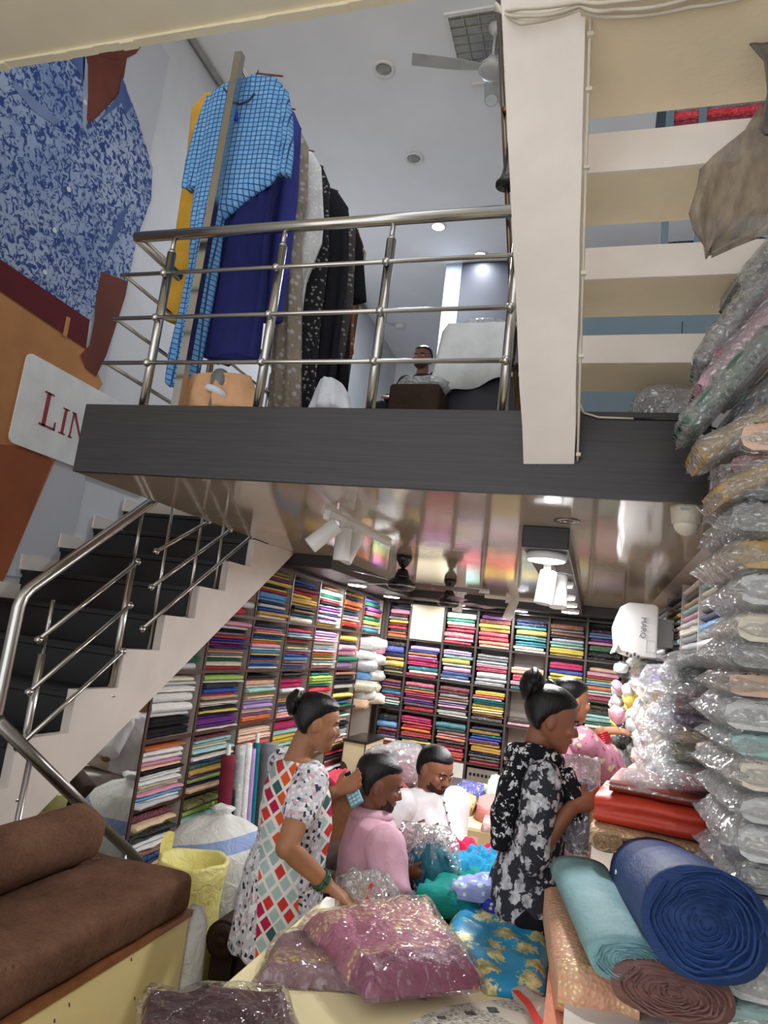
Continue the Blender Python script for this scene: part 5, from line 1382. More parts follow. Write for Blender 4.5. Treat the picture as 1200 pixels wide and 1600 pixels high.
def hand(bm, wrist, d, nrm, size=0.17, curl=0.5, side=1, spread=1.0, thumb=0.6):
    """palm and five fingers; d along the hand, nrm out of the palm, side=+1 puts the thumb at +d x nrm"""
    d = V(d).normalized(); nrm = V(nrm); nrm = (nrm-d*nrm.dot(d)).normalized(); s_ = d.cross(nrm)*side
    L_ = size
    pal = L_*0.5
    w0 = V(wrist)
    rings = []
    for t, hw, th in ((-0.1, 0.15, 0.13), (0.1, 0.19, 0.12), (0.35, 0.235, 0.105), (0.5, 0.24, 0.085)):
        rings.append(ell(w0+d*(L_*t), s_*(L_*hw), nrm*(L_*th), 12))
    loft(bm, rings)
    ln = (0.42, 0.47, 0.44, 0.35)
    for i in range(4):
        base = w0+d*pal*0.95+s_*(L_*(0.17-0.115*i))
        dirn = (d+s_*(0.10-0.07*i)*spread).normalized(); ang = 0.0; p = base; pts = [p-dirn*0.015]
        cur = dirn
        for seg, f in enumerate((0.45, 0.32, 0.23)):
            ang += curl*(0.55, 0.75, 0.55)[seg]
            cur = (dirn*math.cos(ang)+nrm*math.sin(ang))
            p = p+cur*(L_*ln[i]*f); pts.append(p)
        tube(bm, pts, [L_*0.055, L_*0.052, L_*0.048, L_*0.036], 8); ball(bm, pts[-1], L_*0.037, 8, 6)
        for q in pts[1:-1]: ball(bm, q, L_*0.053, 8, 6)
    tb_ = w0+d*(L_*0.12)+s_*(L_*0.15)
    t1 = tb_+(d*0.55+s_*0.75*thumb+nrm*0.35).normalized()*(L_*0.22); t2 = t1+(d*0.85+s_*0.2*thumb+nrm*0.45).normalized()*(L_*0.19)
    tube(bm, [tb_, t1, t2], [L_*0.075, L_*0.062, L_*0.045], 8); ball(bm, t2, L_*0.046, 8, 6); ball(bm, t1, L_*0.06, 8, 6)

class Person:
    def __init__(s, label, loc, yaw, skin, head_h=0.225):
        s.t = thing('person', label, 'person', loc, yaw); s.S = head_h; s.skin = skin
        s.loc = V(loc); s.yaw = yaw; s.bm = new(); s.Ri = Matrix.Rotation(-yaw, 3, 'Z')
    def L(s, wp): return s.Ri @ (V(wp)-s.loc)           # world to local
    def D(s, wd): return s.Ri @ V(wd)
    def head(s, c, yaw=0.0, pitch=0.0, roll=0.0, neck_to=None, neck_r=0.055, jaw=1.0):
        s.HM = Matrix.Translation(V(c)) @ Matrix.Rotation(yaw, 4, 'Z') @ Matrix.Rotation(pitch, 4, 'X') @ Matrix.Rotation(roll, 4, 'Y')
        S = s.S
        add_ring_loft(s.bm, head_rings(S), s.HM)
        # nose, brow, lips, ears, chin
        loft(s.bm, [[s.HM @ (V(p)*S) for p in q] for q in ([(-0.035, 0.39, 0.04), (0.035, 0.39, 0.04), (0.012, 0.42, 0.05), (-0.012, 0.42, 0.05)], [(-0.06, 0.40, -0.06), (0.06, 0.40, -0.06), (0.025, 0.49, -0.05), (-0.025, 0.49, -0.05)], [(-0.085, 0.40, -0.15), (0.085, 0.40, -0.15), (0.035, 0.535, -0.13), (-0.035, 0.535, -0.13)], [(-0.06, 0.39, -0.18), (0.06, 0.39, -0.18), (0.03, 0.48, -0.175), (-0.03, 0.48, -0.175)])])
        ell3(s.bm, (0, 0.395*S, -0.255*S), (0.12*S, 0.05*S, 0.045*S), s.HM); ell3(s.bm, (0, 0.36*S, -0.43*S), (0.11*S, 0.07*S, 0.07*S), s.HM)
        ell3(s.bm, (0, 0.385*S, 0.10*S), (0.24*S, 0.045*S, 0.04*S), s.HM)
        for sx in (-1, 1):
            ell3(s.bm, (sx*0.365*S, -0.03*S, -0.06*S), (0.035*S, 0.085*S, 0.14*S), s.HM)
            ell3(s.bm, (sx*0.2*S, 0.33*S, -0.10*S), (0.11*S, 0.08*S, 0.10*S), s.HM)
        if neck_to is not None:
            b0 = s.HM @ (V((0, -0.10, -0.30))*S)
            limb(s.bm, [neck_to, b0], [neck_r*1.15, neck_r])
        s.S_ = S
    def face(s, lips=True, beard=None, moustache=False):
        S = s.S
        for sx in (-1, 1):
            e = part('eye', eye_w, s.t, lambda bm: ell3(bm, (sx*0.155*S, 0.385*S, 0.0), (0.062*S, 0.03*S, 0.026*S), s.HM), True)
            part('iris', eye_d, e, lambda bm: ell3(bm, (sx*0.155*S, 0.408*S, -0.004*S), (0.028*S, 0.012*S, 0.025*S), s.HM), True)
            part('eyebrow', browm, s.t, lambda bm: loft(bm, [[s.HM @ (V(p)*S) for p in ((sx*x, y-0.02, z-w_), (sx*x, y+0.012, z-w_), (sx*x, y+0.012, z+w_), (sx*x, y-0.02, z+w_))] for x, y, z, w_ in ((0.06, 0.425, 0.085, 0.014), (0.15, 0.415, 0.11, 0.018), (0.25, 0.35, 0.085, 0.008))]))
        part('lips', lipm, s.t, lambda bm: (ell3(bm, (0, 0.437*S, -0.235*S), (0.085*S, 0.018*S, 0.016*S), s.HM), ell3(bm, (0, 0.433*S, -0.268*S), (0.075*S, 0.02*S, 0.02*S), s.HM)), True)
        if beard:
            def bd(bm):
                r = [[V((w_*1.04*math.cos(a), (f_+b_)/2+((f_-b_)/2+0.018)*math.sin(a), z-0.5))*S for a in [PI*j/18 for j in range(19)]] for z, w_, f_, b_ in HEAD[:3]]
                r.append([V((0.30*1.04*math.cos(a), 0.12+0.32*math.sin(a), -0.30+0.13*abs(math.cos(a))**3))*S for a in [PI*j/18 for j in range(19)]])
                loft(bm, [[s.HM @ p for p in q] for q in r], closed=False, cap=False)
            part('beard', M('trimmed_beard', '32211a', rough=0.9, var=0.2, vscale=80), s.t, bd, True)
        if moustache:
            part('moustache', browm, s.t, lambda bm: ell3(bm, (0, 0.44*S, -0.195*S), (0.13*S, 0.025*S, 0.02*S), s.HM), True)
    def hair(s, style='short', bun=None, bunr=0.045):
        S = s.S; bm = new()
        if style == 'short':
            fr = lambda z, f_: (-0.12 if z < 0.40 else (-0.02 if z < 0.55 else (0.12 if z < 0.70 else (0.27 if z < 0.80 else f_+0.0))))
            add_ring_loft(bm, head_rings(S, 0.028, 0.2, fr), s.HM)
        else:
            fr = lambda z, f_: (-0.16 if z < 0.45 else (0.0 if z < 0.58 else (0.17 if z < 0.70 else (0.29 if z < 0.80 else f_+0.0))))
            add_ring_loft(bm, head_rings(S, 0.04, 0.2, fr), s.HM)
        me = remeshed(bm, 'hair', 0.008, 3)
        h = obj('hair', me, hairm, s.t)
        if bun:
            def bn(bm_):
                c = s.HM @ (V(bun)*S)
                ball(bm_, c, bunr, 18, 12, (0.9, 0.85, 1.0))
                for k in range(3):
                    pts = []
                    for i in range(22):
                        a = i*0.42+k*2.1; r = bunr*(1.0-0.03*i)
                        q = V((math.cos(a)*r*0.95, -bunr*0.12*i/6-0.1*bunr, math.sin(a)*r)); pts.append(c+(s.HM.to_3x3() @ q)*0.98)
                    tube(bm_, pts, bunr*0.28, 8)
            part('bun', hairm, h, bn, True)
        return h
    def arm(s, sh, wr, l1, l2, hint, r=(0.052, 0.042, 0.03), hd=None, nrm=None, side=1, curl=0.5, hs=0.165, thumb=0.6):
        el_, w2 = ik(sh, wr, l1, l2, hint)
        limb(s.bm, [sh, el_, w2], list(r))
        hd = (w2-el_) if hd is None else V(hd)
        hand(s.bm, w2+hd.normalized()*0.015, hd, nrm if nrm is not None else V((0, 0, -1)), hs, curl, side, 1.0, thumb)
        return el_, w2
    def torso(s, rings):
        """rings: (centre, half width x, half depth y)"""
        loft(s.bm, [ell(c, (a, 0, 0), (0, b, 0), 18) for c, a, b in rings])
    def leg(s, hp, kn, an, toe, r=(0.085, 0.055, 0.036)):
        limb(s.bm, [hp, kn, an], list(r))
        an, toe = V(an), V(toe)
        limb(s.bm, [an+V((0, 0, -0.02)), (an+toe)/2, toe], [0.034, 0.034, 0.026])
    def finish(s, voxel=0.0065):
        me = remeshed(s.bm, 'body', voxel, 3, 0.5)
        s.body = obj('body', me, s.skin, s.t)
    def cloth(s, name, mat, fn, voxel=0.011, it=4, wr=0.006, wsc=14, color=None):
        bm = new(); fn(bm); me = remeshed(bm, name, voxel, it)
        off = V((s.loc.x*3, 5, 1)); nv = len(me.vertices)
        cos, nrs = [0.0]*(nv*3), [0.0]*(nv*3)
        me.vertices.foreach_get('co', cos); me.vertex_normals.foreach_get('vector', nrs)
        for i in range(0, nv*3, 3):
            f = (1-abs(mnoise.noise(V((cos[i]*wsc, cos[i+1]*wsc, cos[i+2]*wsc*0.45))+off))*2)*wr
            cos[i] += nrs[i]*f; cos[i+1] += nrs[i+1]*f; cos[i+2] += nrs[i+2]*f
        me.vertices.foreach_set('co', cos); me.update()
        return obj(name, me, mat, s.t, color=color)
def sleeve(bm, sh, el_, frac, r0, r1):
    sh, el_ = V(sh), V(el_); e = sh.lerp(el_, frac)
    limb(bm, [sh, e], [r0, r1])
    d = (e-sh).normalized(); a, b = frame_of(d)
    loft(bm, [ell(e-d*0.02, a*r1, b*r1, 14), ell(e+d*0.012, a*r1*1.02, b*r1*1.02, 14)])

def floral_mat(name, bgc, c1, c2, scale=11, thr=0.36, c3=None):
    m, N, L, b = nodes_of(name); co = texco(N)
    w_ = N.new('ShaderNodeTexNoise'); w_.inputs['Scale'].default_value = scale*2.2; w_.inputs['Detail'].default_value = 2; L.new(co, w_.inputs['Vector'])
    wv = N.new('ShaderNodeVectorMath'); wv.operation = 'MULTIPLY_ADD'; L.new(w_.outputs['Color'], wv.inputs[0]); wv.inputs[1].default_value = (0.05, 0.05, 0.05); L.new(co, wv.inputs[2])
    v = N.new('ShaderNodeTexVoronoi'); v.inputs['Scale'].default_value = scale; L.new(wv.outputs[0], v.inputs['Vector'])
    f = ramp(N, L, v.outputs['Distance'], [(thr, (1, 1, 1)), (thr+0.06, (0, 0, 0))])
    sh = ramp(N, L, noise(N, L, co, scale*1.6, 3), [(0.35, C8(c1)), (0.65, C8(c2))])
    col = mixc(N, L, f, C8(bgc), sh)
    if c3:
        v2 = voro(N, L, wv.outputs[0], scale*1.7); col = mixc(N, L, ramp(N, L, v2, [(0.2, (1, 1, 1)), (0.26, (0, 0, 0))]), col, C8(c3))
    L.new(col, b.inputs['Base Color']); setp(b, Roughness=0.85); b.inputs['Specular IOR Level'].default_value = 0.2
    bump(N, L, b, noise(N, L, co, 25, 4), 0.25, 0.008); return m
def plain_cloth(name, c, rough=0.85, wr=18):
    m, N, L, b = nodes_of(name); co = texco(N); cc_ = C8(c)
    L.new(ramp(N, L, noise(N, L, co, 7, 4), [(0.3, tuple(x*0.9 for x in cc_)), (0.7, tuple(min(1, x*1.06) for x in cc_))]), b.inputs['Base Color'])
    setp(b, Roughness=rough); b.inputs['Specular IOR Level'].default_value = 0.2
    bump(N, L, b, noise(N, L, co, wr, 5, 0.6, 0.6), 0.3, 0.012); return m

# ------------------------------------------------------------------ woman in the printed kurta, standing at the left of the table
def hexprint():
    m, N, L, b = nodes_of('grey_hexagon_and_diamond_print'); co = texco(N)
    v = N.new('ShaderNodeTexVoronoi'); v.inputs['Scale'].default_value = 75; v.inputs['Randomness'].default_value = 0.6; L.new(co, v.inputs['Vector'])
    sep = N.new('ShaderNodeSeparateColor'); L.new(v.outputs['Color'], sep.inputs[0])
    hexc = ramp(N, L, sep.outputs[0], [(0.0, C8('2f3442')), (0.12, C8('8d8f9a')), (0.2, C8('c9c6cc')), (0.7, C8('e6e2e4')), (0.93, C8('c9a0a8'))], 'CONSTANT')
    # diamond lattice rotated 45 degrees in the y-z plane
    sx = N.new('ShaderNodeSeparateXYZ'); L.new(co, sx.inputs[0])
    hh = mathn(N, L, 'ADD', mathn(N, L, 'MULTIPLY', sx.outputs[0], 0.43), mathn(N, L, 'MULTIPLY', sx.outputs[1], 0.9))
    w1 = mathn(N, L, 'ADD', hh, mathn(N, L, 'MULTIPLY', sx.outputs[2], 0.8)); w2 = mathn(N, L, 'SUBTRACT', hh, mathn(N, L, 'MULTIPLY', sx.outputs[2], 0.8))
    cmb = N.new('ShaderNodeCombineXYZ'); L.new(w1, cmb.inputs[0]); L.new(w2, cmb.inputs[1])
    d = N.new('ShaderNodeTexVoronoi'); d.voronoi_dimensions = '2D'; d.distance = 'CHEBYCHEV'; d.inputs['Scale'].default_value = 17; d.inputs['Randomness'].default_value = 0.12; L.new(cmb.outputs[0], d.inputs['Vector'])
    s2 = N.new('ShaderNodeSeparateColor'); L.new(d.outputs['Color'], s2.inputs[0])
    dc = ramp(N, L, s2.outputs[0], [(0.0, C8('a8bdb9')), (0.30, C8('c83a34')), (0.50, C8('96acaa')), (0.58, C8('b01f4c')), (0.75, C8('3c5c5c')), (0.86, C8('d9562f'))], 'CONSTANT')
    dia = mixc(N, L, ramp(N, L, d.outputs['Distance'], [(0.36, (0, 0, 0)), (0.41, (1, 1, 1))]), dc, C8('e2ddd6'))
    # the diamond panel runs down the back and the front edge
    yy = mathn(N, L, 'ADD', hh, mathn(N, L, 'MULTIPLY', mathn(N, L, 'SUBTRACT', sx.outputs[2], 1.0), 0.12))
    pan = mathn(N, L, 'MULTIPLY', mathn(N, L, 'GREATER_THAN', yy, -0.13), mathn(N, L, 'LESS_THAN', yy, 0.03))
    pan2 = mathn(N, L, 'GREATER_THAN', yy, 0.115)
    L.new(mixc(N, L, mathn(N, L, 'MAXIMUM', pan, pan2), hexc, dia), b.inputs['Base Color']); setp(b, Roughness=0.85); b.inputs['Specular IOR Level'].default_value = 0.2
    bump(N, L, b, noise(N, L, co, 22, 4), 0.25, 0.01); return m, hexc
def sleeveprint():
    m, N, L, b = nodes_of('grey_hexagon_print'); co = texco(N)
    v = N.new('ShaderNodeTexVoronoi'); v.inputs['Scale'].default_value = 75; v.inputs['Randomness'].default_value = 0.75; L.new(co, v.inputs['Vector'])
    sep = N.new('ShaderNodeSeparateColor'); L.new(v.outputs['Color'], sep.inputs[0])
    L.new(ramp(N, L, sep.outputs[0], [(0.0, C8('2f3442')), (0.14, C8('8d8f9a')), (0.24, C8('c9c6cc')), (0.7, C8('e6e2e4')), (0.92, C8('c9a0a8'))], 'CONSTANT'), b.inputs['Base Color'])
    setp(b, Roughness=0.85); bump(N, L, b, noise(N, L, co, 22, 4), 0.25, 0.01); return m
hexm, _ = hexprint(); slm = sleeveprint()
W1 = Person('woman in a grey hexagon print kurta with diamond panels leaning on the cream table', (-1.16, 2.88, 0), math.radians(-42), skin_mat('warm_brown_skin', '9a6a4c'), 0.225)
hc = W1.L(PY(492, 1132, 2.88)); hc = V((0.0, 0.05, 1.40))
W1.head(hc, -0.36, -0.18, 0, V((0, -0.02, 1.22)), 0.052)
shR, shL = V((0.155, -0.02, 1.185)), V((-0.155, 0.0, 1.185))
W1.torso([(V((0, -0.01, 1.25)), 0.06, 0.05), (V((0, -0.015, 1.20)), 0.15, 0.075), (V((0, 0, 1.05)), 0.16, 0.12), (V((0, 0, 0.85)), 0.15, 0.12), (V((0, -0.02, 0.70)), 0.18, 0.14), (V((0, -0.01, 0.62)), 0.15, 0.12)])
wrR = W1.L(PY(510, 1382, 2.72)); wrL = W1.L(PY(520, 1238, 2.98))
elR, wR = W1.arm(shR, wrR, 0.27, 0.23, V((0.25, -1, 0)), (0.056, 0.045, 0.031), W1.D((0.95, 0.0, -0.35)), W1.D((0, 0, -1)), 1, 0.25)
elL, wL = W1.arm(shL, wrL, 0.27, 0.23, V((-0.4, -0.3, -1)), (0.054, 0.043, 0.03), W1.D((0.8, 0.1, 0.5)), W1.D((0.3, -0.6, 0.5)), -1, 0.6)
for sx in (-1, 1): W1.leg((sx*0.085, -0.01, 0.68), (sx*0.09, 0.02, 0.38), (sx*0.085, -0.02, 0.07), (sx*0.09, 0.15, 0.03))
W1.finish(); W1.face(); W1.hair('long', (0, -0.50, 0.22), 0.05)
def kurta(bm):
    R_ = [(1.235, 0.075, 0.065, -0.01), (1.20, 0.155, 0.085, -0.01), (1.12, 0.178, 0.125, 0.0), (1.0, 0.18, 0.145, 0.01), (0.90, 0.172, 0.14, 0.01), (0.80, 0.19, 0.155, -0.01), (0.68, 0.195, 0.165, -0.01), (0.58, 0.195, 0.175, -0.01), (0.52, 0.20, 0.18, -0.01), (0.50, 0.195, 0.175, -0.01)]
    rings = []
    for z, a, b, y in R_:
        ring = []
        for j in range(36):
            an = 2*PI*j/36; fl = max(0, 0.75-z)*0.10*math.sin(an*7+z*2)
            ring.append(V(((a*(1+fl))*math.cos(an), y+(b*(1+fl))*math.sin(an), z)))
        rings.append(ring)
    loft(bm, rings)
W1.cloth('kurta', hexm, kurta)
W1.cloth('sleeve', slm, lambda bm: sleeve(bm, shR+V((0.0, 0, 0.0)), elR, 0.5, 0.078, 0.066), 0.009)
W1.cloth('sleeve', slm, lambda bm: sleeve(bm, shL, elL, 0.5, 0.078, 0.066), 0.009)
W1.cloth('trousers', plain_cloth('dark_leggings', '33222b'), lambda bm: [limb(bm, [(sx*0.085, -0.01, 0.62), (sx*0.09, 0.02, 0.38), (sx*0.085, -0.02, 0.09)], [0.095, 0.07, 0.05]) for sx in (-1, 1)])
def bangle(bm, c, d, r, th=0.006, n=3):
    a, b = frame_of(V(d)); d = V(d).normalized()
    for k in range(n):
        pts = [c+d*(k*0.011)+a*r*math.cos(t)+b*r*math.sin(t) for t in [2*PI*i/20 for i in range(21)]]
        tube(bm, pts, th, 6)
fd = (wR-elR).normalized()
part('bangle', M('green_glass', '1d4a34', rough=0.15), W1.t, lambda bm: bangle(bm, wR-fd*0.035, fd, 0.037, 0.007, 2), True)
# phone in her left hand
ph = thing('phone', 'teal keypad phone with dark screen held by the woman in printed kurta', 'phone', PY(549, 1233, 3.0))
ph.rotation_euler = (math.radians(62), math.radians(-38), math.radians(8))
part('body', M('teal_plastic', '5d9aa6', rough=0.35), ph, lambda bm: (box2(bm, (-0.03, -0.075, -0.008), (0.03, 0.075, 0.008)), bevel(bm, 0.006, 3)), True)
part('screen', M('dark_screen', '1d1d2b', rough=0.1), ph, lambda bm: box2(bm, (-0.026, 0.0, 0.0081), (0.026, 0.07, 0.0095)))
for i in range(4):
    for j in range(3):
        part('key', M('pale_keys', '9fc4cb', rough=0.4), ph, lambda bm: box2(bm, (-0.024+j*0.017, -0.07+i*0.016, 0.0081), (-0.011+j*0.017, -0.059+i*0.016, 0.011)))

# ------------------------------------------------------------------ woman in the black and white floral tunic
bwm = floral_mat('black_white_floral', '33343a', '8f9197', 'd9d9dc', 24, 0.47)
W2 = Person('woman in a black and white floral tunic holding a packet behind the table', (-0.185, 2.98, 0), math.radians(-76), skin_mat('brown_skin', '8d5c44'), 0.235)
W2.head(V((0, 0.035, 1.55)), -0.05, -0.26, 0, V((0, -0.02, 1.36)), 0.05)
shR, shL = V((0.15, -0.01, 1.335)), V((-0.15, 0.0, 1.335))
W2.torso([(V((0, -0.02, 1.39)), 0.06, 0.05), (V((0, -0.015, 1.34)), 0.14, 0.07), (V((0, 0, 1.2)), 0.15, 0.11), (V((0, 0, 1.02)), 0.13, 0.105), (V((0, -0.02, 0.88)), 0.165, 0.125), (V((0, -0.01, 0.78)), 0.14, 0.11)])
wrR = W2.L(PY(893, 1262, 2.86)); wrL = W2.L(PY(880, 1240, 3.02))
elR, wR = W2.arm(shR, wrR, 0.28, 0.24, V((0.2, -0.8, -0.6)), (0.05, 0.04, 0.027), W2.D((0.75, 0.25, 0.35)), W2.D((0.1, 0.7, 0.2)), 1, 0.9)
elL, wL = W2.arm(shL, wrL, 0.28, 0.24, V((-0.3, -0.6, -0.8)), (0.05, 0.04, 0.027), W2.D((0.8, -0.1, 0.1)), W2.D((0, -0.5, 0.6)), -1, 0.8)
for sx in (-1, 1): W2.leg((sx*0.085, -0.01, 0.80), (sx*0.09, 0.02, 0.45), (sx*0.085, -0.02, 0.07), (sx*0.09, 0.15, 0.03))
W2.finish(); W2.face(); W2.hair('long', (0, -0.48, 0.40), 0.062)
def tunic(bm):
    R_ = [(1.385, 0.07, 0.06, -0.015), (1.35, 0.15, 0.08, -0.015), (1.26, 0.165, 0.11, 0.0), (1.14, 0.165, 0.118, 0.0), (1.04, 0.16, 0.115, -0.005), (0.95, 0.18, 0.135, -0.01), (0.86, 0.19, 0.155, -0.01), (0.85, 0.185, 0.15, -0.01)]
    loft(bm, [[V((a*math.cos(t)*(1+max(0, 1.0-z)*0.12*math.sin(6*t)), y+b*math.sin(t), z-(0.06*math.cos(t) if z < 0.9 else 0))) for t in [2*PI*j/32 for j in range(32)]] for z, a, b, y in R_])
W2.cloth('tunic', bwm, tunic)
W2.cloth('sleeve', bwm, lambda bm: (limb(bm, [shR, elR, elR.lerp(wR, 0.12)], [0.07, 0.056, 0.054])), 0.009)
W2.cloth('sleeve', bwm, lambda bm: (limb(bm, [shL, elL, elL.lerp(wL, 0.12)], [0.075, 0.06, 0.058])), 0.009)
part('cuff', M('white_cuff', 'e6e3e0', rough=0.8), W2.t, lambda bm: tube(bm, [elR.lerp(wR, 0.08), elR.lerp(wR, 0.2)], [0.058, 0.054], 16), True)
W2.cloth('trousers', plain_cloth('black_trousers', '17171c'), lambda bm: [limb(bm, [(sx*0.085, -0.01, 0.84), (sx*0.095, 0.01, 0.45), (sx*0.09, -0.02, 0.08)], [0.11, 0.08, 0.06]) for sx in (-1, 1)])
scm = floral_mat('black_scarf_print', '17171b', 'c9c9cc', 'e2e2e2', 34, 0.30)
def scarf(bm):
    pts = [V((0.09*math.cos(a), -0.02+0.085*math.sin(a), 1.385+0.03*math.sin(a+2))) for a in [2*PI*i/24 for i in range(25)]]
    tube(bm, pts, 0.035, 10)
    tube(bm, [V((0.06, -0.08, 1.38)), V((0.10, -0.115, 1.3)), V((0.09, -0.135, 1.18)), V((0.08, -0.14, 1.05))], [0.04, 0.05, 0.05, 0.03], 10)
    tube(bm, [V((0.08, 0.08, 1.36)), V((0.12, 0.12, 1.28)), V((0.13, 0.125, 1.2))], [0.035, 0.04, 0.02], 10)
W2.cloth('scarf', scm, scarf, 0.009, 2, 0.006, 22)
# packet in her hands
pk = thing('packed_suit', 'lavender and grey suit in a clear plastic pouch held by the woman in floral tunic', 'packed garment', PY(905, 1262, 2.95))
def pouch(bm):
    rings = []
    for z, a, b in ((-0.16, 0.035, 0.018), (-0.1, 0.05, 0.03), (0.0, 0.058, 0.035), (0.06, 0.06, 0.03), (0.10, 0.055, 0.02)):
        rings.append([V((a*math.cos(t), b*math.sin(t), z))+mnoise.noise_vector(V((math.cos(t)*2, math.sin(t)*2, z*14)))*0.012 for t in [2*PI*i/20 for i in range(20)]])
    loft(bm, rings)
part('cloth', pack_print, pk, pouch, True, color=C8('7a6c8e'))
part('plastic_pouch', film_heavy, pk, lambda bm: loft(bm, [[V((a*math.cos(t), b*math.sin(t), z))+mnoise.noise_vector(V((math.cos(t)*3, math.sin(t)*3, z*18)))*0.010 for t in [2*PI*i/24 for i in range(24)]] for z, a, b in ((-0.2, 0.045, 0.02), (-0.1, 0.062, 0.04), (0.03, 0.07, 0.045), (0.12, 0.07, 0.03), (0.19, 0.065, 0.012))]), True)

# ------------------------------------------------------------------ woman in the pink floral dress reaching to the packets
pkm = floral_mat('pink_floral', 'c2849a', 'e6c9c4', 'e0cf9c', 15, 0.30, 'b03a66')
W3 = Person('woman in a pink floral dress reaching for the plastic packets', (-0.13, 4.05, 0), math.radians(-48), skin_mat('light_brown_skin', 'a97352'), 0.225)
W3.head(V((0, 0.03, 1.575)), -0.2, -0.1, 0, V((0, -0.02, 1.40)), 0.05)
shR, shL = V((0.16, -0.01, 1.38)), V((-0.15, 0.0, 1.37))
W3.torso([(V((0, -0.02, 1.43)), 0.06, 0.05), (V((0, -0.015, 1.38)), 0.14, 0.07), (V((0, 0, 1.23)), 0.15, 0.11), (V((0, 0, 1.05)), 0.14, 0.11), (V((0, -0.02, 0.9)), 0.17, 0.13), (V((0, -0.01, 0.8)), 0.15, 0.11)])
wrR = W3.L(PY(938, 1142, 4.08)); wrL = V((-0.2, 0.2, 1.05))
elR, wR = W3.arm(shR, wrR, 0.28, 0.24, V((0.5, -0.3, -1)), (0.052, 0.042, 0.028), W3.D((1, 0.15, 0.15)), W3.D((0.2, 0.3, -1)), 1, 0.3)
elL, wL = W3.arm(shL, wrL, 0.28, 0.24, V((-0.5, -0.6, -0.4)), (0.052, 0.042, 0.028), None, V((1, 0, 0)), -1, 0.5)
for sx in (-1, 1): W3.leg((sx*0.085, -0.01, 0.82), (sx*0.09, 0.02, 0.46), (sx*0.085, -0.02, 0.07), (sx*0.09, 0.15, 0.03))
W3.finish(); W3.face(); W3.hair('long', (0, -0.6, 0.10), 0.055)
def dress(bm):
    R_ = [(1.425, 0.07, 0.06, -0.015), (1.39, 0.155, 0.085, -0.015), (1.3, 0.175, 0.125, 0.0), (1.15, 0.17, 0.14, 0.0), (1.06, 0.165, 0.135, 0.0), (0.95, 0.19, 0.16, -0.01), (0.7, 0.20, 0.18, -0.02), (0.4, 0.22, 0.2, -0.02), (0.22, 0.235, 0.215, -0.02), (0.2, 0.23, 0.21, -0.02)]
    loft(bm, [[V((a*math.cos(t)*(1+max(0, 0.9-z)*0.12*math.sin(7*t)), y+b*math.sin(t)*(1+max(0, 0.9-z)*0.12*math.sin(7*t)), z)) for t in [2*PI*j/36 for j in range(36)]] for z, a, b, y in R_])
W3.cloth('dress', pkm, dress)
W3.cloth('sleeve', pkm, lambda bm: limb(bm, [shR, elR, elR.lerp(wR, 0.5)], [0.078, 0.062, 0.052]), 0.009)
W3.cloth('sleeve', pkm, lambda bm: limb(bm, [shL, elL, elL.lerp(wL, 0.5)], [0.078, 0.062, 0.052]), 0.009)
fd = (wR-elR).normalized()
part('bangles', M('red_bangles', 'a5182c', rough=0.2), W3.t, lambda bm: bangle(bm, wR-fd*0.06, fd, 0.036, 0.007, 5), True)

# ------------------------------------------------------------------ low seating platform where the two men sit
gd = thing('seating_platform', 'low white sheeted sitting platform under the two seated men', 'platform', (-0.9, 3.0, 0))
part('sheet', plain_cloth('white_sheet', 'd8d2c8'), gd, lambda bm: (box2(bm, (0.0, 0.0, 0.1), (0.5, 1.5, 0.52)), bevel(bm, 0.03, 3)), True)
part('base', brown_edge, gd, lambda bm: box2(bm, (0.02, 0.02, 0), (0.48, 1.48, 0.1)))

# ------------------------------------------------------------------ man in the pink polo shirt
skin_d = skin_mat('dark_brown_skin', '7a4d39')
polo_m = plain_cloth('pink_polo_knit', 'c99dab', 0.8, 26)
jean = plain_cloth('grey_blue_denim', '70808c', 0.8, 40)
base1 = PY(562, 1400, 3.12)
P1 = Person('seated man in a pink polo shirt and jeans folding teal cloth', (base1.x+0.02, 3.12, 0.52), math.radians(-62), skin_d, 0.235)
P1.head(P1.L(PY(592, 1222, 3.12))+V((0, 0.0, 0)), -0.1, -0.28, 0, V((0, 0.0, 0.50)), 0.055)
shR, shL = V((0.205, 0.02, 0.43)), V((-0.205, 0.04, 0.43))
P1.torso([(V((0, 0.0, 0.52)), 0.06, 0.055), (V((0, 0.0, 0.465)), 0.17, 0.085), (V((0, 0.0, 0.33)), 0.175, 0.115), (V((0, 0.0, 0.15)), 0.16, 0.12), (V((0, -0.01, 0.06)), 0.18, 0.13), (V((0, -0.01, 0.01)), 0.15, 0.11)])
wrR = P1.L(PY(628, 1364, 3.05)); wrL = P1.L(PY(634, 1308, 3.2))
elR, wR = P1.arm(shR, wrR, 0.29, 0.25, V((1.0, -0.25, -0.6)), (0.056, 0.045, 0.032), P1.D((1, 0.1, 0.05)), P1.D((0, 0.5, 0.5)), 1, 1.1, 0.18)
elL, wL = P1.arm(shL, wrL, 0.29, 0.25, V((-0.5, -0.5, -0.7)), (0.056, 0.045, 0.032), P1.D((1, -0.1, 0.25)), P1.D((0, -0.6, 0.4)), -1, 0.5, 0.18)
for sx in (-1, 1): P1.leg((sx*0.1, 0.03, 0.09), (sx*0.22, 0.38, 0.12), (sx*-0.06, 0.34, 0.05), (sx*-0.15, 0.37, 0.04), (0.09, 0.062, 0.04))
P1.finish(); P1.face(beard=True); P1.hair('short')
def polo(bm):
    loft(bm, [ell(V((0, y, z)), (a, 0, 0), (0, b, 0), 28) for z, a, b, y in ((0.51, 0.075, 0.07, 0), (0.475, 0.175, 0.095, 0), (0.36, 0.175, 0.125, 0), (0.2, 0.165, 0.135, 0.0), (0.08, 0.175, 0.145, -0.01), (0.02, 0.175, 0.14, -0.01))])
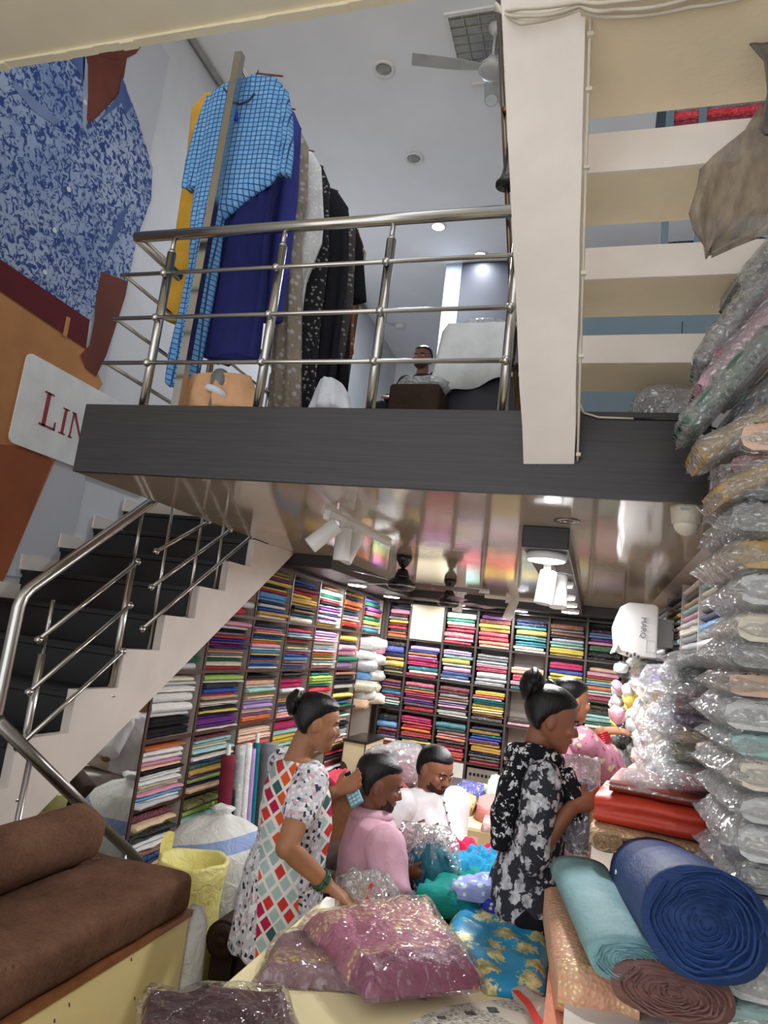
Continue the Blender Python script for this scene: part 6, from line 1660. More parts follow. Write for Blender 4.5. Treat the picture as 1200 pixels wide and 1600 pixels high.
P1.cloth('polo_shirt', polo_m, polo)
P1.cloth('sleeve', polo_m, lambda bm: sleeve(bm, shR, elR, 0.58, 0.085, 0.072), 0.009)
P1.cloth('sleeve', polo_m, lambda bm: sleeve(bm, shL, elL, 0.72, 0.085, 0.07), 0.009)
part('collar', polo_m, P1.t, lambda bm: loft(bm, [[V((r*math.cos(a), r*0.95*math.sin(a)-0.005, z)) for a in [2*PI*j/24 for j in range(24)]] for r, z in ((0.08, 0.49), (0.072, 0.535), (0.077, 0.538), (0.105, 0.487))]), True)
P1.cloth('jeans', jean, lambda bm: [limb(bm, [(sx*0.09, 0.02, 0.10), (sx*0.22, 0.38, 0.125), (sx*-0.04, 0.35, 0.075)], [0.115, 0.082, 0.062]) for sx in (-1, 1)])

# ------------------------------------------------------------------ man in the white kurta
base2 = PY(668, 1330, 4.05)
P2 = Person('seated bearded man in a white collarless shirt looking down', (base2.x-0.02, 4.05, 0.52), math.radians(-122), skin_mat('tan_brown_skin', '99674d'), 0.235)
P2.head(P2.L(PY(673, 1212, 4.05))+V((0, 0.03, 0.045)), 0.05, -0.38, 0.0, V((0, 0.0, 0.46)), 0.06)
shR, shL = V((0.195, 0.0, 0.39)), V((-0.195, 0.02, 0.39))
P2.torso([(V((0, 0.0, 0.47)), 0.065, 0.06), (V((0, 0.0, 0.42)), 0.18, 0.09), (V((0, 0.01, 0.3)), 0.185, 0.13), (V((0, 0.03, 0.15)), 0.19, 0.16), (V((0, 0.02, 0.05)), 0.19, 0.15), (V((0, 0, 0.01)), 0.15, 0.12)])
wrL = P2.L(PY(706, 1312, 3.90)); wrR = P2.L(PY(650, 1322, 3.80))
elR, wR = P2.arm(shR, wrR, 0.28, 0.25, V((0.6, -0.5, -0.5)), (0.056, 0.045, 0.032), P2.D((0.7, -0.5, -0.1)), V((0, 0, -1)), 1, 0.5, 0.18)
elL, wL = P2.arm(shL, wrL, 0.28, 0.25, V((-0.6, -0.5, -0.5)), (0.056, 0.045, 0.032), P2.D((0.5, -0.8, -0.2)), V((0, 0, -1)), -1, 0.7, 0.18)
for sx in (-1, 1): P2.leg((sx*0.1, 0.03, 0.09), (sx*0.20, 0.32, 0.12), (sx*-0.06, 0.30, 0.05), (sx*-0.15, 0.33, 0.04), (0.09, 0.062, 0.04))
P2.finish(); P2.face(beard=True, moustache=True); P2.hair('short')
wsh = plain_cloth('white_shirt_cotton', 'e9e7e8', 0.8, 18)
def shirt2(bm):
    loft(bm, [ell(V((0, y, z)), (a, 0, 0), (0, b, 0), 28) for z, a, b, y in ((0.465, 0.08, 0.075, 0), (0.43, 0.19, 0.105, 0), (0.32, 0.21, 0.15, 0.01), (0.18, 0.215, 0.19, 0.035), (0.08, 0.215, 0.185, 0.03), (0.02, 0.205, 0.16, 0.0))])
P2.cloth('shirt', wsh, shirt2, wr=0.008)
P2.cloth('sleeve', wsh, lambda bm: sleeve(bm, shR, elR, 0.85, 0.088, 0.074), 0.009)
P2.cloth('sleeve', wsh, lambda bm: sleeve(bm, shL, elL, 0.85, 0.088, 0.074), 0.009)
part('placket', M('shirt_placket_shade', 'd2cfd0', rough=0.8), P2.t, lambda bm: tube(bm, [V((0.0, 0.078, 0.452)), V((0.0, 0.12, 0.42)), V((0.0, 0.16, 0.33)), V((0, 0.185, 0.27))], 0.008, 6), True)
for k in range(3): part('shirt_button', M('grey_button', '6f6a66', rough=0.4), P2.t, lambda bm: ball(bm, V((0.006, 0.122+0.026*k, 0.425-0.045*k)), 0.006, 8, 6), True)
P2.cloth('trousers', plain_cloth('cream_trousers', 'cfc4b2'), lambda bm: [limb(bm, [(sx*0.09, 0.02, 0.10), (sx*0.20, 0.32, 0.125), (sx*-0.04, 0.31, 0.075)], [0.115, 0.085, 0.065]) for sx in (-1, 1)])

# ------------------------------------------------------------------ person half hidden behind the man in pink
P3 = Person('person with black hair sitting hidden behind the man in the pink polo', (PY(603, 1300, 4.5).x, 4.5, 0.40), math.radians(150), skin_mat('brown_skin_b', '8a5a43'), 0.225)
P3.head(P3.L(PY(594, 1203, 4.5))+V((0, 0, 0)), 0.3, -0.5, 0, V((0, 0.0, 0.50)), 0.05)
shR, shL = V((0.16, 0.0, 0.45)), V((-0.16, 0.0, 0.45))
P3.torso([(V((0, 0, 0.52)), 0.06, 0.05), (V((0, 0, 0.47)), 0.15, 0.075), (V((0, 0, 0.3)), 0.16, 0.11), (V((0, 0, 0.1)), 0.16, 0.12), (V((0, 0, 0.02)), 0.15, 0.11)])
elR, wR = P3.arm(shR, P3.L(PY(612, 1252, 4.33)), 0.27, 0.24, V((0.5, -0.5, -0.6)), (0.05, 0.04, 0.03), None, V((0, 0, -1)), 1, 0.5)
elL, wL = P3.arm(shL, V((-0.15, 0.3, 0.15)), 0.27, 0.24, V((-0.5, -0.5, -0.6)), (0.05, 0.04, 0.03), None, V((0, 0, -1)), -1, 0.5)
for sx in (-1, 1): P3.leg((sx*0.1, 0.03, 0.06), (sx*0.12, 0.4, 0.05), (sx*0.12, 0.42, -0.33), (sx*0.12, 0.56, -0.37), (0.085, 0.06, 0.04))
P3.finish(); P3.face(); P3.hair('short')
pm3 = plain_cloth('dull_red_cloth', '8c3a3c')
P3.cloth('shirt', pm3, lambda bm: loft(bm, [ell(V((0, 0, z)), (a, 0, 0), (0, b, 0), 24) for z, a, b in ((0.51, 0.07, 0.06), (0.47, 0.165, 0.09), (0.3, 0.18, 0.13), (0.05, 0.18, 0.14))]))
P3.cloth('sleeve', pm3, lambda bm: sleeve(bm, shR, elR, 0.6, 0.075, 0.065), 0.01)
P3.cloth('trousers', plain_cloth('brown_trousers', '4a3a33'), lambda bm: [limb(bm, [(sx*0.09, 0.02, 0.06), (sx*0.12, 0.4, 0.05), (sx*0.12, 0.42, -0.30)], [0.11, 0.08, 0.06]) for sx in (-1, 1)])
so = thing('bench', 'brown suede bench behind the man in the pink polo', 'bench', (P3.loc.x-0.42, 4.33, 0))
part('seat', brown_suede, so, lambda bm: (box2(bm, (0, 0.0, 0.05), (0.6, 0.40, 0.395)), bevel(bm, 0.03, 3)), True)
part('base', black_metal, so, lambda bm: box2(bm, (0.03, 0.03, 0), (0.57, 0.37, 0.06)))
# ================================================================== HEAP OF PACKETS ON THE RIGHT COUNTER
pc = thing('packet_counter', 'cream counter along the right side below the heaped packets', 'counter', (0.34, 2.95, 0))
part('body', cream_lam, pc, lambda bm: box2(bm, (0.02, 0, 0), (0.5, 3.6, 0.93)))
part('counter_top', cream_top, pc, lambda bm: box2(bm, (0, -0.02, 0.93), (0.5, 3.62, 0.955)))
XH = 0.38
HEAPL = [(1090, 1060, 60, 28, 'x'), (1045, 1058, 40, 20, 'u'), (1030, 1074, 44, 14, 'g'), (1052, 1082, 28, 9, 'r'), (1046, 1100, 52, 30, 'y'), (1098, 1084, 58, 18, 'd'), (1092, 1100, 58, 18, 'd'), (1086, 1124, 60, 28, 'v'), (1078, 1142, 50, 16, 'k'),
  (1096, 1158, 44, 16, 'm'), (1088, 1178, 54, 22, 'z'), (1086, 1200, 56, 22, 't'), (1030, 1140, 34, 26, 'p'), (1045, 1165, 36, 28, 'p'), (1030, 1168, 28, 26, 'r'), (1062, 1118, 30, 18, 'q'), (1060, 1142, 34, 22, 'i'), (1034, 1206, 34, 16, 'y'), (1104, 1218, 34, 16, 'h'),
  (1052, 1190, 40, 22, 's'), (1062, 1210, 36, 18, 'w'), (1035, 1186, 28, 16, 'p'), (1020, 1058, 26, 22, 'c'), (1105, 1040, 44, 14, 's'), (1012, 1040, 24, 14, 'g'), (985, 1052, 26, 12, 's'), (1020, 1120, 26, 18, 'k')]
rh = random.Random(33)
for i, (px, py, w_, h_, ch) in enumerate(HEAPL):
    q = PX(px, py+h_/2, XH); sc_ = (q-CAMPOS).length/FPX
    nm, c = PALC[ch]
    t = thing('packed_suit', f'{nm} suit in clear plastic in the heap, {ORD[i % 22]} of the larger {"upper" if py < 1110 else ("middle" if py < 1170 else "lower")} packets', 'packed garment', (q.x+0.05, q.y, q.z), 0, 'larger packets in the right heap')
    L_ = min(0.42, w_*sc_*2.6); H_ = h_*sc_*1.15
    o = obj('cloth', with_mat(FOLD[i % 9], pack_plain if i % 3 else pack_print), None, t, color=vary(c, rh)); o.scale = (L_, 0.26, H_); o.rotation_euler = (0.25*(rh.random()-0.5), 0.15*(rh.random()-0.5), -PI/2+0.3*(rh.random()-0.5))
    f = obj('plastic_wrap', with_mat(PILLOW[i % 6], film_heavy), None, t); f.scale = (L_*1.15, 0.34, H_*1.35); f.rotation_euler = o.rotation_euler; f.location = (-0.02, 0, -H_*0.15)
k = 0
for py in range(1048, 1222, 11):
    for px in range(966, 1040, 9):
        x_, y_ = px+rh.randint(-4, 4), py+rh.randint(-4, 4)
        if x_ > 1018 and y_ < 1200 and rh.random() < 0.6: continue
        if y_ < 1075 and x_ < 1000 and rh.random() < 0.5: continue
        X_ = 0.30+0.07*rh.random()+0.04*(1220-py)/170
        q = PX(x_, y_, X_)
        if q.y > 6.2: q = PY(x_, y_, 5.4+0.6*rh.random())
        s_ = 0.062+0.035*rh.random()
        ch = rh.choice('wwwswsipswewswiskwxwwisyp'); nm, c = PALC[ch]
        put('packet_bundle', CRUMP[k % 7], pack_plain if k % 4 else pack_print, q, (s_*1.3, s_*1.3, s_), rh.random()*3, vary(c, rh), f'small {nm} bundle in plastic in the far end of the right heap', 'packet', 'small bundles in the right heap', rx=rh.random(), ry=rh.random())
        k += 1
# red printed carton and white slip by the rolls
cn = PX(1085, 1052, XH+0.07); t = thing('carton', 'white carton with a red disc print standing behind the green packet', 'carton', (cn.x+0.03, cn.y+0.1, cn.z-0.1))
part('box', white_plastic, t, lambda bm: box2(bm, (0, -0.12, 0), (0.1, 0.12, 0.2)))
part('red_disc', M('red_print_disc', 'd3232f', rough=0.4), t, lambda bm: lathe(bm, (-0.002, 0.0, 0.14), [(0.04, 0), (0.04, 0.002)], 24, 'X'))

# ================================================================== THINGS ROUND THE SEATED MEN
lc = thing('low_counter', 'low cream counter behind the man in white with cloth lying on it', 'counter', (-0.96, 4.55, 0))
part('top', cream_top, lc, lambda bm: (box2(bm, (0, 0, 0.69), (0.62, 1.5, 0.715)), bevel(bm, 0.004, 1)))
part('body', cream_lam, lc, lambda bm: box2(bm, (0.03, 0.03, 0), (0.59, 1.47, 0.69)))
zl = 0.717
def onlow(poly, h, seed, lab, mat, col, nm='cloth', z=zl, **k_): return drape(nm, mat, poly, z, h, seed, lab, 'cloth', color=col, n=20, sc=7, **k_)
olive_net = zari('olive_gold_net', 'b39a64', 'cbb27c', '6a7038', 9, 0.5)
onlow([(690, 1272), (695, 1252), (720, 1247), (745, 1258), (738, 1275), (710, 1278)], 0.07, 51, 'beige saree with olive leaf patch on the low counter', olive_net, None)
onlow([(705, 1248), (720, 1232), (755, 1235), (757, 1250), (730, 1256)], 0.07, 52, 'multicoloured packed suit lying behind the beige saree', pack_print, C8('3b4aa0'))
onlow([(742, 1280), (748, 1256), (775, 1256), (785, 1272), (770, 1290)], 0.08, 53, 'pink crumpled cloth on the low counter beside the beige saree', cloth_plain, C8('d88b86'))
onlow([(752, 1300), (756, 1285), (785, 1284), (790, 1302)], 0.05, 54, 'pale pink sequinned cloth at the near edge of the low counter', cloth_print, C8('dba9a4'))
onlow([(757, 1252), (765, 1228), (790, 1228), (795, 1250)], 0.09, 55, 'mint green packet with silver plastic on the low counter', pack_plain, C8('a9cdb6'))
# heap of plastic bags on the floor platform before the back rack
zf = 0.62
fl = thing('floor_stand', 'low dark stand carrying loose plastic packets before the back rack', 'stand', (-1.75, 5.6, 0))
part('top', rack_dark, fl, lambda bm: box2(bm, (0, 0, 0.58), (0.8, 1.1, 0.61)))
for (x, y) in ((0.03, 0.03), (0.77, 0.03), (0.03, 1.07), (0.77, 1.07)): part('leg', rack_dark, fl, lambda bm: box2(bm, (x-0.02, y-0.02, 0), (x+0.02, y+0.02, 0.58)))
for i, (px, py, ch, s_, lab) in enumerate(((612, 1190, 'f', 0.3, 'peach cloth in loose clear plastic'), (628, 1186, 'd', 0.26, 'maroon cloth in loose clear plastic'), (640, 1206, 'o', 0.24, 'orange cloth in loose clear plastic'), (618, 1222, 'p', 0.34, 'pink mauve cloth in loose clear plastic'), (600, 1210, 's', 0.26, 'silver grey cloth in loose clear plastic'), (632, 1225, 'h', 0.24, 'magenta cloth in loose clear plastic'))):
    q = PZ(px, py+6, zf+0.06)
    q.y = min(max(q.y, 5.65), 6.6); q.x = min(max(q.x, -1.7), -1.0)
    t = thing('loose_packet', lab+' on the dark stand', 'packet', (q.x, q.y, zf+0.02*i))
    o = obj('cloth', with_mat(CRUMP[i], pack_plain), None, t, color=PALC[ch][1]); o.scale = (s_, s_, 0.17); o.location = (0, 0, 0.09)
    f = obj('plastic_wrap', with_mat(CRUMP[(i+2) % 7], film_heavy), None, t); f.scale = (s_*1.25, s_*1.2, 0.24); f.location = (0, 0, 0.11)
onred = PY(536, 1222, 5.5)
t = drape('cloth', cloth_plain, [(505, 1224), (525, 1212), (556, 1218), (566, 1232), (530, 1242)], 0.62, 0.07, 57, 'bright coral red cloth on a ledge beside the cream cabinet', 'cloth', color=C8('e2415a'), n=16)
lg = thing('ledge', 'narrow brown ledge beside the cream cabinet', 'ledge', (t.location.x, t.location.y, 0))
part('top', brown_edge, lg, lambda bm: box2(bm, (-0.3, -0.2, 0.585), (0.3, 0.3, 0.615)))
part('body', brown_edge, lg, lambda bm: box2(bm, (-0.26, -0.16, 0), (0.26, 0.26, 0.585)))
# cloths around the men's laps
drape('cloth', cloth_plain, [V(p) for p in ((-0.62, 3.2, 0), (-0.34, 3.2, 0), (-0.28, 3.45, 0), (-0.32, 3.72, 0), (-0.58, 3.72, 0), (-0.68, 3.45, 0))], 0.60, 0.27, 61, 'hot pink cloth spread before the man in white', 'cloth', color=C8('d01f52'), plane=1, sc=9, edge=0.45)
drape('cloth', cloth_plain, [V(p) for p in ((-0.66, 2.98, 0), (-0.42, 2.98, 0), (-0.38, 3.18, 0), (-0.60, 3.22, 0))], 0.60, 0.18, 62, 'dark maroon cloth beside the hot pink cloth', 'cloth', color=C8('6a1226'), plane=1, edge=0.4)
drape('cloth', cloth_print, [V(p) for p in ((-0.82, 3.42, 0), (-0.62, 3.38, 0), (-0.60, 3.6, 0), (-0.80, 3.62, 0))], 0.56, 0.20, 63, 'white printed cloth between the two seated men', 'cloth', color=C8('dfd0ca'), plane=1, edge=0.4)
# teal cloth in clear plastic held by the man in pink
tc = thing('packed_suit', 'teal cloth half in clear plastic held by the man in pink polo', 'packed garment', PY(672, 1352, 3.08))
part('cloth', fray_mat('teal_suit', '0f4c5e', '1f7a8c'), tc, lambda bm: loft(bm, [[V((0.10*math.cos(a)*r, 0.05*math.sin(a)*r, z))+mnoise.noise_vector(V((math.cos(a)*5, math.sin(a)*5, z*34)))*0.04 for a in [2*PI*i/26 for i in range(26)]] for z, r in ((-0.10, 0.5), (-0.07, 0.9), (0.0, 1.05), (0.05, 0.85), (0.085, 0.4))]), True)
part('plastic_pouch', film_heavy, tc, lambda bm: loft(bm, [[V((x_, 0.02, 0))+V((0.13*math.cos(a)*r, 0.05*math.sin(a)*r, z))+mnoise.noise_vector(V((math.cos(a)*3, math.sin(a)*3, z*16+5)))*0.03 for a in [2*PI*i/26 for i in range(26)]] for z, r, x_ in ((-0.17, 0.5, 0.06), (-0.10, 0.9, 0.04), (0.0, 1.0, 0.0), (0.09, 1.05, -0.03), (0.14, 0.8, -0.02))]), True)
gs = thing('folded_packet', 'grey plastic folded packet standing between the two men', 'packet', PY(700, 1340, 3.3))
part('sleeve', M('silver_blue_sleeve', '8fa3aa', rough=0.2, var=0.05), gs, lambda bm: (add_box(bm, (0, 0, 0), (0.17, 0.02, 0.05), ry=0.75), bevel(bm, 0.006, 2)))
# crumpled empty plastic by the table corner
ep = thing('plastic_wrap', 'crumpled empty clear plastic with red tape beside the jeans', 'plastic', PY(575, 1396, 2.80))
part('film', film_heavy, ep, lambda bm: loft(bm, [[V((0.13*math.cos(a)*r, 0.07*math.sin(a)*r, z))+mnoise.noise_vector(V((math.cos(a)*4, math.sin(a)*4, z*18)))*0.035 for a in [2*PI*i/30 for i in range(30)]] for z, r in ((-0.05, 0.7), (-0.02, 1.0), (0.03, 0.95), (0.075, 0.5))]), True)
part('red_tape', M('red_tape', 'b3202c', rough=0.3), ep, lambda bm: add_box(bm, (0.02, -0.06, 0.02), (0.012, 0.01, 0.08), ry=0.2))

# ================================================================== UPPER FLOOR
YR0 = 2.665
rx0 = PY(275, 635, YR0).x
ra = thing('clothes_rack', 'tall square steel garment rack on the mezzanine behind the railing', 'clothes rack', (rx0, YR0, ZM))
pt = PY(375, 85, YR0); pb = PY(275, 635, YR0)
part('post', steel, ra, lambda bm: add_box(bm, rel(ra, (pt.x, YR0, (ZM+pt.z)/2)), (0.04, 0.04, pt.z-ZM)))
part('post', steel, ra, lambda bm: add_box(bm, rel(ra, (-1.86, 4.5, (ZM+pt.z)/2)), (0.04, 0.04, pt.z-ZM)))
rz_ = pt.z-0.06
part('hanging_rail', steel, ra, lambda bm: tube(bm, [rel(ra, (pt.x, YR0, rz_)), rel(ra, (-1.86, 4.5, rz_))], 0.014, 10), True)
part('foot', steel, ra, lambda bm: add_box(bm, rel(ra, (pt.x+0.02, YR0, ZM+0.02)), (0.4, 0.04, 0.04)))
part('foot', steel, ra, lambda bm: add_box(bm, rel(ra, (-1.84, 4.5, ZM+0.02)), (0.4, 0.04, 0.04)))
def garment(name, label, Y, rows, mat, color=None, thick=0.05, rip=0.018, seed=0, nf=5, group=None, cat='garment', hanger=True, sleeves=()):
    """hanging garment; rows (py, left px, right px) on the section Y give its outline top to bottom"""
    R_ = [(PY(l, y, Y), PY(r, y, Y)) for y, l, r in rows]
    c = (R_[0][0]+R_[0][1])/2
    t = thing(name, label, cat, (c.x, Y, R_[-1][0].z), 0, group)
    def sheet(RR, th, rp, sd):
        def fn(bm):
            n = 30; rings = []
            # resample rows
            fine = []
            for i in range(len(RR)-1):
                for k_ in range(5): f = k_/5; fine.append((RR[i][0].lerp(RR[i+1][0], f), RR[i][1].lerp(RR[i+1][1], f)))
            fine.append(RR[-1]); m = len(fine)
            for i, (a, b) in enumerate(fine):
                v = i/(m-1); ring = []
                for j in range(n):
                    an = 2*PI*j/n; u = 0.5-0.5*math.cos(an)
                    p = a.lerp(b, u); yy = th*math.sin(an)*0.5 + rp*(0.3+v)*math.sin(u*nf*PI+sd+v*1.5)*(0.6+0.4*math.sin(sd*3+v*4))
                    ring.append(V((p.x, Y+yy, p.z))-t.location+V((0, 0, 0.01*math.sin(u*9+sd)*v)))
                rings.append(ring)
            loft(bm, rings)
        return fn
    part('cloth', mat, t, sheet(R_, thick, rip, seed), True, color=color)
    for k_, sr_ in enumerate(sleeves):
        RS = [(PY(l, y, Y-0.02), PY(r, y, Y-0.02)) for y, l, r in sr_]
        part('sleeve', mat, t, sheet(RS, 0.05, 0.008, seed+k_), True, color=color)
    if hanger:
        cz = R_[0][0].z
        def hg(bm):
            top = V((c.x, Y, rz_+0.01))-t.location
            tube(bm, [top+V((0, 0.02, 0.0)), top+V((0, 0, 0.02)), top+V((0, -0.02, 0)), V((0, 0, cz-t.location.z+0.05)), V((0, 0, cz-t.location.z+0.02))], 0.003, 6)
            hw = (R_[0][1]-R_[0][0]).length*0.5
            tube(bm, [V((-hw, 0, cz-t.location.z-0.01)), V((0, 0, cz-t.location.z+0.03)), V((hw, 0, cz-t.location.z-0.01))], 0.005, 6)
        part('hanger', M('red_wire_hanger', '7a3a3a', rough=0.4), t, hg, True)
    return t
def check_mat():
    m, N, L, b = nodes_of('blue_check_cotton'); co = texco(N)
    br = N.new('ShaderNodeTexBrick'); br.offset = 0.0; br.inputs['Scale'].default_value = 1.0
    br.inputs['Color1'].default_value = (*C8('6aa5dc'), 1); br.inputs['Color2'].default_value = (*C8('7db4e4'), 1); br.inputs['Mortar'].default_value = (*C8('2c4a7c'), 1)
    br.inputs['Mortar Size'].default_value = 0.0028; br.inputs['Brick Width'].default_value = 0.027; br.inputs['Row Height'].default_value = 0.027
    mp = mapping(N, L, co, (1, 1, 1), (PI/2, 0, 0)); L.new(mp, br.inputs['Vector'])
    L.new(br.outputs['Color'], b.inputs['Base Color']); setp(b, Roughness=0.85); bump(N, L, b, noise(N, L, mapping(N, L, co, (8, 8, 1)), 3, 4), 0.4, 0.02); return m
gcl = fabric_mat('garment_cloth'); gpr = fabric_mat('garment_print', 'print')
gg = 'garments on the mezzanine rack'
bk_ = garment('kurta', 'sky blue checked kurta with slanted hem hanging at the front of the rack', 2.79,
    [(128, 362, 440), (146, 330, 446), (170, 318, 447), (220, 312, 444), (262, 308, 440), (285, 306, 425), (305, 302, 395), (340, 298, 350), (420, 296, 340), (500, 280, 325), (560, 266, 312), (606, 262, 302)], check_mat(), None, 0.10, 0.02, 1, 6,
    sleeves=([(150, 318, 345), (200, 300, 330), (250, 286, 316), (292, 280, 318)], [(138, 425, 448), (180, 432, 455), (230, 434, 456), (270, 430, 452)]))
nk = [PY(x, y, 2.715) for x, y in ((350, 138), (362, 156), (374, 163), (388, 158), (398, 146))]
part('neck_trim', M('navy_trim', '2a3350', rough=0.7), bk_, lambda bm: tube(bm, [p-bk_.location for p in nk], 0.006, 6), True)
q = PY(371, 172, 2.715)
part('tassel', M('royal_blue_tassel', '1f3fd0', rough=0.6), bk_, lambda bm: tube(bm, [q-bk_.location, q-bk_.location+V((0, 0, -0.02)), q-bk_.location+V((0, 0, -0.06))], [0.003, 0.009, 0.012], 8), True)
garment('dress', 'long navy gathered dress hanging below the checked kurta hem', 2.86, [(270, 405, 430), (300, 385, 428), (360, 350, 424), (460, 330, 418), (540, 318, 408), (562, 318, 404)], gcl, C8('20255e'), 0.12, 0.035, 2, 9, gg, hanger=False)
garment('kurta', 'mustard yellow kurta hanging behind the blue checked one', 2.98, [(150, 318, 400), (170, 300, 420), (260, 290, 420), (360, 275, 400), (470, 258, 380), (500, 252, 372)], gcl, C8('c99a36'), 0.08, 0.02, 3, 6, gg)
spec = [
 ('violet blue kurta with short sleeves second in the rack', 3.12, [(176, 405, 460), (200, 392, 470), (300, 400, 464), (420, 380, 450), (500, 372, 440)], gcl, '3a3f8c'),
 ('beige sequinned kurta shining in plastic on the rack', 3.26, [(205, 420, 470), (230, 410, 482), (320, 415, 480), (330, 440, 472), (640, 420, 470)], pack_print, '8f8270'),
 ('white printed kurta with pink hem on the rack', 3.42, [(240, 440, 490), (262, 430, 502), (340, 445, 506), (380, 440, 504), (440, 430, 480), (560, 420, 462)], gpr, 'd8dada'),
 ('long black floral printed kurta on the rack', 3.60, [(262, 470, 505), (290, 455, 516), (400, 462, 514), (520, 450, 500), (640, 440, 492)], gpr, '25252b'),
 ('plain black kurta hanging behind the floral one', 3.78, [(300, 490, 528), (325, 480, 545), (420, 486, 546), (560, 478, 528), (640, 470, 520)], gcl, '1b1b22'),
 ('charcoal woven tunic hanging between black garments', 3.98, [(335, 505, 545), (360, 498, 556), (470, 505, 552), (560, 500, 536)], gpr, '4a464a'),
 ('long black coat with loose sleeve hanging near the end of the rack', 4.18, [(352, 520, 556), (380, 512, 566), (470, 512, 572), (474, 520, 548), (610, 512, 542)], gcl, '15151b'),
 ('rust orange printed kurta at the far end of the rack', 4.36, [(360, 530, 560), (385, 522, 568), (480, 528, 552), (552, 526, 552)], gpr, 'a2552e')]
for k_, (lab, Y, rows, mt_, hx) in enumerate(spec): garment('kurta', lab, Y, rows, mt_, C8(hx), 0.09, 0.02, k_+4, 5, gg)
garment('cloth', 'folded peach cloth hanging at the foot of the garment rack', 2.76, [(588, 300, 392), (600, 290, 396), (618, 282, 398), (642, 280, 402)], gcl, C8('cfa078'), 0.10, 0.03, 8, 12, None, 'cloth', False)
garment('cloth', 'white and lilac shirts bundled on the mezzanine floor under the rack', 3.2, [(600, 505, 535), (615, 495, 545), (645, 485, 552)], gcl, C8('dcdde6'), 0.2, 0.03, 3, 6, None, 'cloth', False)
# little bust with white scarf
mq = PY(343, 575, 2.72); t = thing('display_bust', 'small grey display bust wrapped in a white cloth at the foot of the rack', 'display bust', (mq.x, 2.74, ZM))
part('bust', grey_plastic, t, lambda bm: lathe(bm, (0, 0, 0.0), [(0.03, 0), (0.035, 0.06), (0.03, 0.12), (0.04, 0.17), (0.045, 0.22), (0.03, 0.25), (0.012, 0.26)], 18), True)
part('scarf', plain_cloth('white_scarf', 'd5d8dc'), t, lambda bm: tube(bm, [V((0.04*math.cos(a), -0.01+0.04*math.sin(a), 0.2-0.012*a)) for a in [i*0.5 for i in range(16)]], 0.018, 8), True)

# covered table, stool and seated man at the back
Yt = 4.1
ct_ = thing('covered_table', 'box table draped with a white sheet behind the mezzanine railing', 'table', (PY(745, 600, Yt).x, Yt, ZM))
xa, xb, zt_ = PY(700, 505, Yt).x, PY(800, 500, Yt).x+0.35, PY(745, 503, Yt).z
part('box', M('dark_box', '1e1e26', rough=0.7), ct_, lambda bm: box2(bm, rel(ct_, (xa+0.03, Yt+0.02, ZM)), rel(ct_, (xb, Yt+0.7, zt_-0.02))))
def sheetf(bm):
    n = 26; rows_ = []
    for i in range(n+1):
        u = i/n; x = xa+(xb-xa)*u
        dz = 0.42+0.05*math.sin(u*7)+0.16*max(0, 1-u*5)
        rows_.append([V((x, Yt+0.7, zt_)), V((x, Yt+0.3, zt_+0.006*math.sin(u*12))), V((x, Yt+0.01, zt_)), V((x, Yt-0.01, zt_-0.02)), V((x-0.03*(1-u), Yt-0.015+0.015*math.sin(u*22), zt_-dz*0.5)), V((x-0.09*(1-u), Yt-0.02+0.025*math.sin(u*22), zt_-dz))])
    side = [V((xa-0.03, p.y, zt_-0.45)) for p in rows_[0][:3]]+[p+V((-0.03, 0, -0.05)) for p in rows_[0][3:]]
    rows_.insert(0, side)
    loft(bm, [[rel(ct_, p) for p in r] for r in rows_], closed=False, cap=False)
sh_o = part('sheet', plain_cloth('white_cotton_sheet', 'cfd0cf'), ct_, sheetf, True)
md_ = sh_o.modifiers.new('thickness', 'SOLIDIFY'); md_.thickness = 0.006
pbg = PY(760, 496, Yt+0.2)
t = thing('plastic_bag', 'clear plastic bag lying on the draped table', 'plastic bag', (pbg.x, Yt+0.25, zt_+0.008)); o = obj('film', with_mat(CRUMP[2], film_heavy), None, t); o.scale = (0.32, 0.2, 0.12); o.location = (0, 0, 0.05)
o = obj('contents', with_mat(CRUMP[4], pack_plain), None, t, color=C8('8a8590')); o.scale = (0.22, 0.14, 0.07); o.location = (0, 0, 0.035)
sx_ = PY(650, 620, 3.9)
t = thing('stool', 'dark brown upholstered stool on the mezzanine beside the draped table', 'stool', (sx_.x, 4.0, ZM))
part('seat', dark_suede, t, lambda bm: (box2(bm, (-0.16, -0.16, 0.1), (0.16, 0.16, PY(650, 613, 4.0).z-ZM)), bevel(bm, 0.03, 3)), True)
for (x, y) in ((-0.12, -0.12), (0.12, -0.12), (-0.12, 0.12), (0.12, 0.12)): part('leg', black_metal, t, lambda bm: cyl(bm, (x, y, 0), (x, y, 0.1), 0.015, 8))
zb_ = PY(650, 613, 4.0).z
t = thing('plastic_bag', 'crumpled clear plastic bag on the brown stool', 'plastic bag', (sx_.x+0.02, 4.0, zb_)); o = obj('film', with_mat(CRUMP[5], film_heavy), None, t); o.scale = (0.3, 0.22, 0.08); o.location = (0, 0, 0.04)
o = obj('contents', with_mat(CRUMP[1], pack_plain), None, t, color=C8('9a9aa2')); o.scale = (0.2, 0.15, 0.06); o.location = (0, 0, 0.03)
Ym = 6.2
pm_ = PY(662, 560, Ym)
P4 = Person('man in dark clothes seated at the back of the mezzanine', (pm_.x, Ym, pm_.z-0.72), math.radians(160), skin_mat('shaded_brown_skin', '7a4f40'), 0.23)
P4.head(V((0, 0.02, 0.72)), 0.2, -0.2, 0, V((0, 0, 0.54)), 0.055)
shR, shL = V((0.18, 0, 0.49)), V((-0.18, 0, 0.49))
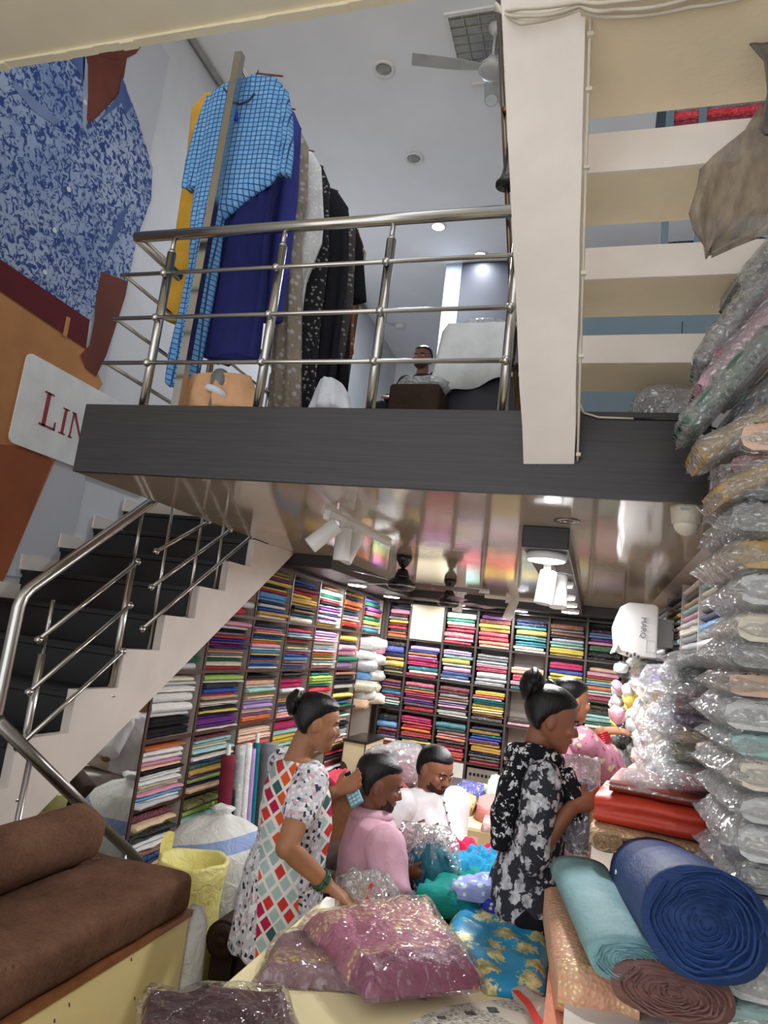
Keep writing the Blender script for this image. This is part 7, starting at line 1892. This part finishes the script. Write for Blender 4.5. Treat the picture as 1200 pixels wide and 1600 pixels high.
P4.torso([(V((0, 0, 0.55)), 0.06, 0.05), (V((0, 0, 0.5)), 0.17, 0.08), (V((0, 0, 0.3)), 0.17, 0.12), (V((0, 0, 0.1)), 0.17, 0.13), (V((0, 0, 0.02)), 0.15, 0.11)])
e1, w1_ = P4.arm(shR, V((0.12, 0.33, 0.2)), 0.28, 0.25, V((0.5, -0.5, -0.5)), (0.055, 0.043, 0.03), None, V((0, 0, -1)), 1, 0.5)
e2, w2_ = P4.arm(shL, V((-0.12, 0.33, 0.2)), 0.28, 0.25, V((-0.5, -0.5, -0.5)), (0.055, 0.043, 0.03), None, V((0, 0, -1)), -1, 0.5)
for sx in (-1, 1): P4.leg((sx*0.1, 0.03, 0.06), (sx*0.12, 0.42, 0.06), (sx*0.12, 0.44, -0.34), (sx*0.12, 0.58, -0.38), (0.09, 0.06, 0.04))
P4.finish(0.008); P4.face(beard=True, moustache=True); P4.hair('short')
dk = plain_cloth('dark_shirt', '26222b')
P4.cloth('shirt', dk, lambda bm: loft(bm, [ell(V((0, 0, z)), (a, 0, 0), (0, b, 0), 24) for z, a, b in ((0.54, 0.07, 0.06), (0.5, 0.18, 0.095), (0.3, 0.19, 0.14), (0.05, 0.19, 0.15))]), 0.012)
P4.cloth('sleeve', dk, lambda bm: (limb(bm, [shR, e1, w1_], [0.08, 0.06, 0.045]), limb(bm, [shL, e2, w2_], [0.08, 0.06, 0.045])), 0.012)
P4.cloth('trousers', dk, lambda bm: [limb(bm, [(sx*0.09, 0.02, 0.06), (sx*0.12, 0.42, 0.06), (sx*0.12, 0.44, -0.3)], [0.11, 0.08, 0.06]) for sx in (-1, 1)], 0.012)
zs_ = P4.loc.z-0.02
t = thing('bench', 'dark bench under the man at the back of the mezzanine', 'bench', (P4.loc.x, Ym, ZM)); part('seat', dark_suede, t, lambda bm: box2(bm, (-0.4, -0.2, max(0.05, zs_-ZM-0.1)), (0.4, 0.25, max(0.1, zs_-ZM))))
part('base', black_metal, t, lambda bm: box2(bm, (-0.35, -0.15, 0), (0.35, 0.2, max(0.05, zs_-ZM-0.1))))

# seen through the concrete treads: blue grey cupboard, bags and stacks
cu_ = thing('cupboard', 'blue grey cupboard standing behind the concrete treads', 'cupboard', (0.35, 3.62, ZM))
zc1 = PY(910, 490, 3.6).z
part('body', grey_wall, cu_, lambda bm: box2(bm, (-0.62, 0, 0), (0.55, 0.5, zc1-ZM)))
part('door_gap', dark_wall, cu_, lambda bm: box2(bm, (-0.02, -0.003, 0.05), (-0.015, 0.0, zc1-ZM-0.05)))
for i, (px, py, s_, lab, cc_) in enumerate(((1030, 637, 0.16, 'clear plastic bag with dark cloth behind the fascia', '55585e'), (1060, 632, 0.15, 'clear plastic bag with pale cloth behind the fascia', 'b8b8c0'), (1092, 636, 0.17, 'pale blue plastic bag behind the fascia corner', 'a9b4da'))):
    q = PY(px, py, 2.75); t = thing('plastic_bag', lab, 'plastic bag', (q.x, 2.75, ZM))
    o = obj('contents', with_mat(CRUMP[i], pack_plain), None, t, color=C8(cc_)); o.scale = (s_, 0.14, 0.12); o.location = (0, 0, 0.065)
    o = obj('film', with_mat(CRUMP[i+3], film_heavy), None, t); o.scale = (s_*1.25, 0.18, 0.17); o.location = (0, 0, 0.085)
sb = thing('upper_rack', 'blue grey steel rack with packed sarees high behind the concrete treads', 'shelf', (0.6, 4.55, ZM))
for x in (PY(1047, 190, 4.5).x-0.0, PY(1098, 190, 4.5).x, 0.98): part('upright', grey_wall, sb, lambda bm: box2(bm, rel(sb, (x-0.025, 4.5, ZM)), rel(sb, (x+0.025, 4.54, 6.2))))
zr_ = PY(1110, 222, 4.5).z
for zz in (zr_-1.0, zr_, zr_+0.5): part('shelf', grey_wall, sb, lambda bm: box2(bm, rel(sb, (0.2, 4.5, zz-0.03)), rel(sb, (1.0, 4.9, zz))))
for i, (ch, x, z_) in enumerate((('d', 0.62, 0.0), ('x', 0.62, 0.07), ('d', 0.62, 0.14), ('r', 0.62, 0.21), ('e', 0.62, 0.28), ('x', 0.62, -0.98), ('a', 0.62, -0.91), ('s', 0.62, -0.84), ('k', 0.62, -0.77))):
    put('packed_saree', FOLD[i % 9], pack_plain, (x, 4.68, zr_+0.002+z_), (0.68, 0.34, 0.068), 0.0, PALC[ch][1], f'{PALC[ch][0]} packed saree, {ORD[i % 5]} from bottom, {"upper" if i < 5 else "lower"} shelf of the high rack', 'saree', 'packed sarees in the high rack')

# net cloth hanging by the concrete treads
def net_mat():
    m, N, L, b = nodes_of('brown_net'); co = texco(N)
    setp(b, Roughness=0.7); L.new(ramp(N, L, noise(N, L, mapping(N, L, co, (10, 4, 4)), 4, 4), [(0.3, C8('75685a')), (0.7, C8('a3937e'))]), b.inputs['Base Color'])
    L.new(ramp(N, L, noise(N, L, mapping(N, L, co, (6, 6, 2)), 3, 3), [(0.3, (0.5, 0.5, 0.5)), (0.7, (0.8, 0.8, 0.8))]), b.inputs['Alpha']); return m
netm = net_mat()
ga = garment('net_cloth', 'sheer brown net cloth hanging down beside the concrete treads', 1.75, [(165, 1185, 1290), (200, 1165, 1300), (240, 1115, 1290), (262, 1094, 1280), (290, 1090, 1270), (335, 1076, 1240), (362, 1082, 1200), (380, 1092, 1150), (396, 1102, 1112)], netm, None, 0.02, 0.03, 2, 7, None, 'cloth', False)
garment('net_cloth', 'grey net cloth hanging above the brown net cloth at the landing', 1.68, [(70, 1170, 1260), (100, 1192, 1290), (150, 1196, 1300), (200, 1186, 1300)], plain_cloth('grey_net', '6f6862'), None, 0.02, 0.02, 4, 5, None, 'cloth', False)

# ceiling fittings upstairs
def downlight(px, py, lit, label, r=0.10):
    q = PZ(px, py, ZU); t = thing('downlight', label, 'ceiling light', (q.x, q.y, ZU))
    part('ring', white_plastic, t, lambda bm: lathe(bm, (0, 0, 0), [(r, 0), (r, -0.015), (r*0.85, -0.022), (r*0.7, -0.012), (r*0.66, 0.0)], 28), True)
    if lit:
        part('diffuser', led, t, lambda bm: lathe(bm, (0, 0, -0.006), [(r*0.68, 0.0), (r*0.66, -0.012), (0.003, -0.014)], 24), True)
        l = bpy.data.lights.new('lamp_light', 'AREA'); l.shape = 'DISK'; l.size = r*1.4; l.energy = 120 if px < 700 else 14; l.color = (0.86, 0.92, 1.0); o = bpy.data.objects.new('lamp_light', l); COL.objects.link(o); o.parent = t; o.location = (0, 0, -0.03)
    else:
        part('lens', M('dim_lens', '9c9c9c', rough=0.15, var=0.1, vscale=30), t, lambda bm: lathe(bm, (0, 0, -0.004), [(r*0.66, 0), (r*0.6, -0.008), (r*0.3, -0.012), (0.003, -0.004)], 24), True)
downlight(600, 107, 0, 'unlit white downlight near the front of the upper ceiling')
downlight(647, 247, 0, 'white grilled speaker-like downlight in the middle of the upper ceiling')
downlight(685, 353, 1, 'lit white downlight over the handrail on the upper ceiling')
downlight(751, 398, 1, 'lit white downlight beside the dark bulkhead on the upper ceiling')
gl = PZ(755, 58, ZU); t = thing('grid_light', 'square louvred ceiling light near the fan on the upper ceiling', 'ceiling light', (gl.x, gl.y, ZU))
part('frame', white_plastic, t, lambda bm: (box2(bm, (-0.28, -0.28, -0.02), (0.28, -0.25, 0)), box2(bm, (-0.28, 0.25, -0.02), (0.28, 0.28, 0)), box2(bm, (-0.28, -0.25, -0.02), (-0.25, 0.25, 0)), box2(bm, (0.25, -0.25, -0.02), (0.28, 0.25, 0))))
part('tray', M('grid_tray', 'a7aaa8', rough=0.2, metal=0.6), t, lambda bm: box2(bm, (-0.25, -0.25, -0.006), (0.25, 0.25, -0.002)))
for k_ in range(6): part('louvre', steel, t, lambda bm: box2(bm, (-0.25, -0.22+k_*0.085, -0.02), (0.25, -0.215+k_*0.085, -0.006)))
for k_ in range(3): part('louvre', steel, t, lambda bm: box2(bm, (-0.13+k_*0.125, -0.25, -0.022), (-0.125+k_*0.125, 0.25, -0.006)))
sp_ = PZ(765, 128, ZU); t = thing('spotlight', 'grey spotlight on a short track on the upper ceiling', 'spotlight', (sp_.x, sp_.y, ZU))
part('track', white_plastic, t, lambda bm: box2(bm, (-0.16, -0.02, -0.025), (0.16, 0.02, 0)))
spotlight(t, (0.02, 0, -0.02), (0.12, -0.25, -0.8), 0.26, 0.06, M('grey_white_metal', 'b5b7b8', rough=0.4))
fq = PZ(775, 40, ZU)
ceiling_fan((fq.x, fq.y, ZU), 'pale grey ceiling fan on the upper ceiling beside the louvred light', 0.55, 1.35, 0.35, M('pale_fan', 'b9b9b5', rough=0.4), M('pale_fan', 'b9b9b5', rough=0.4), 1.1)
sd = PZ(625, 508, ZU); t = thing('smoke_detector', 'white smoke detector with a cable on the far upper ceiling', 'smoke detector', (sd.x, sd.y, ZU))
part('body', white_plastic, t, lambda bm: lathe(bm, (0, 0, 0), [(0.09, 0), (0.09, -0.03), (0.06, -0.06), (0.01, -0.065)], 20), True)
part('cable', white_plastic, t, lambda bm: tube(bm, [V((-0.08, 0, -0.02)), V((-0.4, -0.3, -0.015)), V((-0.7, -0.2, -0.01))], 0.01, 6), True)
part('conduit', M('grey_conduit', '8f8f8f', rough=0.5), thing('conduit', 'grey conduit along the corner of the upper ceiling and left wall', 'conduit', (XW+0.04, 3.0, ZU-0.04)), lambda bm: tube(bm, [V((0, -0.3, 0)), V((0, 6.5, 0))], 0.025, 8), True)
if bpy.data.scenes.get('workbench'): bpy.data.scenes.remove(bpy.data.scenes['workbench'])
